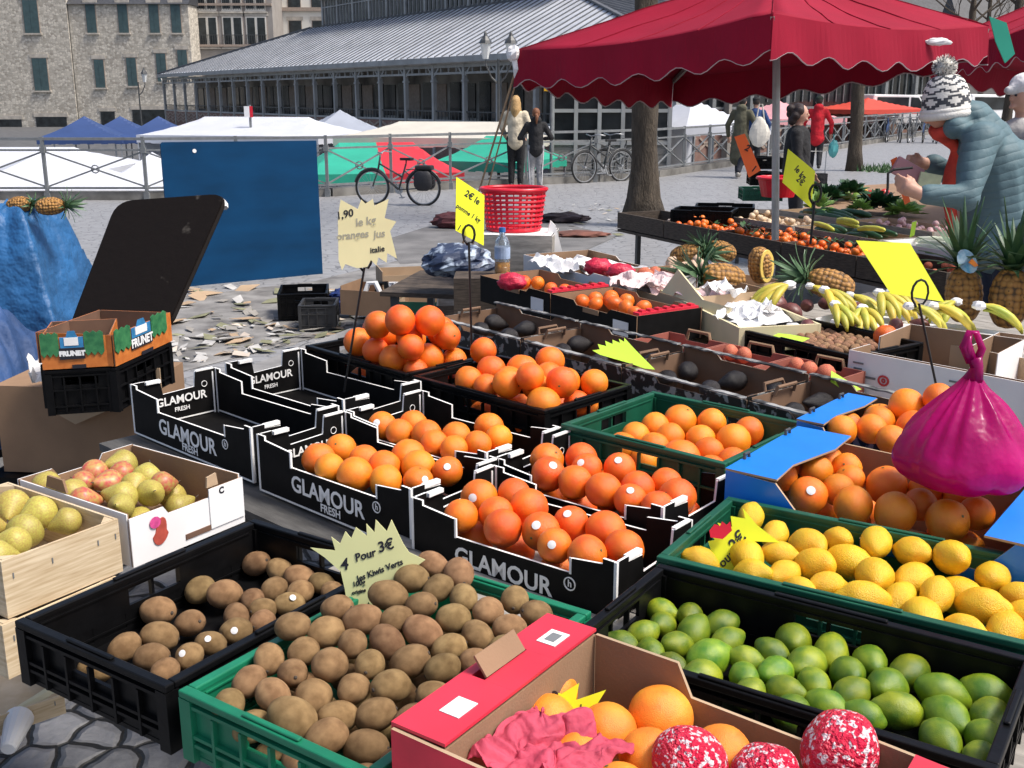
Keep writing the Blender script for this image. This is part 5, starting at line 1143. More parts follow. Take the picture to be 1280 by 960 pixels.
# ------------------------------------------------------------------ signs on wire holders and price stars
def star(n,r0,r1,sx=1.,sy=1.,seed=0,jit=.15):
    rr=random.Random(seed); out=[]
    for i in range(2*n):
        r=(r1 if i%2==0 else r0)*(1+rr.uniform(-jit,jit)*.5*(i%2==0)); a=PI*i/n+rr.uniform(-.03,.03); out.append((r*math.cos(a)*sx,r*math.sin(a)*sy))
    return out
def px_card(name,label,poly_px,D,m,texts=(),group=None,cat='price card',yaw=0,lean=0,center=None,th=.0015,par=None):
    """a flat card standing at one place, facing about where the photo was taken from; outline from the photo"""
    cx=sum(q[0] for q in poly_px)/len(poly_px); cy=sum(q[1] for q in poly_px)/len(poly_px)
    o=PD(cx,cy,D); M=Euler((R(lean),0,R(yaw))).to_matrix(); u=M@Vector((1,0,0)); v=M@Vector((0,0,1)); n=M@Vector((0,-1,0)); eye=Vector((0,0,EYE))
    loc=[]
    for a,b_ in poly_px:
        r=ray(a,b_); k=(o-eye).dot(n)/r.dot(n); q=eye+r*k-o; loc.append((q.dot(u),q.dot(v)))
    mb=MB(); mb.prism(loc,(0,0,0),(1,0,0),(0,0,1),th)
    ob=mb.build(name,m,loc=o,rot=(R(lean),0,R(yaw))); tag(ob,label,cat,group)
    for (s,a,b_,size,rot,ik) in texts:
        r=ray(a,b_); k=(o-eye).dot(n)/r.dot(n); q=eye+r*k-o; qx,qz=q.dot(u),q.dot(v); c_,s_=math.cos(R(rot)),math.sin(R(rot))
        txt(s,size,ob,(qx,-th/2-.0008,qz),(c_,0,s_),(-s_,0,c_),ik,'lettering',shear=.15,bold=.0006*size/.03)
    return ob
ink=K['ink']; K['faint']=mat('faded_marker_ink',(.42,.40,.30),.7,.2,20)
def zpt(off,sc,l): return [(off[0]+a*sc,off[1]+b*sc) for a,b in l]
kz=180/1234.
px_card('price_star','pale yellow star card with handwritten kiwi price standing in the kiwi crate',zpt((380,640),kz,[(55,305),(270,330),(235,212),(310,270),(355,165),(405,225),(445,130),(540,205),(535,100),(605,175),(615,65),(710,165),(750,65),(850,270),(900,345),(1040,410),(960,470),(800,560),(640,690),(632,900),(550,765),(520,880),(440,870),(435,770),(375,820),(350,660),(315,510),(180,390)]),1.84,K['pale'],
 [('4',380+345*kz,640+450*kz,.030,10,ink),('Pour',380+525*kz,640+370*kz,.021,20,ink),('3\u20ac',380+700*kz,640+290*kz,.027,20,ink),('les Kiwis Verts',380+650*kz,640+500*kz,.0155,24,ink),('100g',380+470*kz,640+610*kz,.013,16,ink),('origine',380+470*kz,640+680*kz,.010,16,ink)],'price star cards',lean=-12,yaw=-8)
kl=420/1260.
px_card('price_star','fluorescent yellow price star standing among the lemons, reading pour 2 euros',zpt((860,400),kl,[(5,890),(50,880),(45,845),(85,860),(75,830),(100,825),(80,790),(130,790),(110,760),(165,775),(160,735),(215,745),(205,705),(260,770),(345,835),(250,830),(185,850),(190,950),(100,940),(90,905)]),2.13,K['fluo'],
 [('Pour',860+135*kl,400+905*kl,.026,50,ink),('2\u20ac',860+185*kl,400+830*kl,.034,55,ink)],'price star cards',lean=-25,yaw=-15)
b=px_card('price_tag','red zigzag paper scrap tucked behind the lemon price star',zpt((860,400),kl,[(80,790),(100,765),(120,772),(128,755),(145,768),(158,755),(165,790),(130,822),(85,815)]),2.125,K['redpl'],cat='paper scrap',lean=-25,yaw=-15)
px_card('price_star','fluorescent yellow star tag stuck among the grapefruits in the red box',zpt((480,740),s6,[(525,475),(600,462),(592,398),(680,405),(745,430),(822,383),(808,455),(935,412),(880,500),(700,520),(560,515)]),1.46,K['fluo'],
 [('9',480+712*s6,740+450*s6,.03,10,ink),('1',480+828*s6,740+485*s6,.012,10,ink)],'price star cards',lean=-20,yaw=-10)
px_card('price_star','lime-green star tag lying half under kiwis in the black crate',zpt((0,500),s1,[(185,690),(190,655),(260,650),(255,620),(300,615),(300,598),(345,600),(372,570),(380,600),(372,640),(505,635),(440,665),(370,655),(300,640),(215,675)]),1.93,K['fluog'],[('1\u20ac',0+330*s1,500+610*s1,.02,10,ink)],'price star cards',lean=-60,yaw=-30)
px_card('price_star','lime-yellow spiky price star lying on an avocado box',zpt((540,300),sa,[(755,520),(790,515),(780,490),(820,500),(815,475),(850,490),(850,470),(885,485),(880,465),(905,480),(905,460),(960,520),(1050,610),(1000,605),(930,580),(860,560),(790,540)]),3.62,K['fluog'],[],'price star cards',lean=-45,yaw=-20)
px_card('price_tag','small lime-yellow tag poking up behind the rear blue orange box',zpt((860,400),kl,[(537,190),(650,260),(600,275),(535,232)]),3.25,K['fluog'],[],cat='price card',lean=-30)
px_card('price_tag','lime-yellow tag lying on the walnuts in their crate',zpt((820,280),sb,[(640,620),(760,630),(890,655),(870,700),(640,645)]),4.15,K['fluog'],[],cat='price card',lean=-50,yaw=-20)
px_card('price_tag','small lime-yellow tag behind the white printed carton',zpt((1040,280),.2292,[(440,688),(515,672),(500,698)]),4.05,K['fluog'],[],cat='price card',lean=-40)
def holder(name,label,loop,base,D,zb,m=K['wire'],R_=.03,two=False):
    a=PD(loop[0],loop[1],D); c=PD(base[0],base[1],D); t=MB(); r=R_
    pts=[c.lerp(a-Vector((0,0,r)),k/4) for k in range(5)]+[a+Vector((r*.75*math.sin(q),0,-r*1.2*math.cos(q))) for q in [2*PI*k/12 for k in range(1,12)]]+[a+Vector((-.006,.008,-r*1.35))]
    pts=[Vector((p.x,p.y,max(p.z,zb))) for p in pts]
    t.tube(pts,.0035*D/3,6); o=t.build(name,m); return tag(o,label,'sign holder','wire sign holders')
holder('sign_holder','black wire sign holder with loop in front of the cream star card',(455,322),(430,490),3.62,.8,R_=.034)
holder('sign_holder','black wire sign holder with loop under the small yellow card by the red basket',(586,293),(590,450),3.85,.8,R_=.028)
holder('sign_holder','black wire sign holder with loop under the large blank yellow card',(1150,366),(1172,490),3.3,.8,R_=.034)
holder('sign_holder','black wire sign holder rising from the clementines to the upright yellow card',(1019,242),(1013,305),7.0,.8,R_=.05)
kq=220/1280.
px_card('price_star','large cream star card with faint handwriting before the parked bicycle',zpt((400,215),kq,[(150,200),(275,270),(300,200),(330,230),(385,195),(395,245),(500,195),(470,335),(555,360),(510,430),(560,630),(490,590),(485,660),(425,620),(410,680),(370,640),(345,690),(270,700),(185,670),(160,715),(135,640),(130,330)]),3.6,K['cream'],
 [('1,90',400+178*kq,215+310*kq,.034,12,ink),('le kg',400+330*kq,215+360*kq,.036,8,K['faint']),('oranges',400+235*kq,215+460*kq,.034,5,K['faint']),('jus',400+430*kq,215+450*kq,.034,5,K['faint']),('italie',400+415*kq,215+565*kq,.026,8,ink)],'price star cards',yaw=5,lean=-4)
px_card('price_card','fluorescent yellow rectangular card with scribbled lines beside the red basket',zpt((400,215),kq,[(990,35),(1195,170),(1190,535),(985,425)]),3.88,K['fluo'],
 [('2\u20ac le',400+1105*kq,215+185*kq,.034,-32,ink),('pomme',400+1040*kq,215+275*kq,.022,-32,ink),('1 kg',400+1130*kq,215+335*kq,.026,-32,ink),('1',400+1008*kq,215+405*kq,.03,-32,ink)],'fluorescent price cards',yaw=40,lean=-4)
px_card('price_card','large blank fluorescent yellow card leaning above the banana bunches',zpt((1040,280),.2292,[(130,90),(425,105),(612,425),(320,380)]),3.45,K['fluo'],[],'fluorescent price cards',yaw=-8,lean=-25)
px_card('price_card','fluorescent yellow diamond-tilted card above the clementines',[(985,186),(1019,214),(1014,260),(978,228)],7.02,K['fluo'],[('le kg',1000,216,.06,-40,ink),('2\u20ac',1000,226,.06,-40,ink)],'fluorescent price cards',yaw=30)
px_card('price_card','orange-red narrow card leaning beside the black crates at the far stall',[(918,171),(931,167),(951,213),(936,222)],8.6,K['fluoo'],[('2',934,185,.07,-25,ink),('1',942,211,.07,-25,ink)],'fluorescent price cards',yaw=-10)
px_card('price_card','orange-red narrow card beside the hands of the woman in the knitted hat',[(1113,200),(1121,196),(1138,252),(1131,256)],6.15,K['fluoo'],[],'fluorescent price cards',yaw=15)
px_card('price_tag','small yellow-green tag standing among the far vegetables',[(1140,278),(1146,276),(1143,294),(1137,297)],5.9,K['fluog'],[],cat='price card')

# more of the jumble behind the persimmons
FM['ginger']=[fruit_mesh('ginger_root',mat('ginger_skin',(.60,.42,.30),.7,.3,9),(1.3,.7,.6),lambda v:v*(1+.45*noise.noise(v*2.2)),12,8)]
rg=random.Random(12)
for i in range(16):
    p=P(rg.uniform(838,890),rg.uniform(328,346),.93+rg.random()*.03); o=bpy.data.objects.new('ginger_root',FM['ginger'][0]); C.objects.link(o); o.location=p; o.scale=(.04,)*3; o.rotation_euler=(rg.uniform(0,6),rg.uniform(0,6),rg.uniform(0,6)); tag(o,'knobbly pale ginger root in the heap behind the cream wooden box','ginger','ginger roots in a heap')
gb=Cr(tuple(P(832,346,.92)[:2]),-50,.50,.36,.925,.10); open_box(gb,K['kraft'],K['kraft'],'pale carton holding the ginger roots behind the cream box','box',notch=False)
nm=mat('red_net',(.60,.02,.06),.5,.3,30,bump=.6,bscale=60)
for i,(px,py,r,lb) in enumerate(((748,334,.055,'bright red net bag of fruit lying among the tissue'),(776,340,.05,'pinkish red wrapped fruit right of the red net bag'),(640,352,.05,'red plastic bag crumpled left of the white-edged carton'))):
    p=P(px,py,1.02); b=MB(); b.ell((0,0,0),(r*1.3,r,r*.8),18,12,fn=lambda v:v*(1+.3*noise.noise(v*2.4+Vector((i*3.,0,0)))+.1*noise.noise(v*6))); tag(b.build('net_bag',nm,loc=p,smooth=True),lb,'bag')
for i,(px,py,sx,sy,lb) in enumerate(((700,330,.30,.2,'white paper sheet bulging over the tissue carton edge'),(800,352,.26,.18,'pinkish tissue paper spilling right of the tissue-wrapped peaches'),(935,385,.26,.2,'white paper fold rising from the cream wooden box'),(905,362,.2,.16,'pale paper crumpled behind the cream wooden box'))):
    p=P(px,py,1.0); crumple('paper_sheet',lb,'paper',(p.x,p.y,.965),sx,sy,K['paper'] if i!=1 else mat('pinkish_tissue',(.70,.55,.54),.8,.1),.055,rg.uniform(-1,1),30+i)
for i,(px,py) in enumerate(((1010,375),(1035,372),(1075,378),(1120,398),(1150,398),(1060,395),(1010,400))):
    p=P(px,py,.98); o=bpy.data.objects.new('passion_fruit',FM['mango'][0]); C.objects.link(o); o.location=(p.x,p.y,.955); o.scale=(.034,)*3; o.rotation_euler=(1.4,0,i); tag(o,'small dark purple fruit among the banana bunches','fruit','small dark fruits by the bananas')
# ------------------------------------------------------------------ far stall: clementine trays and vegetables
ta,tb=P(772,268,.74),P(1185,345,.74); td=(tb-ta); tyaw=math.degrees(math.atan2(td.y,td.x)); tL=td.length; un=td.normalized(); nn=Vector((-un.y,un.x,0))
if nn.x<0: nn=-nn
table('trestle_table','dark plank table carrying the clementines and vegetables',(ta.x,ta.y),None,tL+.6,1.9,.60,K['oldwood'],yaw=tyaw,legs=((.05,.05),(.95,.05),(.5,.05),(.05,.95),(.95,.95)),group='trestle tables of the stall')
trays=[]; nt=5; l=tL/nt
tlb=('dark wooden tray mostly empty beside the big tree trunk','dark wooden tray of clementines left of the sign wire','dark wooden tray of clementines in the middle of its row','dark wooden tray of clementines right of the sign wire','dark wooden tray of pinkish fruit behind the large yellow card')
for i in range(nt):
    q=ta+un*l*i; c=Cr((q.x,q.y),tyaw,l*.985,.50,.76,.15); trays.append(c)
    t=thing('wooden_tray',tlb[i],'wooden tray',c.ctr(),c.yaw,'dark wooden trays of clementines')
    for nm,o,sz in (('front_board',(0,-c.d/2+.009,c.H/2),(c.w,.018,c.H)),('back_board',(0,c.d/2-.009,c.H/2),(c.w,.018,c.H)),('end_board',(-c.w/2+.009,0,c.H/2),(.018,c.d-.04,c.H-.004)),('end_board',(c.w/2-.009,0,c.H/2),(.018,c.d-.04,c.H-.004)),('base_board',(0,0,.008),(c.w-.04,c.d-.04,.012))):
        b=MB(); b.box(o,sz); b.build(nm,K['oldwood'],t)
rr=random.Random(9)
def scatter(c,me,n,r,z,label,group,cat,name,u0=0.,u1=1.,v0=0.,v1=1.,sq=1.):
    pts=[]
    for _ in range(n*12):
        if len(pts)>=n: break
        u=rr.uniform(c.w*u0+r,c.w*u1-r); v=rr.uniform(c.d*v0+r,c.d*v1-r); zz_=z+r
        for (a,b_,d_) in pts:
            q=math.hypot(a-u,b_-v)
            if q<1.9*r: zz_=max(zz_,d_+math.sqrt((1.95*r)**2-q*q))
        if zz_>z+3.4*r: continue
        pts.append((u,v,zz_))
    for u,v,z_ in pts:
        o=bpy.data.objects.new(name,rr.choice(me)); C.objects.link(o); o.location=c.wp(u,v,z_); o.scale=(r,r,r*sq); o.rotation_euler=(rr.uniform(0,.9),rr.uniform(0,.9),rr.uniform(0,6)); tag(o,label,cat,group)
G='clementines on the dark wooden trays'
for i,n in ((1,46),(2,46),(3,40)): scatter(trays[i],FM['clem'],n,.031,.685,('','small clementine in the wooden tray left of the sign wire','small clementine in the middle wooden tray of its row','small clementine in the wooden tray right of the sign wire')[i],('','clementines in the left tray','clementines in the middle tray','clementines in the right tray')[i],'clementine','clementine')
scatter(trays[4],FM['peach'],26,.031,.68,'pinkish fruit in the dark tray behind the large yellow card','pinkish fruits in the tray','fruit','peach')
pk=mat('garlic_skin',(.62,.50,.42),.6,.2,20)
FM['garlic']=[fruit_mesh('garlic',pk,(1,1,.85),dimple(21,.08),10,7)]
scatter(trays[0],FM['garlic'],10,.03,.62,'pale garlic bulb in the mostly empty dark tray','garlic bulbs in the far tray','garlic','garlic',u0=.55)
# clementine leaves (sprigs)
for k in range(22):
    c=trays[rr.choice([1,2,3])]; b=MB(); 
    for q in range(4):
        a=rr.uniform(0,6.3); d=Vector((math.cos(a),math.sin(a),rr.uniform(.0,.7)))*.07; n_=Vector((-d.y,d.x,0)).normalized()*.018; b.add([(0,0,0),tuple(d*.5+n_),tuple(d),tuple(d*.5-n_)],[(0,1,2,3)])
    b.tube([(0,0,-.01),(.02,.01,.02),(.05,.0,.045)],.004,4,1)
    o=b.build('leaf_sprig',[K['leaf'],K['oldwood']],loc=c.wp(rr.uniform(.05,c.w-.05),rr.uniform(.06,c.d-.05),.765)); tag(o,'dark green leaf sprig lying among the clementines','leaf sprig','leaf sprigs among the clementines')
# vegetable rows behind the clementines
def vrow(i0,off,w,d,z,H=.10): q=ta+un*i0+nn*off; return Cr((q.x,q.y),tyaw,w,d,z,H)
def vbox(c,label,mi='kraft',mo='greywood'): return open_box(c,K[mi],K[mo],label,'box',name='vegetable_box',group='vegetable boxes',notch=False)
v1=vrow(.9,.55,1.0,.42,.80); vbox(v1,'pale box of mushrooms and onions behind the clementines, below the yellow diamond card')
v2=vrow(1.95,.55,.95,.42,.80); vbox(v2,'pale box of green leeks and courgettes behind the clementines')
v3=vrow(2.95,.55,.95,.42,.80); vbox(v3,'pale box with long white leaves next to the pinkish fruit','paper','paper')
v4=vrow(1.1,1.05,.9,.42,.84); vbox(v4,'box of dark cucumbers farther back on the vegetable table')
v5=vrow(2.05,1.05,.9,.42,.84); vbox(v5,'box of radishes and white turnips before the woman in the knitted hat')
FM['onion']=[fruit_mesh('onion',mat('pale_onion_skin',(.62,.40,.22),.5,.3,9,col2=(.68,.58,.42)),(1,1,.9),dimple(22,.05),10,7)]
FM['turnip']=[fruit_mesh('turnip',mat('turnip_skin',(.66,.60,.55),.5,.2,9,col2=(.45,.10,.16)),(1,1,.9),dimple(25,.05),10,7)]
scatter(v1,FM['onion'],42,.030,.73,'pale onion in the box below the yellow diamond card','onions in the pale box','onion','onion')
scatter(v5,FM['turnip'],40,.028,.77,'white and pink turnip in the box before the woman in the hat','turnips in the box','turnip','turnip')
def longveg(c,n,L,r,m,name,label,group,z):
    K_=MB(); K_.tube([(-L/2,0,0),(-L*.45,0,.004),(-L*.2,0,.012),(L*.2,0,.012),(L*.44,0,.003),(L/2,0,0)],[r*.4,r*.85,r,r,r*.8,r*.3],9); me=K_.mesh(name,m,True)
    for i in range(n):
        o=bpy.data.objects.new(name,me); C.objects.link(o); o.location=c.wp(c.w*(.25+.5*rr.random()),c.d*(i+.8)/(n+.6),z+.02*(i%3)); o.rotation_euler=(rr.uniform(-.1,.1),rr.uniform(-.08,.08),c.yaw+rr.uniform(-.25,.25)); tag(o,label,name,group)
cu=mat('cucumber_skin',(.018,.065,.02),.35,.4,20); ye=mat('yellow_courgette_skin',(.50,.50,.06),.4,.2,10)
longveg(v2,8,.34,.026,cu,'courgette','dark green courgette in the box behind the clementines','courgettes behind the clementines',.765)
longveg(v2,4,.30,.022,ye,'yellow_courgette','yellow courgette lying over the green ones','yellow courgettes',.82)
longveg(v4,9,.36,.028,cu,'cucumber','dark cucumber in the farther vegetable box','cucumbers in the farther box',.80)
longveg(v3,5,.5,.03,mat('leek_white',(.70,.72,.60),.5,.2,9,col2=(.50,.58,.40),stretch=(1,12,12)),'leek','long pale leek in the white-lined box','leeks in the white box',.775)
def leafy(p,r,h,m,label,n=70,seed=0,name='leafy_vegetable',cat='vegetable',group=None):
    rq=random.Random(seed); b=MB()
    for i in range(n):
        a=rq.uniform(0,6.3); e=rq.uniform(.1,1.45); d=Vector((math.cos(a)*math.cos(e),math.sin(a)*math.cos(e),math.sin(e)*h/r)); c0=d*r*.25; L=r*rq.uniform(.6,1.0); s=Vector((-d.y,d.x,rq.uniform(-.4,.4))).normalized()*r*.22; 
        b.add([c0,c0+d*L*.55+s,c0+d*L+Vector((0,0,-.1*r)),c0+d*L*.55-s],[(0,1,2,3)])
    o=b.build(name,m,loc=p); return tag(o,label,cat,group)
vg=mat('dark_cabbage_leaf',(.025,.085,.03),.5,.5,12); vl=mat('pale_lettuce_leaf',(.25,.42,.10),.5,.4,12)
vt=(ta+un*1.2+nn*1.75); 
leafy(P(1022,262,.86),.16,.16,vl,'pale fennel-green leafy bunch near the dark cabbages',60,1); leafy(P(1098,262,.84),.26,.18,vg,'dark green savoy cabbage heap left of the woman in the hat',110,2)
leafy(P(1000,240,.82),.30,.14,vg,'dark leek tops drooping below the yellow diamond card',90,3); leafy(P(1060,243,.86),.22,.16,vg,'dark green pepper leaves farthest on the vegetable table',80,4)
leafy(P(1075,262,.86),.14,.10,vl,'pale lettuce between dark cabbage heaps',60,5)
FM['pepper']=[fruit_mesh('pepper',mat('yellow_pepper_skin',(.78,.36,.03),.3,.2,9),(1,1,1.2),lambda v:Vector((v.x*(1+.1*math.cos(4*math.atan2(v.y,v.x))),v.y*(1+.1*math.cos(4*math.atan2(v.y,v.x))),v.z)),14,10)]
FM['redpepper']=[fruit_mesh('pepper',mat('red_pepper_skin',(.50,.03,.02),.3,.2,9),(1,1,1.2),lambda v:Vector((v.x*(1+.1*math.cos(4*math.atan2(v.y,v.x))),v.y*(1+.1*math.cos(4*math.atan2(v.y,v.x))),v.z)),14,10)]
FM['gpepper']=[fruit_mesh('pepper',mat('green_pepper_skin',(.16,.26,.03),.3,.3,9),(1,1,1.2),lambda v:Vector((v.x*(1+.1*math.cos(4*math.atan2(v.y,v.x))),v.y,v.z)),14,10)]
vb=Cr(tuple(P(1030,262,.80)[:2]),tyaw,1.6,.6,.86,.06)
pc=[P(*e,.80) for e in ((1000,262),(1050,233),(1125,229),(1215,262),(1205,305),(1105,278))]
t=thing('trestle_table','brown card-covered table carrying the cabbages and peppers','table',(pc[0].x,pc[0].y,0),0,'trestle tables of the stall'); o_=Vector((pc[0].x,pc[0].y,0))
bt=MB(); bt.prism([((q-o_).x,(q-o_).y) for q in pc],(0,0,.79),(1,0,0),(0,1,0),.02); bt.build('table_top',K['brown'],t)
for q in (pc[0].lerp(pc[3],.1),pc[1].lerp(pc[4],.1),pc[2].lerp(pc[0],.1),pc[4].lerp(pc[1],.12)): bt=MB(); bt.bar(q-o_-Vector((0,0,.80)),q-o_-Vector((0,0,.022)),.04); bt.build('leg',K['darksteel'],t)
leafy(P(1130,268,.83),.2,.13,vl,'pale green lettuce heap nearest the hands of the woman in the hat',80,7); leafy(P(1035,250,.83),.2,.16,vg,'dark leafy greens directly right of the yellow diamond card',90,8)
for i,(px,py,k,lb) in enumerate(((1079,236,'pepper','yellow pepper on the vegetable table'),(1088,240,'redpepper','red pepper beside the yellow one'),(1097,241,'redpepper','red pepper nearest the orange-red card'),(1070,243,'gpepper','pale green pepper beside the yellow one'),(1058,240,'gpepper','green pepper farthest left of the peppers'),(1106,238,'redpepper','dark red pepper behind the other red ones'))):
    p=P(px,py+4,.85); o=bpy.data.objects.new('pepper',FM[k][0]); C.objects.link(o); o.location=p; o.scale=(.05,)*3; o.rotation_euler=(1.2,.2,i); tag(o,lb,'pepper','peppers on the vegetable table')
# crates at the far stall
def px_cr(px,py,z,w,d,H,yaw): q=P(px,py,z); return Cr((q.x,q.y),yaw,w,d,z,H)
far_t=P(930,250,.72); table('trestle_table','far plank table under the green crate and red basket',(far_t.x-.1,far_t.y),None,1.2,.7,.55,K['oldwood'],yaw=-4,group='trestle tables of the stall')
plastic(px_cr(929,236,.72,.50,.40,.155,-3),K['dgreenpl'],'dark green plastic crate under the black crates at the far stall','plastic fruit crates',lat=False)
plastic(px_cr(938,216,.89,.42,.38,.165,-5),K['blackpl'],'black plastic crate stacked on the far green crate, lower one','plastic fruit crates',lat=False)
plastic(px_cr(940,197,1.05,.42,.38,.155,-2),K['blackpl'],'black plastic crate under the small red tub, upper one','plastic fruit crates',lat=False)
for i,(px,py,yw,lb) in enumerate(((838,262,-20,'low black crate beside the tree trunk, on the garlic tray'),(868,258,-12,'low black crate behind the clementine leaves, right of another'))):
    plastic(px_cr(px,py,.86,.55,.4,.11,yw),K['blackpl'],lb,'plastic fruit crates')
def basket(p,r0,r1,h,label,n=9,name='basket',slots=True):
    t=thing(name,label,'basket',p); b=MB()
    if slots:
        for k in range(n):
            z=h*(k+.5)/n; r=r0+(r1-r0)*z/h; b.tube([(r*math.cos(a),r*.8*math.sin(a),z) for a in [2*PI*i/32 for i in range(33)]],h/n*.33,5,caps=False)
        for i in range(28):
            a=2*PI*i/28; b.bar((r0*math.cos(a),r0*.8*math.sin(a),0),(r1*math.cos(a),r1*.8*math.sin(a),h),.007 if i%2 else .014,.005)
    else: b.lathe([(r0,0),(r1,h),(r1-.012,h),(r0-.01,.012),(0,.012)],28)
    b.lathe([(0,0),(r0,0),(r0,.012),(0,.013)],28) if slots else None
    b.build('basket_body',K['redpl'],t)
    m=MB(); m.tube([(r1*1.02*math.cos(a),(r1*.82 if slots else r1*1.02)*math.sin(a),h) for a in [2*PI*i/32 for i in range(33)]],.013,6,caps=False); m.build('rim',K['redpl'],t,smooth=True); return t
q=PD(642,287,6.3); basket((q.x,q.y,q.z),.155,.185,.235,'bright red slatted plastic basket on an upturned box in the middle distance')
q2=PD(983,195,8.75); basket((q2.x,q2.y+.2,1.052),.13,.17,.15,'red plastic tub on top of the far black crates',slots=False)
# box under the red basket, bottle, bags and empty crates
bz=q.z; c=Cr((q.x-.20,q.y-.20),-8,.42,.38,bz-.004,.30)
t=open_box(c,K['greywood'],K['greywood'],'grey upturned box with white edges under the red basket','box',notch=False,name='upturned_box')
b=MB(); b.box((0,0,c.H-.004),(c.w,c.d,.008)); b.build('box_top',K['paper'],t)
table('trestle_table','small table holding the red basket box, water bottle and bags',(q.x-.75,q.y-.35),None,1.5,.8,bz-.306,K['oldwood'],yaw=-12,group='trestle tables of the stall')
zt=bz-.306
p=PD(628,343,5.6); bo=thing('water_bottle','clear plastic bottle with blue cap and amber drink beside the red basket','bottle',(p.x,p.y,p.z))
b=MB(); b.lathe([(0,0),(.036,0),(.040,.01),(.040,.08),(.037,.09),(.040,.10),(.040,.15),(.034,.18),(.016,.205),(.015,.222)],18); b.build('bottle_body',K['glass'],bo,smooth=True)
b=MB(); b.lathe([(0,.004),(.033,.004),(.036,.012),(.036,.065),(0,.065)],18); b.build('drink',K['juice'],bo,smooth=True)
b=MB(); b.lathe([(.0412,.085),(.0412,.145)],18); b.build('label_band',mat('pale_blue_label',(.35,.45,.62),.5,.4,20),bo)
b=MB(); b.lathe([(0,.245),(.017,.245),(.018,.222),(0,.222)],14); b.build('cap',mat('blue_cap',(.03,.16,.45),.4,.1),bo)
b=MB(); b.lohi((-.10,-.10,-.05),(.10,.10,-.002)); b2=P(628,345,p.z)
px_stand=thing('wooden_block','dark wooden box under the water bottle','box',(p.x,p.y,0)); b=MB(); b.lohi((-.25,-.12,0),(.25,.12,p.z-.002)); b.build('box_body',K['oldwood'],px_stand); b=MB(); b.box((0,-.124,p.z*.8),(.46,.006,.03)); b.build('lath',K['greywood'],px_stand)
def bagblob(name,label,p,r,m,seed,cat='bag',par=None):
    b=MB(); b.ell((0,0,r[2]*.7),r,26,18,fn=lambda v:v*(1+.28*noise.noise(v*2.1+Vector((seed,0,0)))+.13*noise.noise(v*6+Vector((0,seed,0))))+Vector((0,0,0)))
    o=b.build(name,m,loc=p,smooth=False); return tag(o,label,cat)
ck=mat('blue_checked_bag',(.03,.045,.09),.5,.4,14,col2=(.42,.50,.60),sharp=(.40,.50),bump=.5,bscale=20)
p=PD(572,330,5.9); bagblob('shopping_bag','crumpled dark blue and white bag behind the small yellow card',(p.x,p.y,p.z-.05),(.20,.14,.09),ck,2)
p=PD(690,295,6.2); b=MB(); b.prism([(-.05,-.09),(.06,-.09),(.02,.06),(-.01,.09)],(0,0,0),(1,0,0),(0,0,1),.03); tag(b.build('plastic_bag',K['paper'],loc=p),'small white plastic bag standing right of the bottle','bag')
p=P(570,285,0); bagblob('cloth_heap','dark maroon cloth heap lying on the ground below the bicycle',(p.x,p.y,0),(.34,.20,.13),mat('maroon_cloth',(.09,.02,.025),.8,.5,4,bump=.4,bscale=10),5,'cloth')
p=P(705,278,0); bagblob('cloth_heap','black and maroon cloth heap right of the red basket',(p.x,p.y,0),(.36,.2,.09),mat('black_cloth',(.02,.012,.016),.8,.5,4,bump=.4,bscale=10),8,'cloth')
p=P(725,295,0); bagblob('cloth_heap','flattened reddish brown cardboard and cloth right of the bag',(p.x,p.y,0),(.4,.25,.04),mat('redbrown_card',(.16,.06,.04),.8,.5,4),9,'cloth')
def gcr(px,py,z,w,d,H,yaw,m,label,lat=False): plastic(px_cr(px,py,z,w,d,H,yaw),m,label,'empty crates on the pavement',lat=lat)
grey=mat('dark_grey_plastic',(.035,.035,.036),.5,.3,9)
gcr(346,368,.24,.42,.5,.22,8,K['blackpl'],'black empty crate on the pavement, farther of the two left of the wire holder')
gcr(372,382,.22,.30,.35,.20,4,grey,'dark grey crate on the pavement with white edge, nearer of the two')
b=MB(); q=P(402,402,.05); b.box((0,0,.05),(.27,.03,.10)); tag(b.build('white_board',K['paper'],loc=(q.x,q.y,0),rot=(R(-15),0,R(6))),'white board leaning at the foot of the grey crate','board')
for i,(px,py,z,w,d,H,yw,mi,lb) in enumerate(((425,362,.36,.46,.4,.2,-18,'brown','open brown carton tipped behind the cream star card'),(478,345,.42,.60,.45,.22,14,'kraft','pale cardboard box right of the cream star card'),(540,345,.40,.55,.45,.14,5,'kraft','flat pale carton left of the dark blue bag'),(497,377,.30,.36,.35,.2,-5,'kraft','dark green lined carton below the pale one'),(545,382,.40,.5,.4,.3,2,'greywood','dark weathered box behind the farthest oranges'))):
    c=px_cr(px,py,z,w,d,H,yw); open_box(c,K[mi],K['kraft'] if i in (1,2) else (K['dgreenpl'] if i==3 else K['oldwood'] if i==4 else K['brown']),lb,'box',group='discarded cartons',notch=False,side=1.15 if i<2 else 1)
b=MB(); q=P(505,405,.26); b.box((0,0,.10),(.30,.22,.20)); t=thing('small_carton','small white and blue printed carton behind the farthest oranges','box',(q.x,q.y,.06),R(-6)); b.build('carton_body',K['paper'],t); b=MB(); b.box((-.02,-.112,.08),(.18,.004,.07)); b.build('print_block',mat('blue_print',(.05,.15,.45),.5,.2),t)
b=MB(); q=P(470,372,.3); 
for k in range(3): b.tube([(-.10+.09*k,0,0),(-.06+.09*k,.02,.11),(.0+.08*k,.0,.12),(.05+.05*k,-.02,.02)],.022,6,k%2)
tag(b.build('striped_bag',[K['paper'],K['blackpl']],loc=q),'crumpled black and white striped bag behind the wire holder','bag')
bagblob('plastic_bag','dark blue plastic bag between the crates on the pavement',P(432,385,.08),(.16,.12,.10),mat('blue_bag',(.02,.04,.16),.35,.3,8),3)
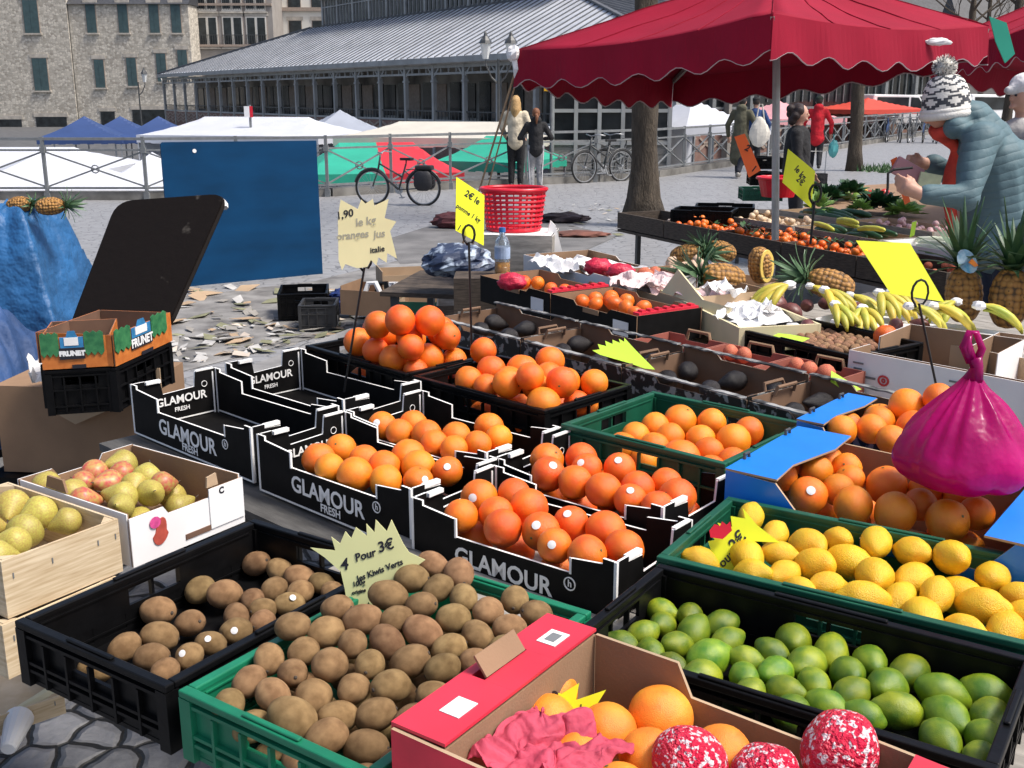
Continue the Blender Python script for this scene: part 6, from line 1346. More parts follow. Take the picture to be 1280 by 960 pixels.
# ------------------------------------------------------------------ left side: blue board, tarpaulin heap, black lid, juice-fruit boxes
a0,a1=P(215,360,0),P(403,342,0); w=(a1-a0).length; yw=math.atan2((a1-a0).y,(a1-a0).x)
t=thing('display_board','large plain blue painted board standing before the railing','board',a0,yw)
b=MB(); b.prism([(0,.0),(w,.0),(w-.005,1.40),(.02,1.42),(0,1.40)],(0,0,0),(1,0,0),(0,0,1),.022); b.build('board_panel',K['bluepanel'],t)
for x in (.12,w-.12): b=MB(); b.bar((x,.03,1.1),(x,.55,0),.04,.03); b.build('prop',K['greywood'],t)
b=MB(); b.lathe([(0,0),(.02,0),(.02,.004),(0,.004)],10,0,(0,0,0),Matrix.Rotation(R(90),3,'X')); b.build('sticker',K['paper'],t,loc=(w*.2,-.012,1.33))
def quadlid():
    A=PD(92,408,4.85); B=PD(213,402,4.75); Cc=PD(284,246,5.25); D_=PD(148,254,5.35); o=(A+B+Cc+D_)/4; u=((B-A)+(Cc-D_)).normalized(); v0=((D_-A)+(Cc-B)).normalized(); n=u.cross(v0).normalized(); v=n.cross(u)
    pts=[( (q-o).dot(u),(q-o).dot(v)) for q in (A,B,Cc,D_)]
    out=[]
    for i in range(4):
        p=Vector(pts[i]); a=Vector(pts[i-1]); c=Vector(pts[(i+1)%4]); r=.085 if i>1 else .03
        p0=p+(a-p).normalized()*r; p1=p+(c-p).normalized()*r
        for k in range(6): s=k/5; out.append(tuple(p0*(1-s)**2+p*2*s*(1-s)+p1*s*s))
    t=thing('tub_lid','large dark rounded lid panel leaning upright behind the printed boxes','lid',o)
    m=mat('stained_black_panel',(.007,.005,.0042),.65,.5,7,col2=(.05,.044,.038),sharp=(.28,.33),detail=8,bump=.3,bscale=20,spec=.1); mb=MB(); mb.prism(out,(0,0,0),u,v,.03); mb.build('lid_panel',m,t)
    rim=MB(); rim.tube([u*p[0]+v*p[1] for p in out+out[:1]],.014,6,caps=False); rim.build('rim',m,t)
    top=MB(); ps=[u*p[0]*.985+v*(p[1]+.012)-n*.035 for p in out[13:22]]; top.tube(ps,.016,6); top.build('white_edge',K['paper'],t)
quadlid()
def drape(name,label,p,pts,m,seed,sx,sy,h,cat='tarpaulin',rz=0.,fold=.03):
    b=MB()
    def f(u,v):
        x=(u-.5)*sx; y=(v-.5)*sy; r=max(abs(u-.5),abs(v-.5))*2; k=max(0,min(1,(1.0-r)/.62)); k=k*k*(3-2*k)
        an=math.atan2(v-.5,u-.5); fl=1-abs(2*((an*2.6+.9*noise.noise(Vector((u*3,v*3,seed))))%1)-1); z=h*k+fold*(1.2*noise.noise(Vector((u*4+seed,v*4,.3)))+1.1*(1-abs(noise.noise(Vector((u*7+v*3+seed,v*3-u*2,2)))*2.4)))+fold*1.5*fl*min(1,r*1.2)*(1-r*.4)
        w_=1+.06*math.sin(u*21+seed)*(1-k); return Vector((x*w_,y*w_,max(z,.0)))
    b.grid(f,70,60); o=b.build(name,m,loc=p,rot=(0,0,rz),smooth=True); s=o.modifiers.new('t','SOLIDIFY'); s.thickness=.004; return tag(o,label,cat)
p=PD(28,420,5.6); drape('tarpaulin','bright blue creased tarpaulin draped over a heap at the left',(p.x-.10,p.y+.1,p.z-.30),None,K['tarp'],1.7,1.05,1.0,PD(20,268,5.6).z-p.z+.27,fold=.05)
p=PD(10,500,4.6); drape('tarpaulin','dark navy cloth bundled in front of the bright blue tarpaulin',(p.x-.22,p.y,p.z-.10),None,K['navy'],4.2,.95,.8,.40,'cloth',fold=.06)
p=PD(-10,470,4.9); 
hp=thing('covered_heap','dark heap of boxes under the blue tarpaulin','box stack',(PD(28,420,5.6).x-.10,5.7,0)); b=MB(); b.lohi((-.46,-.38,0),(.46,.38,PD(28,420,5.6).z-.31)); b.build('box_body',K['blackpl'],hp); b=MB(); b.lohi((-.48,-.40,.25),(.48,.40,.29)); b.build('shelf_edge',K['oldwood'],hp)
pz=PD(20,268,5.6); pineapple((PD(45,268,5.5).x,5.5,pz.z+.045),(0,R(86),R(12)),'pineapple lying on top of the blue tarpaulin, leaves to the right',.72,'pineleaf',34,L=.15)
pineapple((PD(8,266,5.6).x,5.62,pz.z+.04),(0,R(84),R(-10)),'pineapple half cut by the left edge on the blue tarpaulin',.7,'pineleaf',20,L=.12)
# printed pineapple boxes: two trays side by side on a black box and a brown carton
def prn(c,label):
    t=open_box(c,K['brownd'],K['orange2'],label,'box',name='printed_fruit_box',group='printed pineapple boxes',notch=False)
    F=[o for o in t.children if o.name.startswith('front_panel')][0]; E_=[o for o in t.children if o.name.startswith('end_panel')][1]
    w,d,H=c.w,c.d,c.H
    g=MB(); rq=random.Random(3)
    for x0,x1 in ((-.5,-.24),(.12,.40)):
        n=6; top=[(x0*w+(x1-x0)*w*k/n,H+.012+.008*(k%2)) for k in range(n,-1,-1)]; bot=[(x0*w+(x1-x0)*w*k/n,H*.5-.014*(k%2)) for k in range(n+1)]
        g.prism(bot+top,(0,-d/2-.006,0),(1,0,0),(0,0,1),.003)
    g.build('printed_leaves',mat('printed_green',(.015,.12,.045),.5,.5,40,col2=(.05,.22,.08)),F)
    s=MB(); s.prism([(-.22*w,H*.5),(.11*w,H*.5),(.11*w,H),(.03*w,H),(0,H+.022),(-.10*w,H+.022),(-.13*w,H),(-.22*w,H)],(0,-d/2-.0055,0),(1,0,0),(0,0,1),.002); s.build('printed_sky',mat('printed_blue',(.03,.20,.42),.5,.3,30),F)
    k=MB(); k.box((-.06*w,-d/2-.0075,H*.48),(.36*w,.002,H*.36)); k.build('name_plate',K['ink'],F)
    txt('FRUNET',.045*w/.35*.78,F,(-.06*w,-d/2-.0090,H*.48),(1,0,0),(0,0,1),K['white'],bold=.0018)
    k=MB(); k.box((-.06*w,-d/2-.0072,H*.86),(.2*w,.002,H*.25)); k.build('small_plate',K['paper'],F)
    k=MB(); k.box((0.02*w,-d/2-.0072,H*.06),(.2*w,.002,H*.12)); k.build('hand_slot',K['ink'],F)
K['orange2']=mat('printed_orange',(.62,.20,.04),.5,.4,26,col2=(.45,.12,.02))
q=P(52,447,.95); q1=P(140,442,.95); c1=Cr((q.x,q.y),math.degrees(math.atan2((q1-q).y,(q1-q).x)),(q1-q).length,.30,1.02,.115)
prn(c1,'orange and green printed pineapple box, left one of two')
q=P(141,443,.95); q1=P(212,412,.95); c2=Cr((q.x+.005,q.y),math.degrees(math.atan2((q1-q).y,(q1-q).x)),(q1-q).length,.30,1.02,.115)
prn(c2,'orange and green printed pineapple box, right one touching the black lid')
for cc_,lb in ((c1,'black plastic crate beneath the left printed pineapple box'),(c2,'black plastic crate beneath the right printed pineapple box')):
    plastic(Cr((cc_.o.x,cc_.o.y),math.degrees(cc_.yaw),cc_.w,.30,.90,.17),K['blackpl'],lb,'plastic fruit crates',lat=False)
kb=thing('cardboard_box','large brown cardboard box under the black crates, one flap folded down','box',(PD(110,520,4.3).x,4.35,0),R(-6)); z1=.725; W_=.60
b=MB(); b.lohi((-W_/2,-.20,.36),(W_/2,.26,z1)); b.build('box_body',K['brown'],kb)
b=MB(); b.prism([(-.02,-.10),(.0,.01),(W_/2-.0,.075),(W_/2+.12,.10),(W_/2+.12,.02),(.05,-.14)],(0,-.235,z1),(1,0,0),(0,0,1),.006); b.build('box_flap',K['kraft'],kb)
b=MB(); b.lohi((-W_/2-.05,-.26,0),(W_/2+.30,.30,.355)); t=thing('black_crate_stack','black box stack carrying the large brown carton','box stack',(kb.location.x,kb.location.y,0),R(-6)); b.build('box_body',K['blackpl'],t); b=MB(); b.lohi((-W_/2-.06,-.27,.16),(W_/2+.31,.31,.18)); b.build('edge_band',K['whiteedge'],t)
p=PD(62,470,4.0); crumple('plastic_bag','white plastic bag with green leaf hanging at the printed boxes','bag',(p.x,4.1,p.z-.02),.22,.16,K['paper'],.07,.5,11)
# ------------------------------------------------------------------ red market umbrella
def umbrella(corners,apex,label,pole,rib=True,val=.21):
    t=thing('market_umbrella',label,'umbrella',(apex.x,apex.y,0),0,'red market umbrellas'); o=Vector((apex.x,apex.y,0)); cs=[c-o for c in corners]; ap=apex-o
    r=MB(); n=len(cs)
    for i in range(n):
        a,c=cs[i],cs[(i+1)%n]
        def f(u,v,a=a,c=c): 
            e=a.lerp(c,u); e=e+Vector((0,0,-.05*math.sin(PI*u))); q=e.lerp(ap,v); return q+Vector((0,0,-.05*math.sin(PI*v)*(math.sin(PI*u))+.012*noise.noise(Vector((u*6+i*9,v*5,1)))))
        r.grid(f,14,12)
    m=r.build('canopy',K['umb'],t,smooth=True,weld=True); s=m.modifiers.new('t','SOLIDIFY'); s.thickness=.004
    sm_=MB()
    for i in range(n):
        a,c=cs[i],cs[(i+1)%n]
        for u in (0.,.25,.5,.75):
            pts_=[]
            for k in range(11):
                w_=k/10*.98; e=a.lerp(c,u)+Vector((0,0,-.05*math.sin(PI*u))); q=e.lerp(ap,w_); pts_.append(q+Vector((0,0,-.05*math.sin(PI*w_)*math.sin(PI*u)+.012*noise.noise(Vector((u*6+i*9,w_*5,1)))+.003)))
            sm_.tube(pts_,.004,4)
    sm_.build('canopy_seam',K['umb'],t)
    v=MB(); pi=MB()
    for i in range(n):
        a,c=cs[i],cs[(i+1)%n]; k=48; up=[];dn=[]
        for j in range(k+1):
            u=j/k; e=a.lerp(c,u)+Vector((0,0,-.05*math.sin(PI*u)+.001)); out=(e-ap); out.z=0; out=out.normalized(); up.append(e); dn.append(e+Vector((0,0,-val-.028*math.cos(u*2*PI*6.5)))+out*(.02+.012*math.sin(u*30)))
        v.add(up+dn,[(j,j+1,k+2+j,k+1+j) for j in range(k)]); pi.tube(dn,.0045,5)
    vo=v.build('valance',K['umb'],t); s=vo.modifiers.new('t','SOLIDIFY'); s.thickness=.004; pi.build('piping',K['umbw'],vo)
    if rib:
        hub=pole[1]-o-Vector((0,0,.05))
        for c in cs:
            b=MB(); b.bar(ap+Vector((0,0,-.06)),c+Vector((0,0,-.03)),.022,.03); md=ap.lerp(c,.55)+Vector((0,0,-.05)); b.bar(hub.lerp(pole[0]-o,.16),md,.018,.024); b.build('rib',K['greywood'],t)
    p=MB(); p.tube([pole[0]-o,(pole[0]-o).lerp(ap,.98)],.026,10); p.build('pole',K['steel'],t)
    return t
ap=Vector((1.72,7.45,2.66))
Lc,Nc,Rc,Fc=PD(646,63,7.4),PD(966,17,6.0),PD(1236,33,7.3),PD(842,97,9.0)
uu=umbrella([Lc,Nc,Rc,Fc],ap,'large deep red market umbrella with scalloped edge over the far stall',[PD(969,300,7.4),ap])
uu.location.z+=0
k=MB(); k.ell((0,0,0),(.05,.05,.05),10,7,fn=lambda v:v*(1+.4*noise.noise(v*3))); k.tube([(0,0,0),(.02,-.01,-.10),(.01,0,-.16)],[.02,.025,.008],6); o=k.build('corner_knot',K['paper'],uu,loc=Lc-Vector((ap.x,ap.y,0))+Vector((-.02,0,-.02)))
k=MB(); k.ell((0,0,0),(.08,.02,.022),10,7,fn=lambda v:v*(1+.4*noise.noise(v*3))); o=k.build('tied_cloth',K['paper'],uu,loc=PD(1173,52,6.85)-Vector((ap.x,ap.y,0)))
rp=MB(); a=Lc+Vector((0,0,-.1)); rp.tube([a,a.lerp(Vector((-.62,9.6,0)),.5),Vector((-.62,9.6,.02))],.008,5); rp.tube([a+Vector((.02,0,0)),Vector((-.5,9.7,.02))],.006,5); tag(rp.build('guy_rope',K['kraft']),'pale guy ropes running down from the umbrella tip to the ground','rope')
umbrella([PD(1158,58,9.2),PD(1300,30,8.2),PD(1480,60,9.6),PD(1330,95,11)],Vector((5.4,9.6,3.0)),'second dark red market umbrella behind the first at the right edge',[Vector((5.4,9.6,0)),Vector((5.4,9.6,3.0))])
b=MB(); b.prism([(-.10,.14),(.02,.10),(.10,-.10),(.04,-.16),(-.04,-.02)],(0,0,0),(1,0,0),(0,0,1),.01); tag(b.build('pennant',K['tentgr'],loc=PD(1252,48,7.6)),'small green and white cloth hanging at the right umbrella corner','cloth')
# ------------------------------------------------------------------ people
def skinmesh(name,segs,m,parent,vox=.02,smooth=6,loc=(0,0,0)):
    """one continuous surface grown over tapered limbs"""
    b=MB()
    for s in segs:
        if s[0]=='t':
            pts=[Vector(p) for p in s[1]]; b.tube(pts,s[2],12)
            for p,r in zip(pts,s[2]): b.ell(p,(r,)*3,12,8)
        else: b.ell(s[1],s[2],16,12,M=s[3] if len(s)>3 else None)
    o=b.build(name,m,parent,loc)
    r=o.modifiers.new('remesh','REMESH'); r.mode='VOXEL'; r.voxel_size=vox; r.use_smooth_shade=True
    q=o.modifiers.new('smooth','SMOOTH'); q.iterations=smooth; q.factor=.5
    return o
def cloth_mat(c,rough=.85): 
    key='cl_%s'%(c,)
    if key not in K: K[key]=mat('clothing',c,rough,.35,7,bump=.7,bscale=9,bdist=.05)
    return K[key]
def person(loc,rz,h,label,coat,trouser,hair,shoe=(.02,.02,.02),coatlen=.50,arms=((.05,.10),(.05,.10)),stride=.0,hat=None,longhair=False,hood=False,lean=0.,sit=False,group=None,elbow=(0.,0.),scarf=None,curly=False):
    """faces local -Y; arms: (forward, outward) swing of each arm"""
    t=thing('person',label,'person',loc,rz,group); k=h/1.75; t.scale=(k,)*3
    hipz=.90; shz=1.42; Ln=Vector((0,-lean,0))
    hip=Vector((0,0,hipz)); sh=Vector((0,-lean,shz)); hd=Vector((0,-lean*1.25-.01,1.62))
    legs=[]; 
    for s in (-1,1):
        f=stride*s; kn=Vector((s*.09,-.03-f*.5,.48)); an=Vector((s*.09,.02-f*1.0+(.10 if f<0 else 0),.08+(.06 if f<0 else 0)))
        legs.append((Vector((s*.085,0,.90)),kn,an))
    arm=[]
    for s,(fw,ow),el in zip((-1,1),arms,elbow):
        S_=sh+Vector((s*.175,0,-.02)); E_=S_+Vector((s*(.05+ow),-fw*.6,-.28+abs(fw)*.1)); H_=E_+Vector((-s*el*.12,-fw-.04-el*.22,-.25+el*.22+fw*.12)); arm.append((S_,E_,H_))
    segs=[('e',hd+Vector((0,0,.01)),(.075,.092,.115)),('t',[sh+Vector((0,0,-.05)),hd+Vector((0,.01,-.08))],[.06,.05]),('e',hd+Vector((0,-.093,-.005)),(.014,.02,.022)),('e',hd+Vector((0,-.085,-.06)),(.028,.018,.012)),
          ('e',hd+Vector((.076,.0,0)),(.012,.02,.032)),('e',hd+Vector((-.076,0,0)),(.012,.02,.032)),
          ('t',[hip,hip.lerp(sh,.5),sh+Vector((0,0,-.08))],[.145,.125,.135]),('t',[sh+Vector((-.15,0,-.04)),sh+Vector((.15,0,-.04))],[.065,.065])]
    for A,B,Cc in legs: segs+=[('t',[A,B,Cc],[.085,.058,.038])]
    for A,B,Cc in arm:
        d=(Cc-B).normalized(); segs+=[('t',[A,B,Cc],[.05,.04,.03]),('t',[Cc,Cc+d*.07],[.034,.03])]
        sd=d.orthogonal().normalized()
        for q in range(4): segs.append(('t',[Cc+d*.06+sd*(.022*(q-1.5)),Cc+d*.13+sd*(.020*(q-1.5))+Vector((0,-.01,0)),Cc+d*(.165-.012*abs(q-1.3))+sd*(.018*(q-1.5))+Vector((0,-.025,0))],[.009,.0085,.007]))
        segs.append(('t',[Cc+d*.02+sd*.03,Cc+d*.06+sd*.055,Cc+d*.09+sd*.055],[.011,.010,.008]))
    body=skinmesh('body',segs,K['skin'],t,.0115,3)
    cm=cloth_mat(coat); bot=hip+Vector((0,0,.50-coatlen-.02))
    cs=[('t',[bot,hip.lerp(sh,.25),hip.lerp(sh,.6),sh+Vector((0,0,-.06))],[.19 if coatlen>.5 else .175,.165,.165,.15]),('t',[sh+Vector((-.155,0,-.05)),sh+Vector((.155,0,-.05))],[.08,.08])]
    if coatlen>.7: cs.append(('t',[bot+Vector((-.06,0,0)),hip+Vector((-.05,0,0))],[.17,.15])); cs.append(('t',[bot+Vector((.06,0,0)),hip+Vector((.05,0,0))],[.17,.15]))
    for A,B,Cc in arm: cs.append(('t',[A,B,B.lerp(Cc,.93)],[.075,.062,.048]))
    if hood: cs.append(('e',sh+Vector((0,.06,.08)),(.12,.09,.09)))
    skinmesh('coat',cs,cm,t,.02,4)
    ts=[]
    for A,B,Cc in legs: ts.append(('t',[A+Vector((0,0,.03)),B,Cc+Vector((0,0,.02))],[.11,.078,.062]))
    ts.append(('t',[Vector((-.06,0,.93)),Vector((.06,0,.93))],[.12,.12])); skinmesh('trousers',ts,cloth_mat(trouser),t,.018,4)
    for A,B,Cc in legs: skinmesh('shoe',[('t',[Cc+Vector((0,.03,-.035)),Cc+Vector((0,-.06,-.045)),Cc+Vector((0,-.14,-.055))],[.045,.045,.035])],cloth_mat(shoe,.5),t,.012,2)
    hm=K.setdefault('hair%s'%(hair,),mat('hair',hair,.6,.4,10,stretch=(12,12,2),bump=.4,bscale=40))
    hs=[('e',hd+Vector((0,.022,.035)),(.088,.092,.105))]
    if longhair: hs+=[('t',[hd+Vector((0,.06,.02)),hd+Vector((0,.085,-.14)),hd+Vector((0,.10,-.32))],[.085,.095,.055]),('t',[hd+Vector((.07,.03,0)),hd+Vector((.085,.03,-.18))],[.03,.03]),('t',[hd+Vector((-.07,.03,0)),hd+Vector((-.085,.03,-.18))],[.03,.03])]
    if curly: hs+=[('e',hd+Vector((.10*math.cos(i*1.9)*.9,.05+.07*math.sin(i*1.9),.09-.02*i)),(.055,.055,.055)) for i in range(9)]
    skinmesh('hair',hs,hm,t,.014,3)
    if hat is not None: skinmesh('hat',[('e',hd+Vector((0,.005,.075)),(.098,.108,.078)),('t',[hd+Vector((0,-.06,.05)),hd+Vector((0,-.13,.04))],[.05,.025])],cloth_mat(hat),t,.014,3)
    for s in (-1,1):
        e=MB(); e.ell((0,0,0),(.010,.006,.007),8,6); e.build('eye',K['ink'],t,loc=hd+Vector((s*.03,-.089,.012)))
    if scarf: skinmesh('scarf',[('t',[sh+Vector((.09*math.cos(a),.08*math.sin(a)-.01,.06)) for a in [i*PI/4 for i in range(9)]],[.035]*9)],cloth_mat(scarf),t,.014,2)
    return t
p=P(648,236,0); person((p.x-.05,p.y+.45,0),R(170),1.86,'woman with long blond hair in a cream jacket and black trousers at the railing',(.62,.54,.40),(.012,.012,.014),(.45,.28,.11),longhair=True,group='people in the square',arms=((.05,.05),(.10,.06)),elbow=(.9,.3))
p=P(668,238,0); t=person((p.x+.02,p.y-.10,0),R(185),1.62,'girl with auburn hair in a black hooded top and pale grey trousers at the railing',(.012,.012,.014),(.30,.30,.31),(.20,.075,.03),shoe=(.6,.6,.62),longhair=False,group='people in the square',arms=((.04,.12),(.04,.12)),elbow=(1.,1.),hood=True)
for s in (-1,1): b=MB(); b.bar((s*.125,.06,.14),(s*.165,.05,.86),.022,.012); b.build('trouser_stripe',K['paper'],t)
hs=MB(); hs.tube([(0,.10,1.62),(.0,.16,1.60),(.0,.15,1.42)],[.035,.045,.015],8); hs.build('ponytail',[o for o in t.children if o.name.startswith('hair')][0].data.materials[0],t,smooth=True)
p=P(1018,213,0); t=person((p.x,p.y,0),R(165),1.84,'man in a bright red hooded coat and dark cap walking away',(.62,.012,.025),(.015,.016,.02),(.03,.02,.015),hat=(.02,.03,.02),hood=True,coatlen=.62,stride=.10,group='people in the square')
q=MB(); q.ell((0,0,0),(.13,.08,.22),14,10,fn=lambda v:v*(1+.2*noise.noise(v*2))); q.tube([(0,0,.20),(-.02,0,.36)],.012,6); o=q.build('shopping_bag',mat('turquoise_bag',(.10,.42,.42),.4,.3,6),loc=(p.x+.42,p.y-.1,.55)); tag(o,'turquoise and white plastic bag carried by the man in red','bag')
p=P(926,222,0); t=person((p.x-.05,p.y,0),R(150),1.85,'person in a long olive green coat walking with one foot raised',(.10,.095,.06),(.018,.02,.03),(.02,.014,.012),shoe=(.3,.28,.25),coatlen=.95,stride=.20,hood=True,group='people in the square')
q=MB(); q.ell((0,0,0),(.24,.09,.34),20,14,fn=lambda v:Vector((v.x*(1.0-.35*max(0,v.z)),v.y,v.z))*(1+.12*noise.noise(v*2.5))); q.tube([(-.10,0,.22),(-.04,0,.62),(.03,0,.62),(.10,0,.22)],.014,6); tag(q.build('tote_bag',mat('canvas_tote',(.66,.62,.54),.85,.12,5,bump=.3,bscale=20),loc=(p.x+.30,p.y-.35,1.05)),'large cream canvas tote bag on the back of the coated walker','bag')
p=P(946,216,0); person((p.x,p.y+.5,0),R(170),1.82,'person in a dark blue jacket with a cap beside the olive coat',(.015,.05,.16),(.015,.016,.02),(.03,.02,.015),hat=(.02,.02,.022),group='people in the square')
p=PD(989,300,13.5); person((p.x,13.5,0),R(70),1.76,'stallholder in black with curly dark hair standing behind the far crates',(.012,.012,.014),(.015,.016,.02),(.022,.010,.008),group='people in the square',curly=True,arms=((.05,.0),(.05,.0)),elbow=(.2,.2))
b=MB(); b.lohi((-.14,-.10,0),(.16,.12,.45)); p=P(1022,225,0); t=thing('shopping_trolley','black shopping trolley standing beside the man in the red coat','trolley',(P(1022,222,0).x*.80,P(1022,222,0).y*.80,0)); b.build('trolley_bag',K['navy'] if 0 else cloth_mat((.012,.012,.014)),t); f=MB(); f.tube([(-.15,.13,0),(-.15,.13,.85),(.17,.13,.85),(.17,.13,0)],.012,6); f.build('trolley_frame',K['steel'],t)
for s in (-1,1): f=MB(); f.lathe([(0,-.012),(.06,-.012),(.06,.012),(0,.012)],14,0,(0,0,0),Matrix.Rotation(R(90),3,'Y')); f.build('wheel',K['tyre'],t,loc=(s*.17,.12,.06))
# man at the right edge
p=PD(1278,110,7.4); person((p.x+.03,7.4,.12),R(-75),1.86,'person with white beanie cut off at the right picture edge',(.45,.44,.43),(.02,.02,.025),(.05,.03,.02),hat=(.70,.70,.70),group='people in the square')
# woman in the knitted hat: bends slightly over the stall, seen from the left and behind
def hatwoman():
    T=thing('person','woman in quilted blue-grey jacket and patterned pompom hat, red scarf, holding a purse','person',(0,0,0),0,'people in the square')
    Dd=6.05; q=lambda x,y,d=0.: PD(x,y,Dd+d)
    hd=q(1181,128); nk=q(1204,158,.02); shl=q(1226,176,-.20); shr=q(1240,172,.24); ch=q(1236,205,.05); wa=q(1246,258,.06); hp=q(1256,300,.06)
    elb=q(1207,247,-.33); wri=q(1152,243,-.33); hnd=q(1137,236,-.30); elr=q(1196,222,.28); wrr=q(1160,205,.22); hnr=q(1141,204,.16)
    fz=Vector((hp.x+.02,hp.y,0)); 
    seg=[('e',hd+Vector((-.005,0,-.02)),(.098,.085,.125)),('e',hd+Vector((-.105,0,-.05)),(.022,.016,.022)),('e',hd+Vector((-.085,0,-.10)),(.02,.03,.014)),('t',[hd+Vector((.02,0,-.06)),nk,ch],[.062,.065,.12]),('t',[ch,wa,hp],[.16,.155,.165]),('t',[shl,elb,wri],[.06,.047,.034]),('t',[shr,elr,wrr],[.06,.047,.034]),('t',[wri,hnd],[.036,.040]),('t',[wrr,hnr],[.036,.040])]
    for s in (-1,1): seg.append(('t',[hp+Vector((0,s*.09,0)),fz+Vector((.02,s*.10,.55)),fz+Vector((.05,s*.10,.09))],[.10,.065,.045]))
    def hand(h,w,cur):
        d=(h-w).normalized(); up=Vector((0,0,1)); sd=d.cross(up).normalized(); r=[]
        for k in range(4):
            o=h+d*.02+up*(.026*(1.5-k)); L=(.040,.046,.043,.034)[k]; r.append(('t',[o,o+d*L+sd*cur*.012,o+d*L*1.55+sd*cur*.034,o+d*L*1.5+sd*cur*.055],[.0105,.010,.009,.008]))
        r.append(('t',[w.lerp(h,.5)+up*.025,h+up*.05-d*.01+sd*cur*.02,h+up*.055+d*.025+sd*cur*.035],[.014,.012,.010])); return r
    seg+=hand(hnd,wri,1)+hand(hnr,wrr,-1)
    skinmesh('body',seg,K['skin'],T,.010,2)
    # jacket with quilted rolls
    jm=mat('quilted_jacket',(.085,.150,.172),.65,.2,6,bump=.25,bscale=40,bdist=.01)
    js=[('t',[hp+Vector((-.03,0,0)),hp.lerp(wa,.5)+Vector((-.01,0,0)),wa,ch+Vector((.02,0,0)),nk.lerp(ch,.45)],[.20,.195,.19,.185,.12]),('t',[hp+Vector((.16,0,0)),wa+Vector((.14,0,0)),ch+Vector((.13,0,-.01))],[.18,.17,.15]),('t',[shl,shr],[.10,.10]),('t',[shl,shl.lerp(elb,.5),elb,wri+Vector((.03,0,0))],[.098,.088,.078,.055]),('t',[shr,elr,wrr+Vector((.03,0,0))],[.11,.09,.06]),
        ('t',[hd+Vector((.03,-.10,-.13)),nk+Vector((.055,0,.05)),hd+Vector((.03,.10,-.13))],[.065,.085,.065]),('e',hd+Vector((.135,0,-.065)),(.11,.115,.08),Matrix.Rotation(R(25),3,'Y')),('t',[nk+Vector((.06,0,.05)),nk+Vector((.10,0,.0)),ch+Vector((.08,0,.05))],[.09,.10,.11])]
    o=skinmesh('jacket',js,jm,T,.013,5)
    tx=bpy.data.textures.new('quilt','WOOD'); tx.wood_type='BANDNOISE'; tx.noise_scale=.5
    m_,n_,l_,b_=jm,jm.node_tree.nodes,jm.node_tree.links,jm.node_tree.nodes['Principled BSDF']
    tc=n_.new('ShaderNodeTexCoord'); mp=n_.new('ShaderNodeMapping'); mp.inputs['Rotation'].default_value=(0,R(14),0); wv=n_.new('ShaderNodeTexWave'); wv.bands_direction='Z'; wv.wave_profile='SIN'; wv.inputs['Scale'].default_value=7.0; wv.inputs['Distortion'].default_value=1.6; wv.inputs['Detail'].default_value=1.5; wv.inputs['Detail Scale'].default_value=1.2
    l_.new(tc.outputs['Object'],mp.inputs[0]); l_.new(mp.outputs[0],wv.inputs[0]); bp=n_.new('ShaderNodeBump'); bp.inputs['Strength'].default_value=.55; bp.inputs['Distance'].default_value=.006
    mt=n_.new('ShaderNodeMath'); mt.operation='POWER'; mt.inputs[1].default_value=.3; l_.new(wv.outputs['Fac'],mt.inputs[0]); l_.new(mt.outputs[0],bp.inputs['Height']); 
    old=[q_ for q_ in b_.inputs['Normal'].links][0].from_node; l_.new(old.outputs[0],bp.inputs['Normal']); l_.new(bp.outputs[0],b_.inputs['Normal'])
    # hood roll, cuffs
    tr=[]
    for s in (-1,1): tr.append(('t',[hp+Vector((.04,s*.09,.02)),fz+Vector((.04,s*.10,.55)),fz+Vector((.06,s*.10,.10))],[.15,.10,.075]))
    skinmesh('trousers',tr,cloth_mat((.012,.018,.04)),T,.018,3)
    for s in (-1,1): skinmesh('shoe',[('t',[fz+Vector((.06,s*.10,.05)),fz+Vector((-.12,s*.10,.04))],[.05,.04])],cloth_mat((.02,.02,.02),.5),T,.014,2)
    sc=[('t',[hd+Vector((.0,-.07,-.15)),hd+Vector((-.03,-.02,-.17)),hd+Vector((-.02,.07,-.15))],[.032,.036,.032]),('t',[hd+Vector((-.01,-.03,-.17)),q(1197,185,.04),q(1189,215,.05),q(1185,240,.05),q(1192,290,.05)],[.04,.035,.04,.04,.03])]
    skinmesh('scarf',sc,mat('red_orange_scarf',(.56,.05,.03),.8,.3,9,bump=.5,bscale=50),T,.013,3)
    # knitted hat with zigzag pattern, cuff and pompom
    hm=mat('white_knit',(.70,.68,.63),.9,.1,30,bump=.6,bscale=120,bdist=.006); dk=mat('dark_knit',(.06,.065,.075),.9,.2,30,bump=.6,bscale=120,bdist=.006)
    M=Matrix.Rotation(R(-8),3,'Y'); c=hd+Vector((.005,0,.012)); b=MB()
    rows=26; seg_=72; vs=[];fs=[];mm=[]
    prof=[(.126,-.055)]+[(.128*math.cos(k/ (rows-1)*PI/2)**.62+.002,-.05+.185*math.sin(k/(rows-1)*PI/2)) for k in range(rows)]
    prof=[(max(r,.004),z) for r,z in prof]
    n=len(prof)
    for r,z in prof:
        for k in range(seg_): a=2*PI*k/seg_; vs.append(M@Vector((r*math.cos(a),r*.93*math.sin(a),z))+c)
    for i in range(n-1):
        for k in range(seg_):
            k2=(k+1)%seg_; fs.append((i*seg_+k,i*seg_+k2,(i+1)*seg_+k2,(i+1)*seg_+k)); z=(prof[i][1]+prof[i+1][1])/2; ph=k%12; tri=abs(ph-6)/6
            d=0
            if -.035<z<.03: d=1 if abs(abs(z+.002)/.032-(1-abs(((k%12)-6)/6)))<.30 and not (abs(z)<.006 and ph==6) else 0
            for z0 in (.052,.088,.118):
                if abs(z-z0-(tri-.5)*.018)<.0065: d=1
            mm.append(d)
    b.add(vs,fs,mm); H=b.build('knitted_hat',[hm,dk],T,smooth=True)
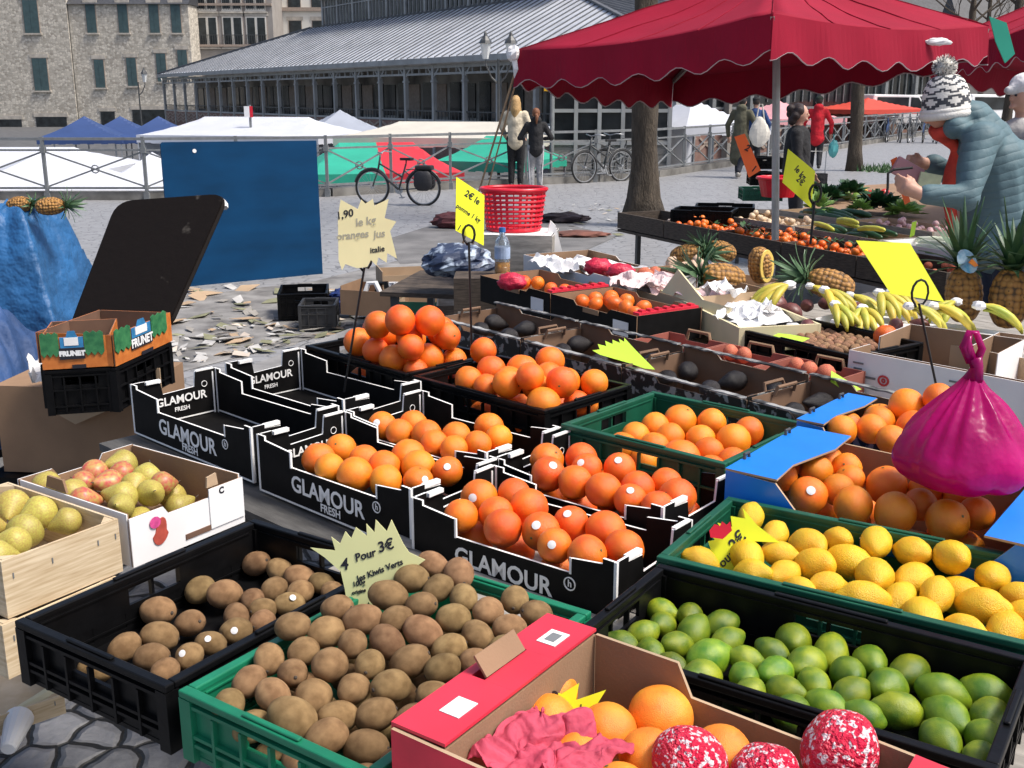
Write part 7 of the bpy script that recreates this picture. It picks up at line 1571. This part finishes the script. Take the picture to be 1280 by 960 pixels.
    cf=MB(); cf.tube([M@Vector((.121*math.cos(a),.113*math.sin(a),-.075))+c for a in [2*PI*k/40 for k in range(41)]],.024,10,caps=False); cf.tube([M@Vector((.122*math.cos(a),.114*math.sin(a),-.052))+c for a in [2*PI*k/40 for k in range(41)]],.018,8,caps=False); cf.build('cuff',hm,H,smooth=True)
    pm=MB(); rq=random.Random(8); pc=c+M@Vector((.0,0,.175))
    for i in range(900):
        v=Vector((rq.gauss(0,1),rq.gauss(0,1),rq.gauss(0,1))).normalized(); w_=v.orthogonal().normalized()*.0035; L=.062*rq.uniform(.85,1.12); pm.add([pc+v*.02-w_,pc+v*.02+w_,pc+v*L+w_*.6,pc+v*L-w_*.6],[(0,1,2,3)],int(rq.random()<.35))
    pm.ell(pc,(.048,)*3,12,8,m=0); pm.build('pompom',[hm,dk],H)
    for s in (-1,1): e=MB(); e.ell(hd+Vector((-.10,s*.034,-.025)),(.006,.009,.007),8,6); e.build('eye',K['ink'],T)
    # things she holds
    pu=MB(); pu.box((0,0,0),(.17,.03,.10),rot=(0,R(28),0)); o=pu.build('purse',mat('mauve_leather',(.42,.20,.22),.45,.15,9),loc=q(1134,214,.02),bevel=.008); tag(o,'mauve leather purse held open in her hands','purse')
    pb=MB(); pb.tube([(-.02,0,.0),(-.05,0,-.02),(-.045,0,-.10),(-.05,0,-.14)],.008,6); pb.tube([(-.02,0,.0),(.08,0,.01)],.008,6); tag(pb.build('strap',K['tyre'],loc=q(1122,212,-.10)),'black strap dangling from the mauve purse','strap')
    nb=MB(); nb.box((0,0,0),(.12,.02,.08),rot=(0,R(10),0)); tag(nb.build('banknote',mat('pale_note',(.62,.66,.42),.7,.2,20),loc=q(1162,226,-.02)),'pale yellow-green paper note by her hands','banknote')
hatwoman()
# ------------------------------------------------------------------ bicycles
def bicycle(loc,rz,label,pannier=True,col=None):
    t=thing('bicycle',label,'bicycle',loc,rz,'parked bicycles'); fm=col or K['darksteel']; WR=.34
    def W_(x):
        w=MB(); w.tube([(WR*math.cos(a),0,WR*math.sin(a)) for a in [2*PI*i/36 for i in range(37)]],.021,8,caps=False); o=w.build('wheel',K['tyre'],t,loc=(x,0,WR),smooth=True)
        r=MB(); r.tube([((WR-.03)*math.cos(a),0,(WR-.03)*math.sin(a)) for a in [2*PI*i/36 for i in range(37)]],.010,6,caps=False)
        for i in range(18): a=2*PI*i/18; r.bar((.02*math.cos(a+.6),.015*(-1)**i,.02*math.sin(a+.6)),((WR-.03)*math.cos(a),0,(WR-.03)*math.sin(a)),.003)
        r.tube([(0,-.05,0),(0,.05,0)],.022,8); r.build('rim',K['steel'],o)
        f=MB(); f.tube([((WR+.035)*math.cos(a),0,(WR+.035)*math.sin(a)) for a in [R(15)+R(150)*i/12 for i in range(13)]],.018,6); f.build('mudguard',fm,t,loc=(x,0,WR))
    W_(-.53); W_(.53)
    f=MB(); bb=(.02,0,.30); st=(.18,0,.80); hd=(-.36,0,.80); hl=(-.40,0,.68)
    for a,c,r in (((-.53,0,WR),hl,.016),(hl,(-.34,0,.98),.02),(hl,bb,.024),(hd,(.10,0,.55),.018),(bb,st,.019),(bb,(.53,0,WR),.012),((.14,0,.68),(.53,0,WR),.011)): f.tube([a,c],r,8)
    f.tube([(.18,0,.70),(.75,0,.70)],.010,6); f.tube([(.70,0,.70),(.55,0,WR)],.008,6); f.build('frame',fm,t,smooth=True)
    h=MB(); h.tube([(-.20,-.30,1.02),(-.33,-.20,1.04),(-.35,0,1.0),(-.33,.20,1.04),(-.20,.30,1.02)],.013,8); h.build('handlebar',K['steel'],t,smooth=True)
    s=MB(); s.prism([(-.14,-.02),(-.05,-.03),(.10,-.085),(.13,-.05),(.13,.05),(.10,.085),(-.05,.03),(-.14,.02)],(.20,0,.90),(1,0,0),(0,1,0),.05); s.tube([(.18,0,.78),(.19,0,.88)],.014,8); s.build('saddle',K['tyre'],t,bevel=.012)
    c=MB(); c.lathe([(.085,-.004),(.085,.004),(0,.004)],16,0,bb,Matrix.Rotation(R(90),3,'X')); c.bar((.02,-.05,.30),(.10,-.05,.16),.02); c.bar((.02,.05,.30),(-.06,.05,.44),.02); c.box((.11,-.09,.155),(.09,.08,.02)); c.box((-.07,.09,.445),(.09,.08,.02)); c.build('crank',K['steel'],t)
    if pannier:
        for y in (-.14,.14):
            b=MB(); b.ell((.56,y,.50),(.21,.085,.22),18,12,fn=lambda v:Vector((max(-.85,min(.85,v.x)),v.y,max(-.9,min(.82,v.z))))*(1+.08*noise.noise(v*2+Vector((y*9,0,0))))); b.build('pannier',mat('black_pannier',(.016,.016,.02),.6,.3,9,bump=.4,bscale=20),t,smooth=True)
        b=MB(); b.box((.56,0,.74),(.34,.24,.09)); b.build('rack_bag',K['tyre'],t,bevel=.03)
    return t
p=P(496,258,0); bicycle((p.x,p.y+.25,0),R(-12),'black bicycle with bulging panniers leaning at the railing behind the star card').scale=(.88,)*3
for i,(px,py,D,rz) in enumerate(((750,216,25.2,35),(772,212,25.6,40))):
    q=PD(px,200,D); bicycle((q.x,D-.9+.3*i,0),R(rz),('bicycle parked at the railing, left one beside the big tree trunk','bicycle parked at the railing, right one next to the big tree trunk')[i],False)
# bicycles and a scooter in the rack far right
for i in range(7):
    px=1095+i*15; q=PD(px,160,46-i*.2); bicycle((q.x,q.y,0),R(60+8*(i%3)),'bicycle in the crowded rack along the far railing',False,[K['darksteel'],K['navy'],K['greysteel']][i%3])
# parked vans beyond
def van(px,D,label,col,s=1.):
    q=PD(px,120,D); t=thing('parked_van',label,'van',(q.x,D,0),R(20),'parked vehicles far away'); b=MB()
    b.prism([(-2.2,.35),(2.2,.35),(2.2,1.0),(1.5,1.15),(.9,1.9),(-2.1,1.95),(-2.2,1.6)],(0,0,0),(1,0,0),(0,0,1),1.7); b.build('body',col,t,bevel=.08)
    w=MB(); w.prism([(.35,1.15),(1.35,1.15),(.85,1.75),(.35,1.78)],(0,-.86,0),(1,0,0),(0,0,1),.02); w.prism([(-1.9,1.15),(.2,1.15),(.2,1.78),(-1.9,1.80)],(0,-.86,0),(1,0,0),(0,0,1),.02); w.build('window',K['darksheet'],t)
    for x in (-1.4,1.4):
        for y in (-.8,.8): o=MB(); o.lathe([(0,-.1),(.32,-.1),(.32,.1),(0,.1)],20,0,(0,0,0),Matrix.Rotation(R(90),3,'X')); o.build('wheel',K['tyre'],t,loc=(x,y,.33))
van(1120,62,'white parked van behind the red tents, left one',K['white']); van(1165,66,'silver parked van right of the white one',K['steel']); van(1240,60,'pale parked van between the hat and the right edge',K['white']); van(1205,72,'dark grey parked van between two pale ones',K['greysteel'])
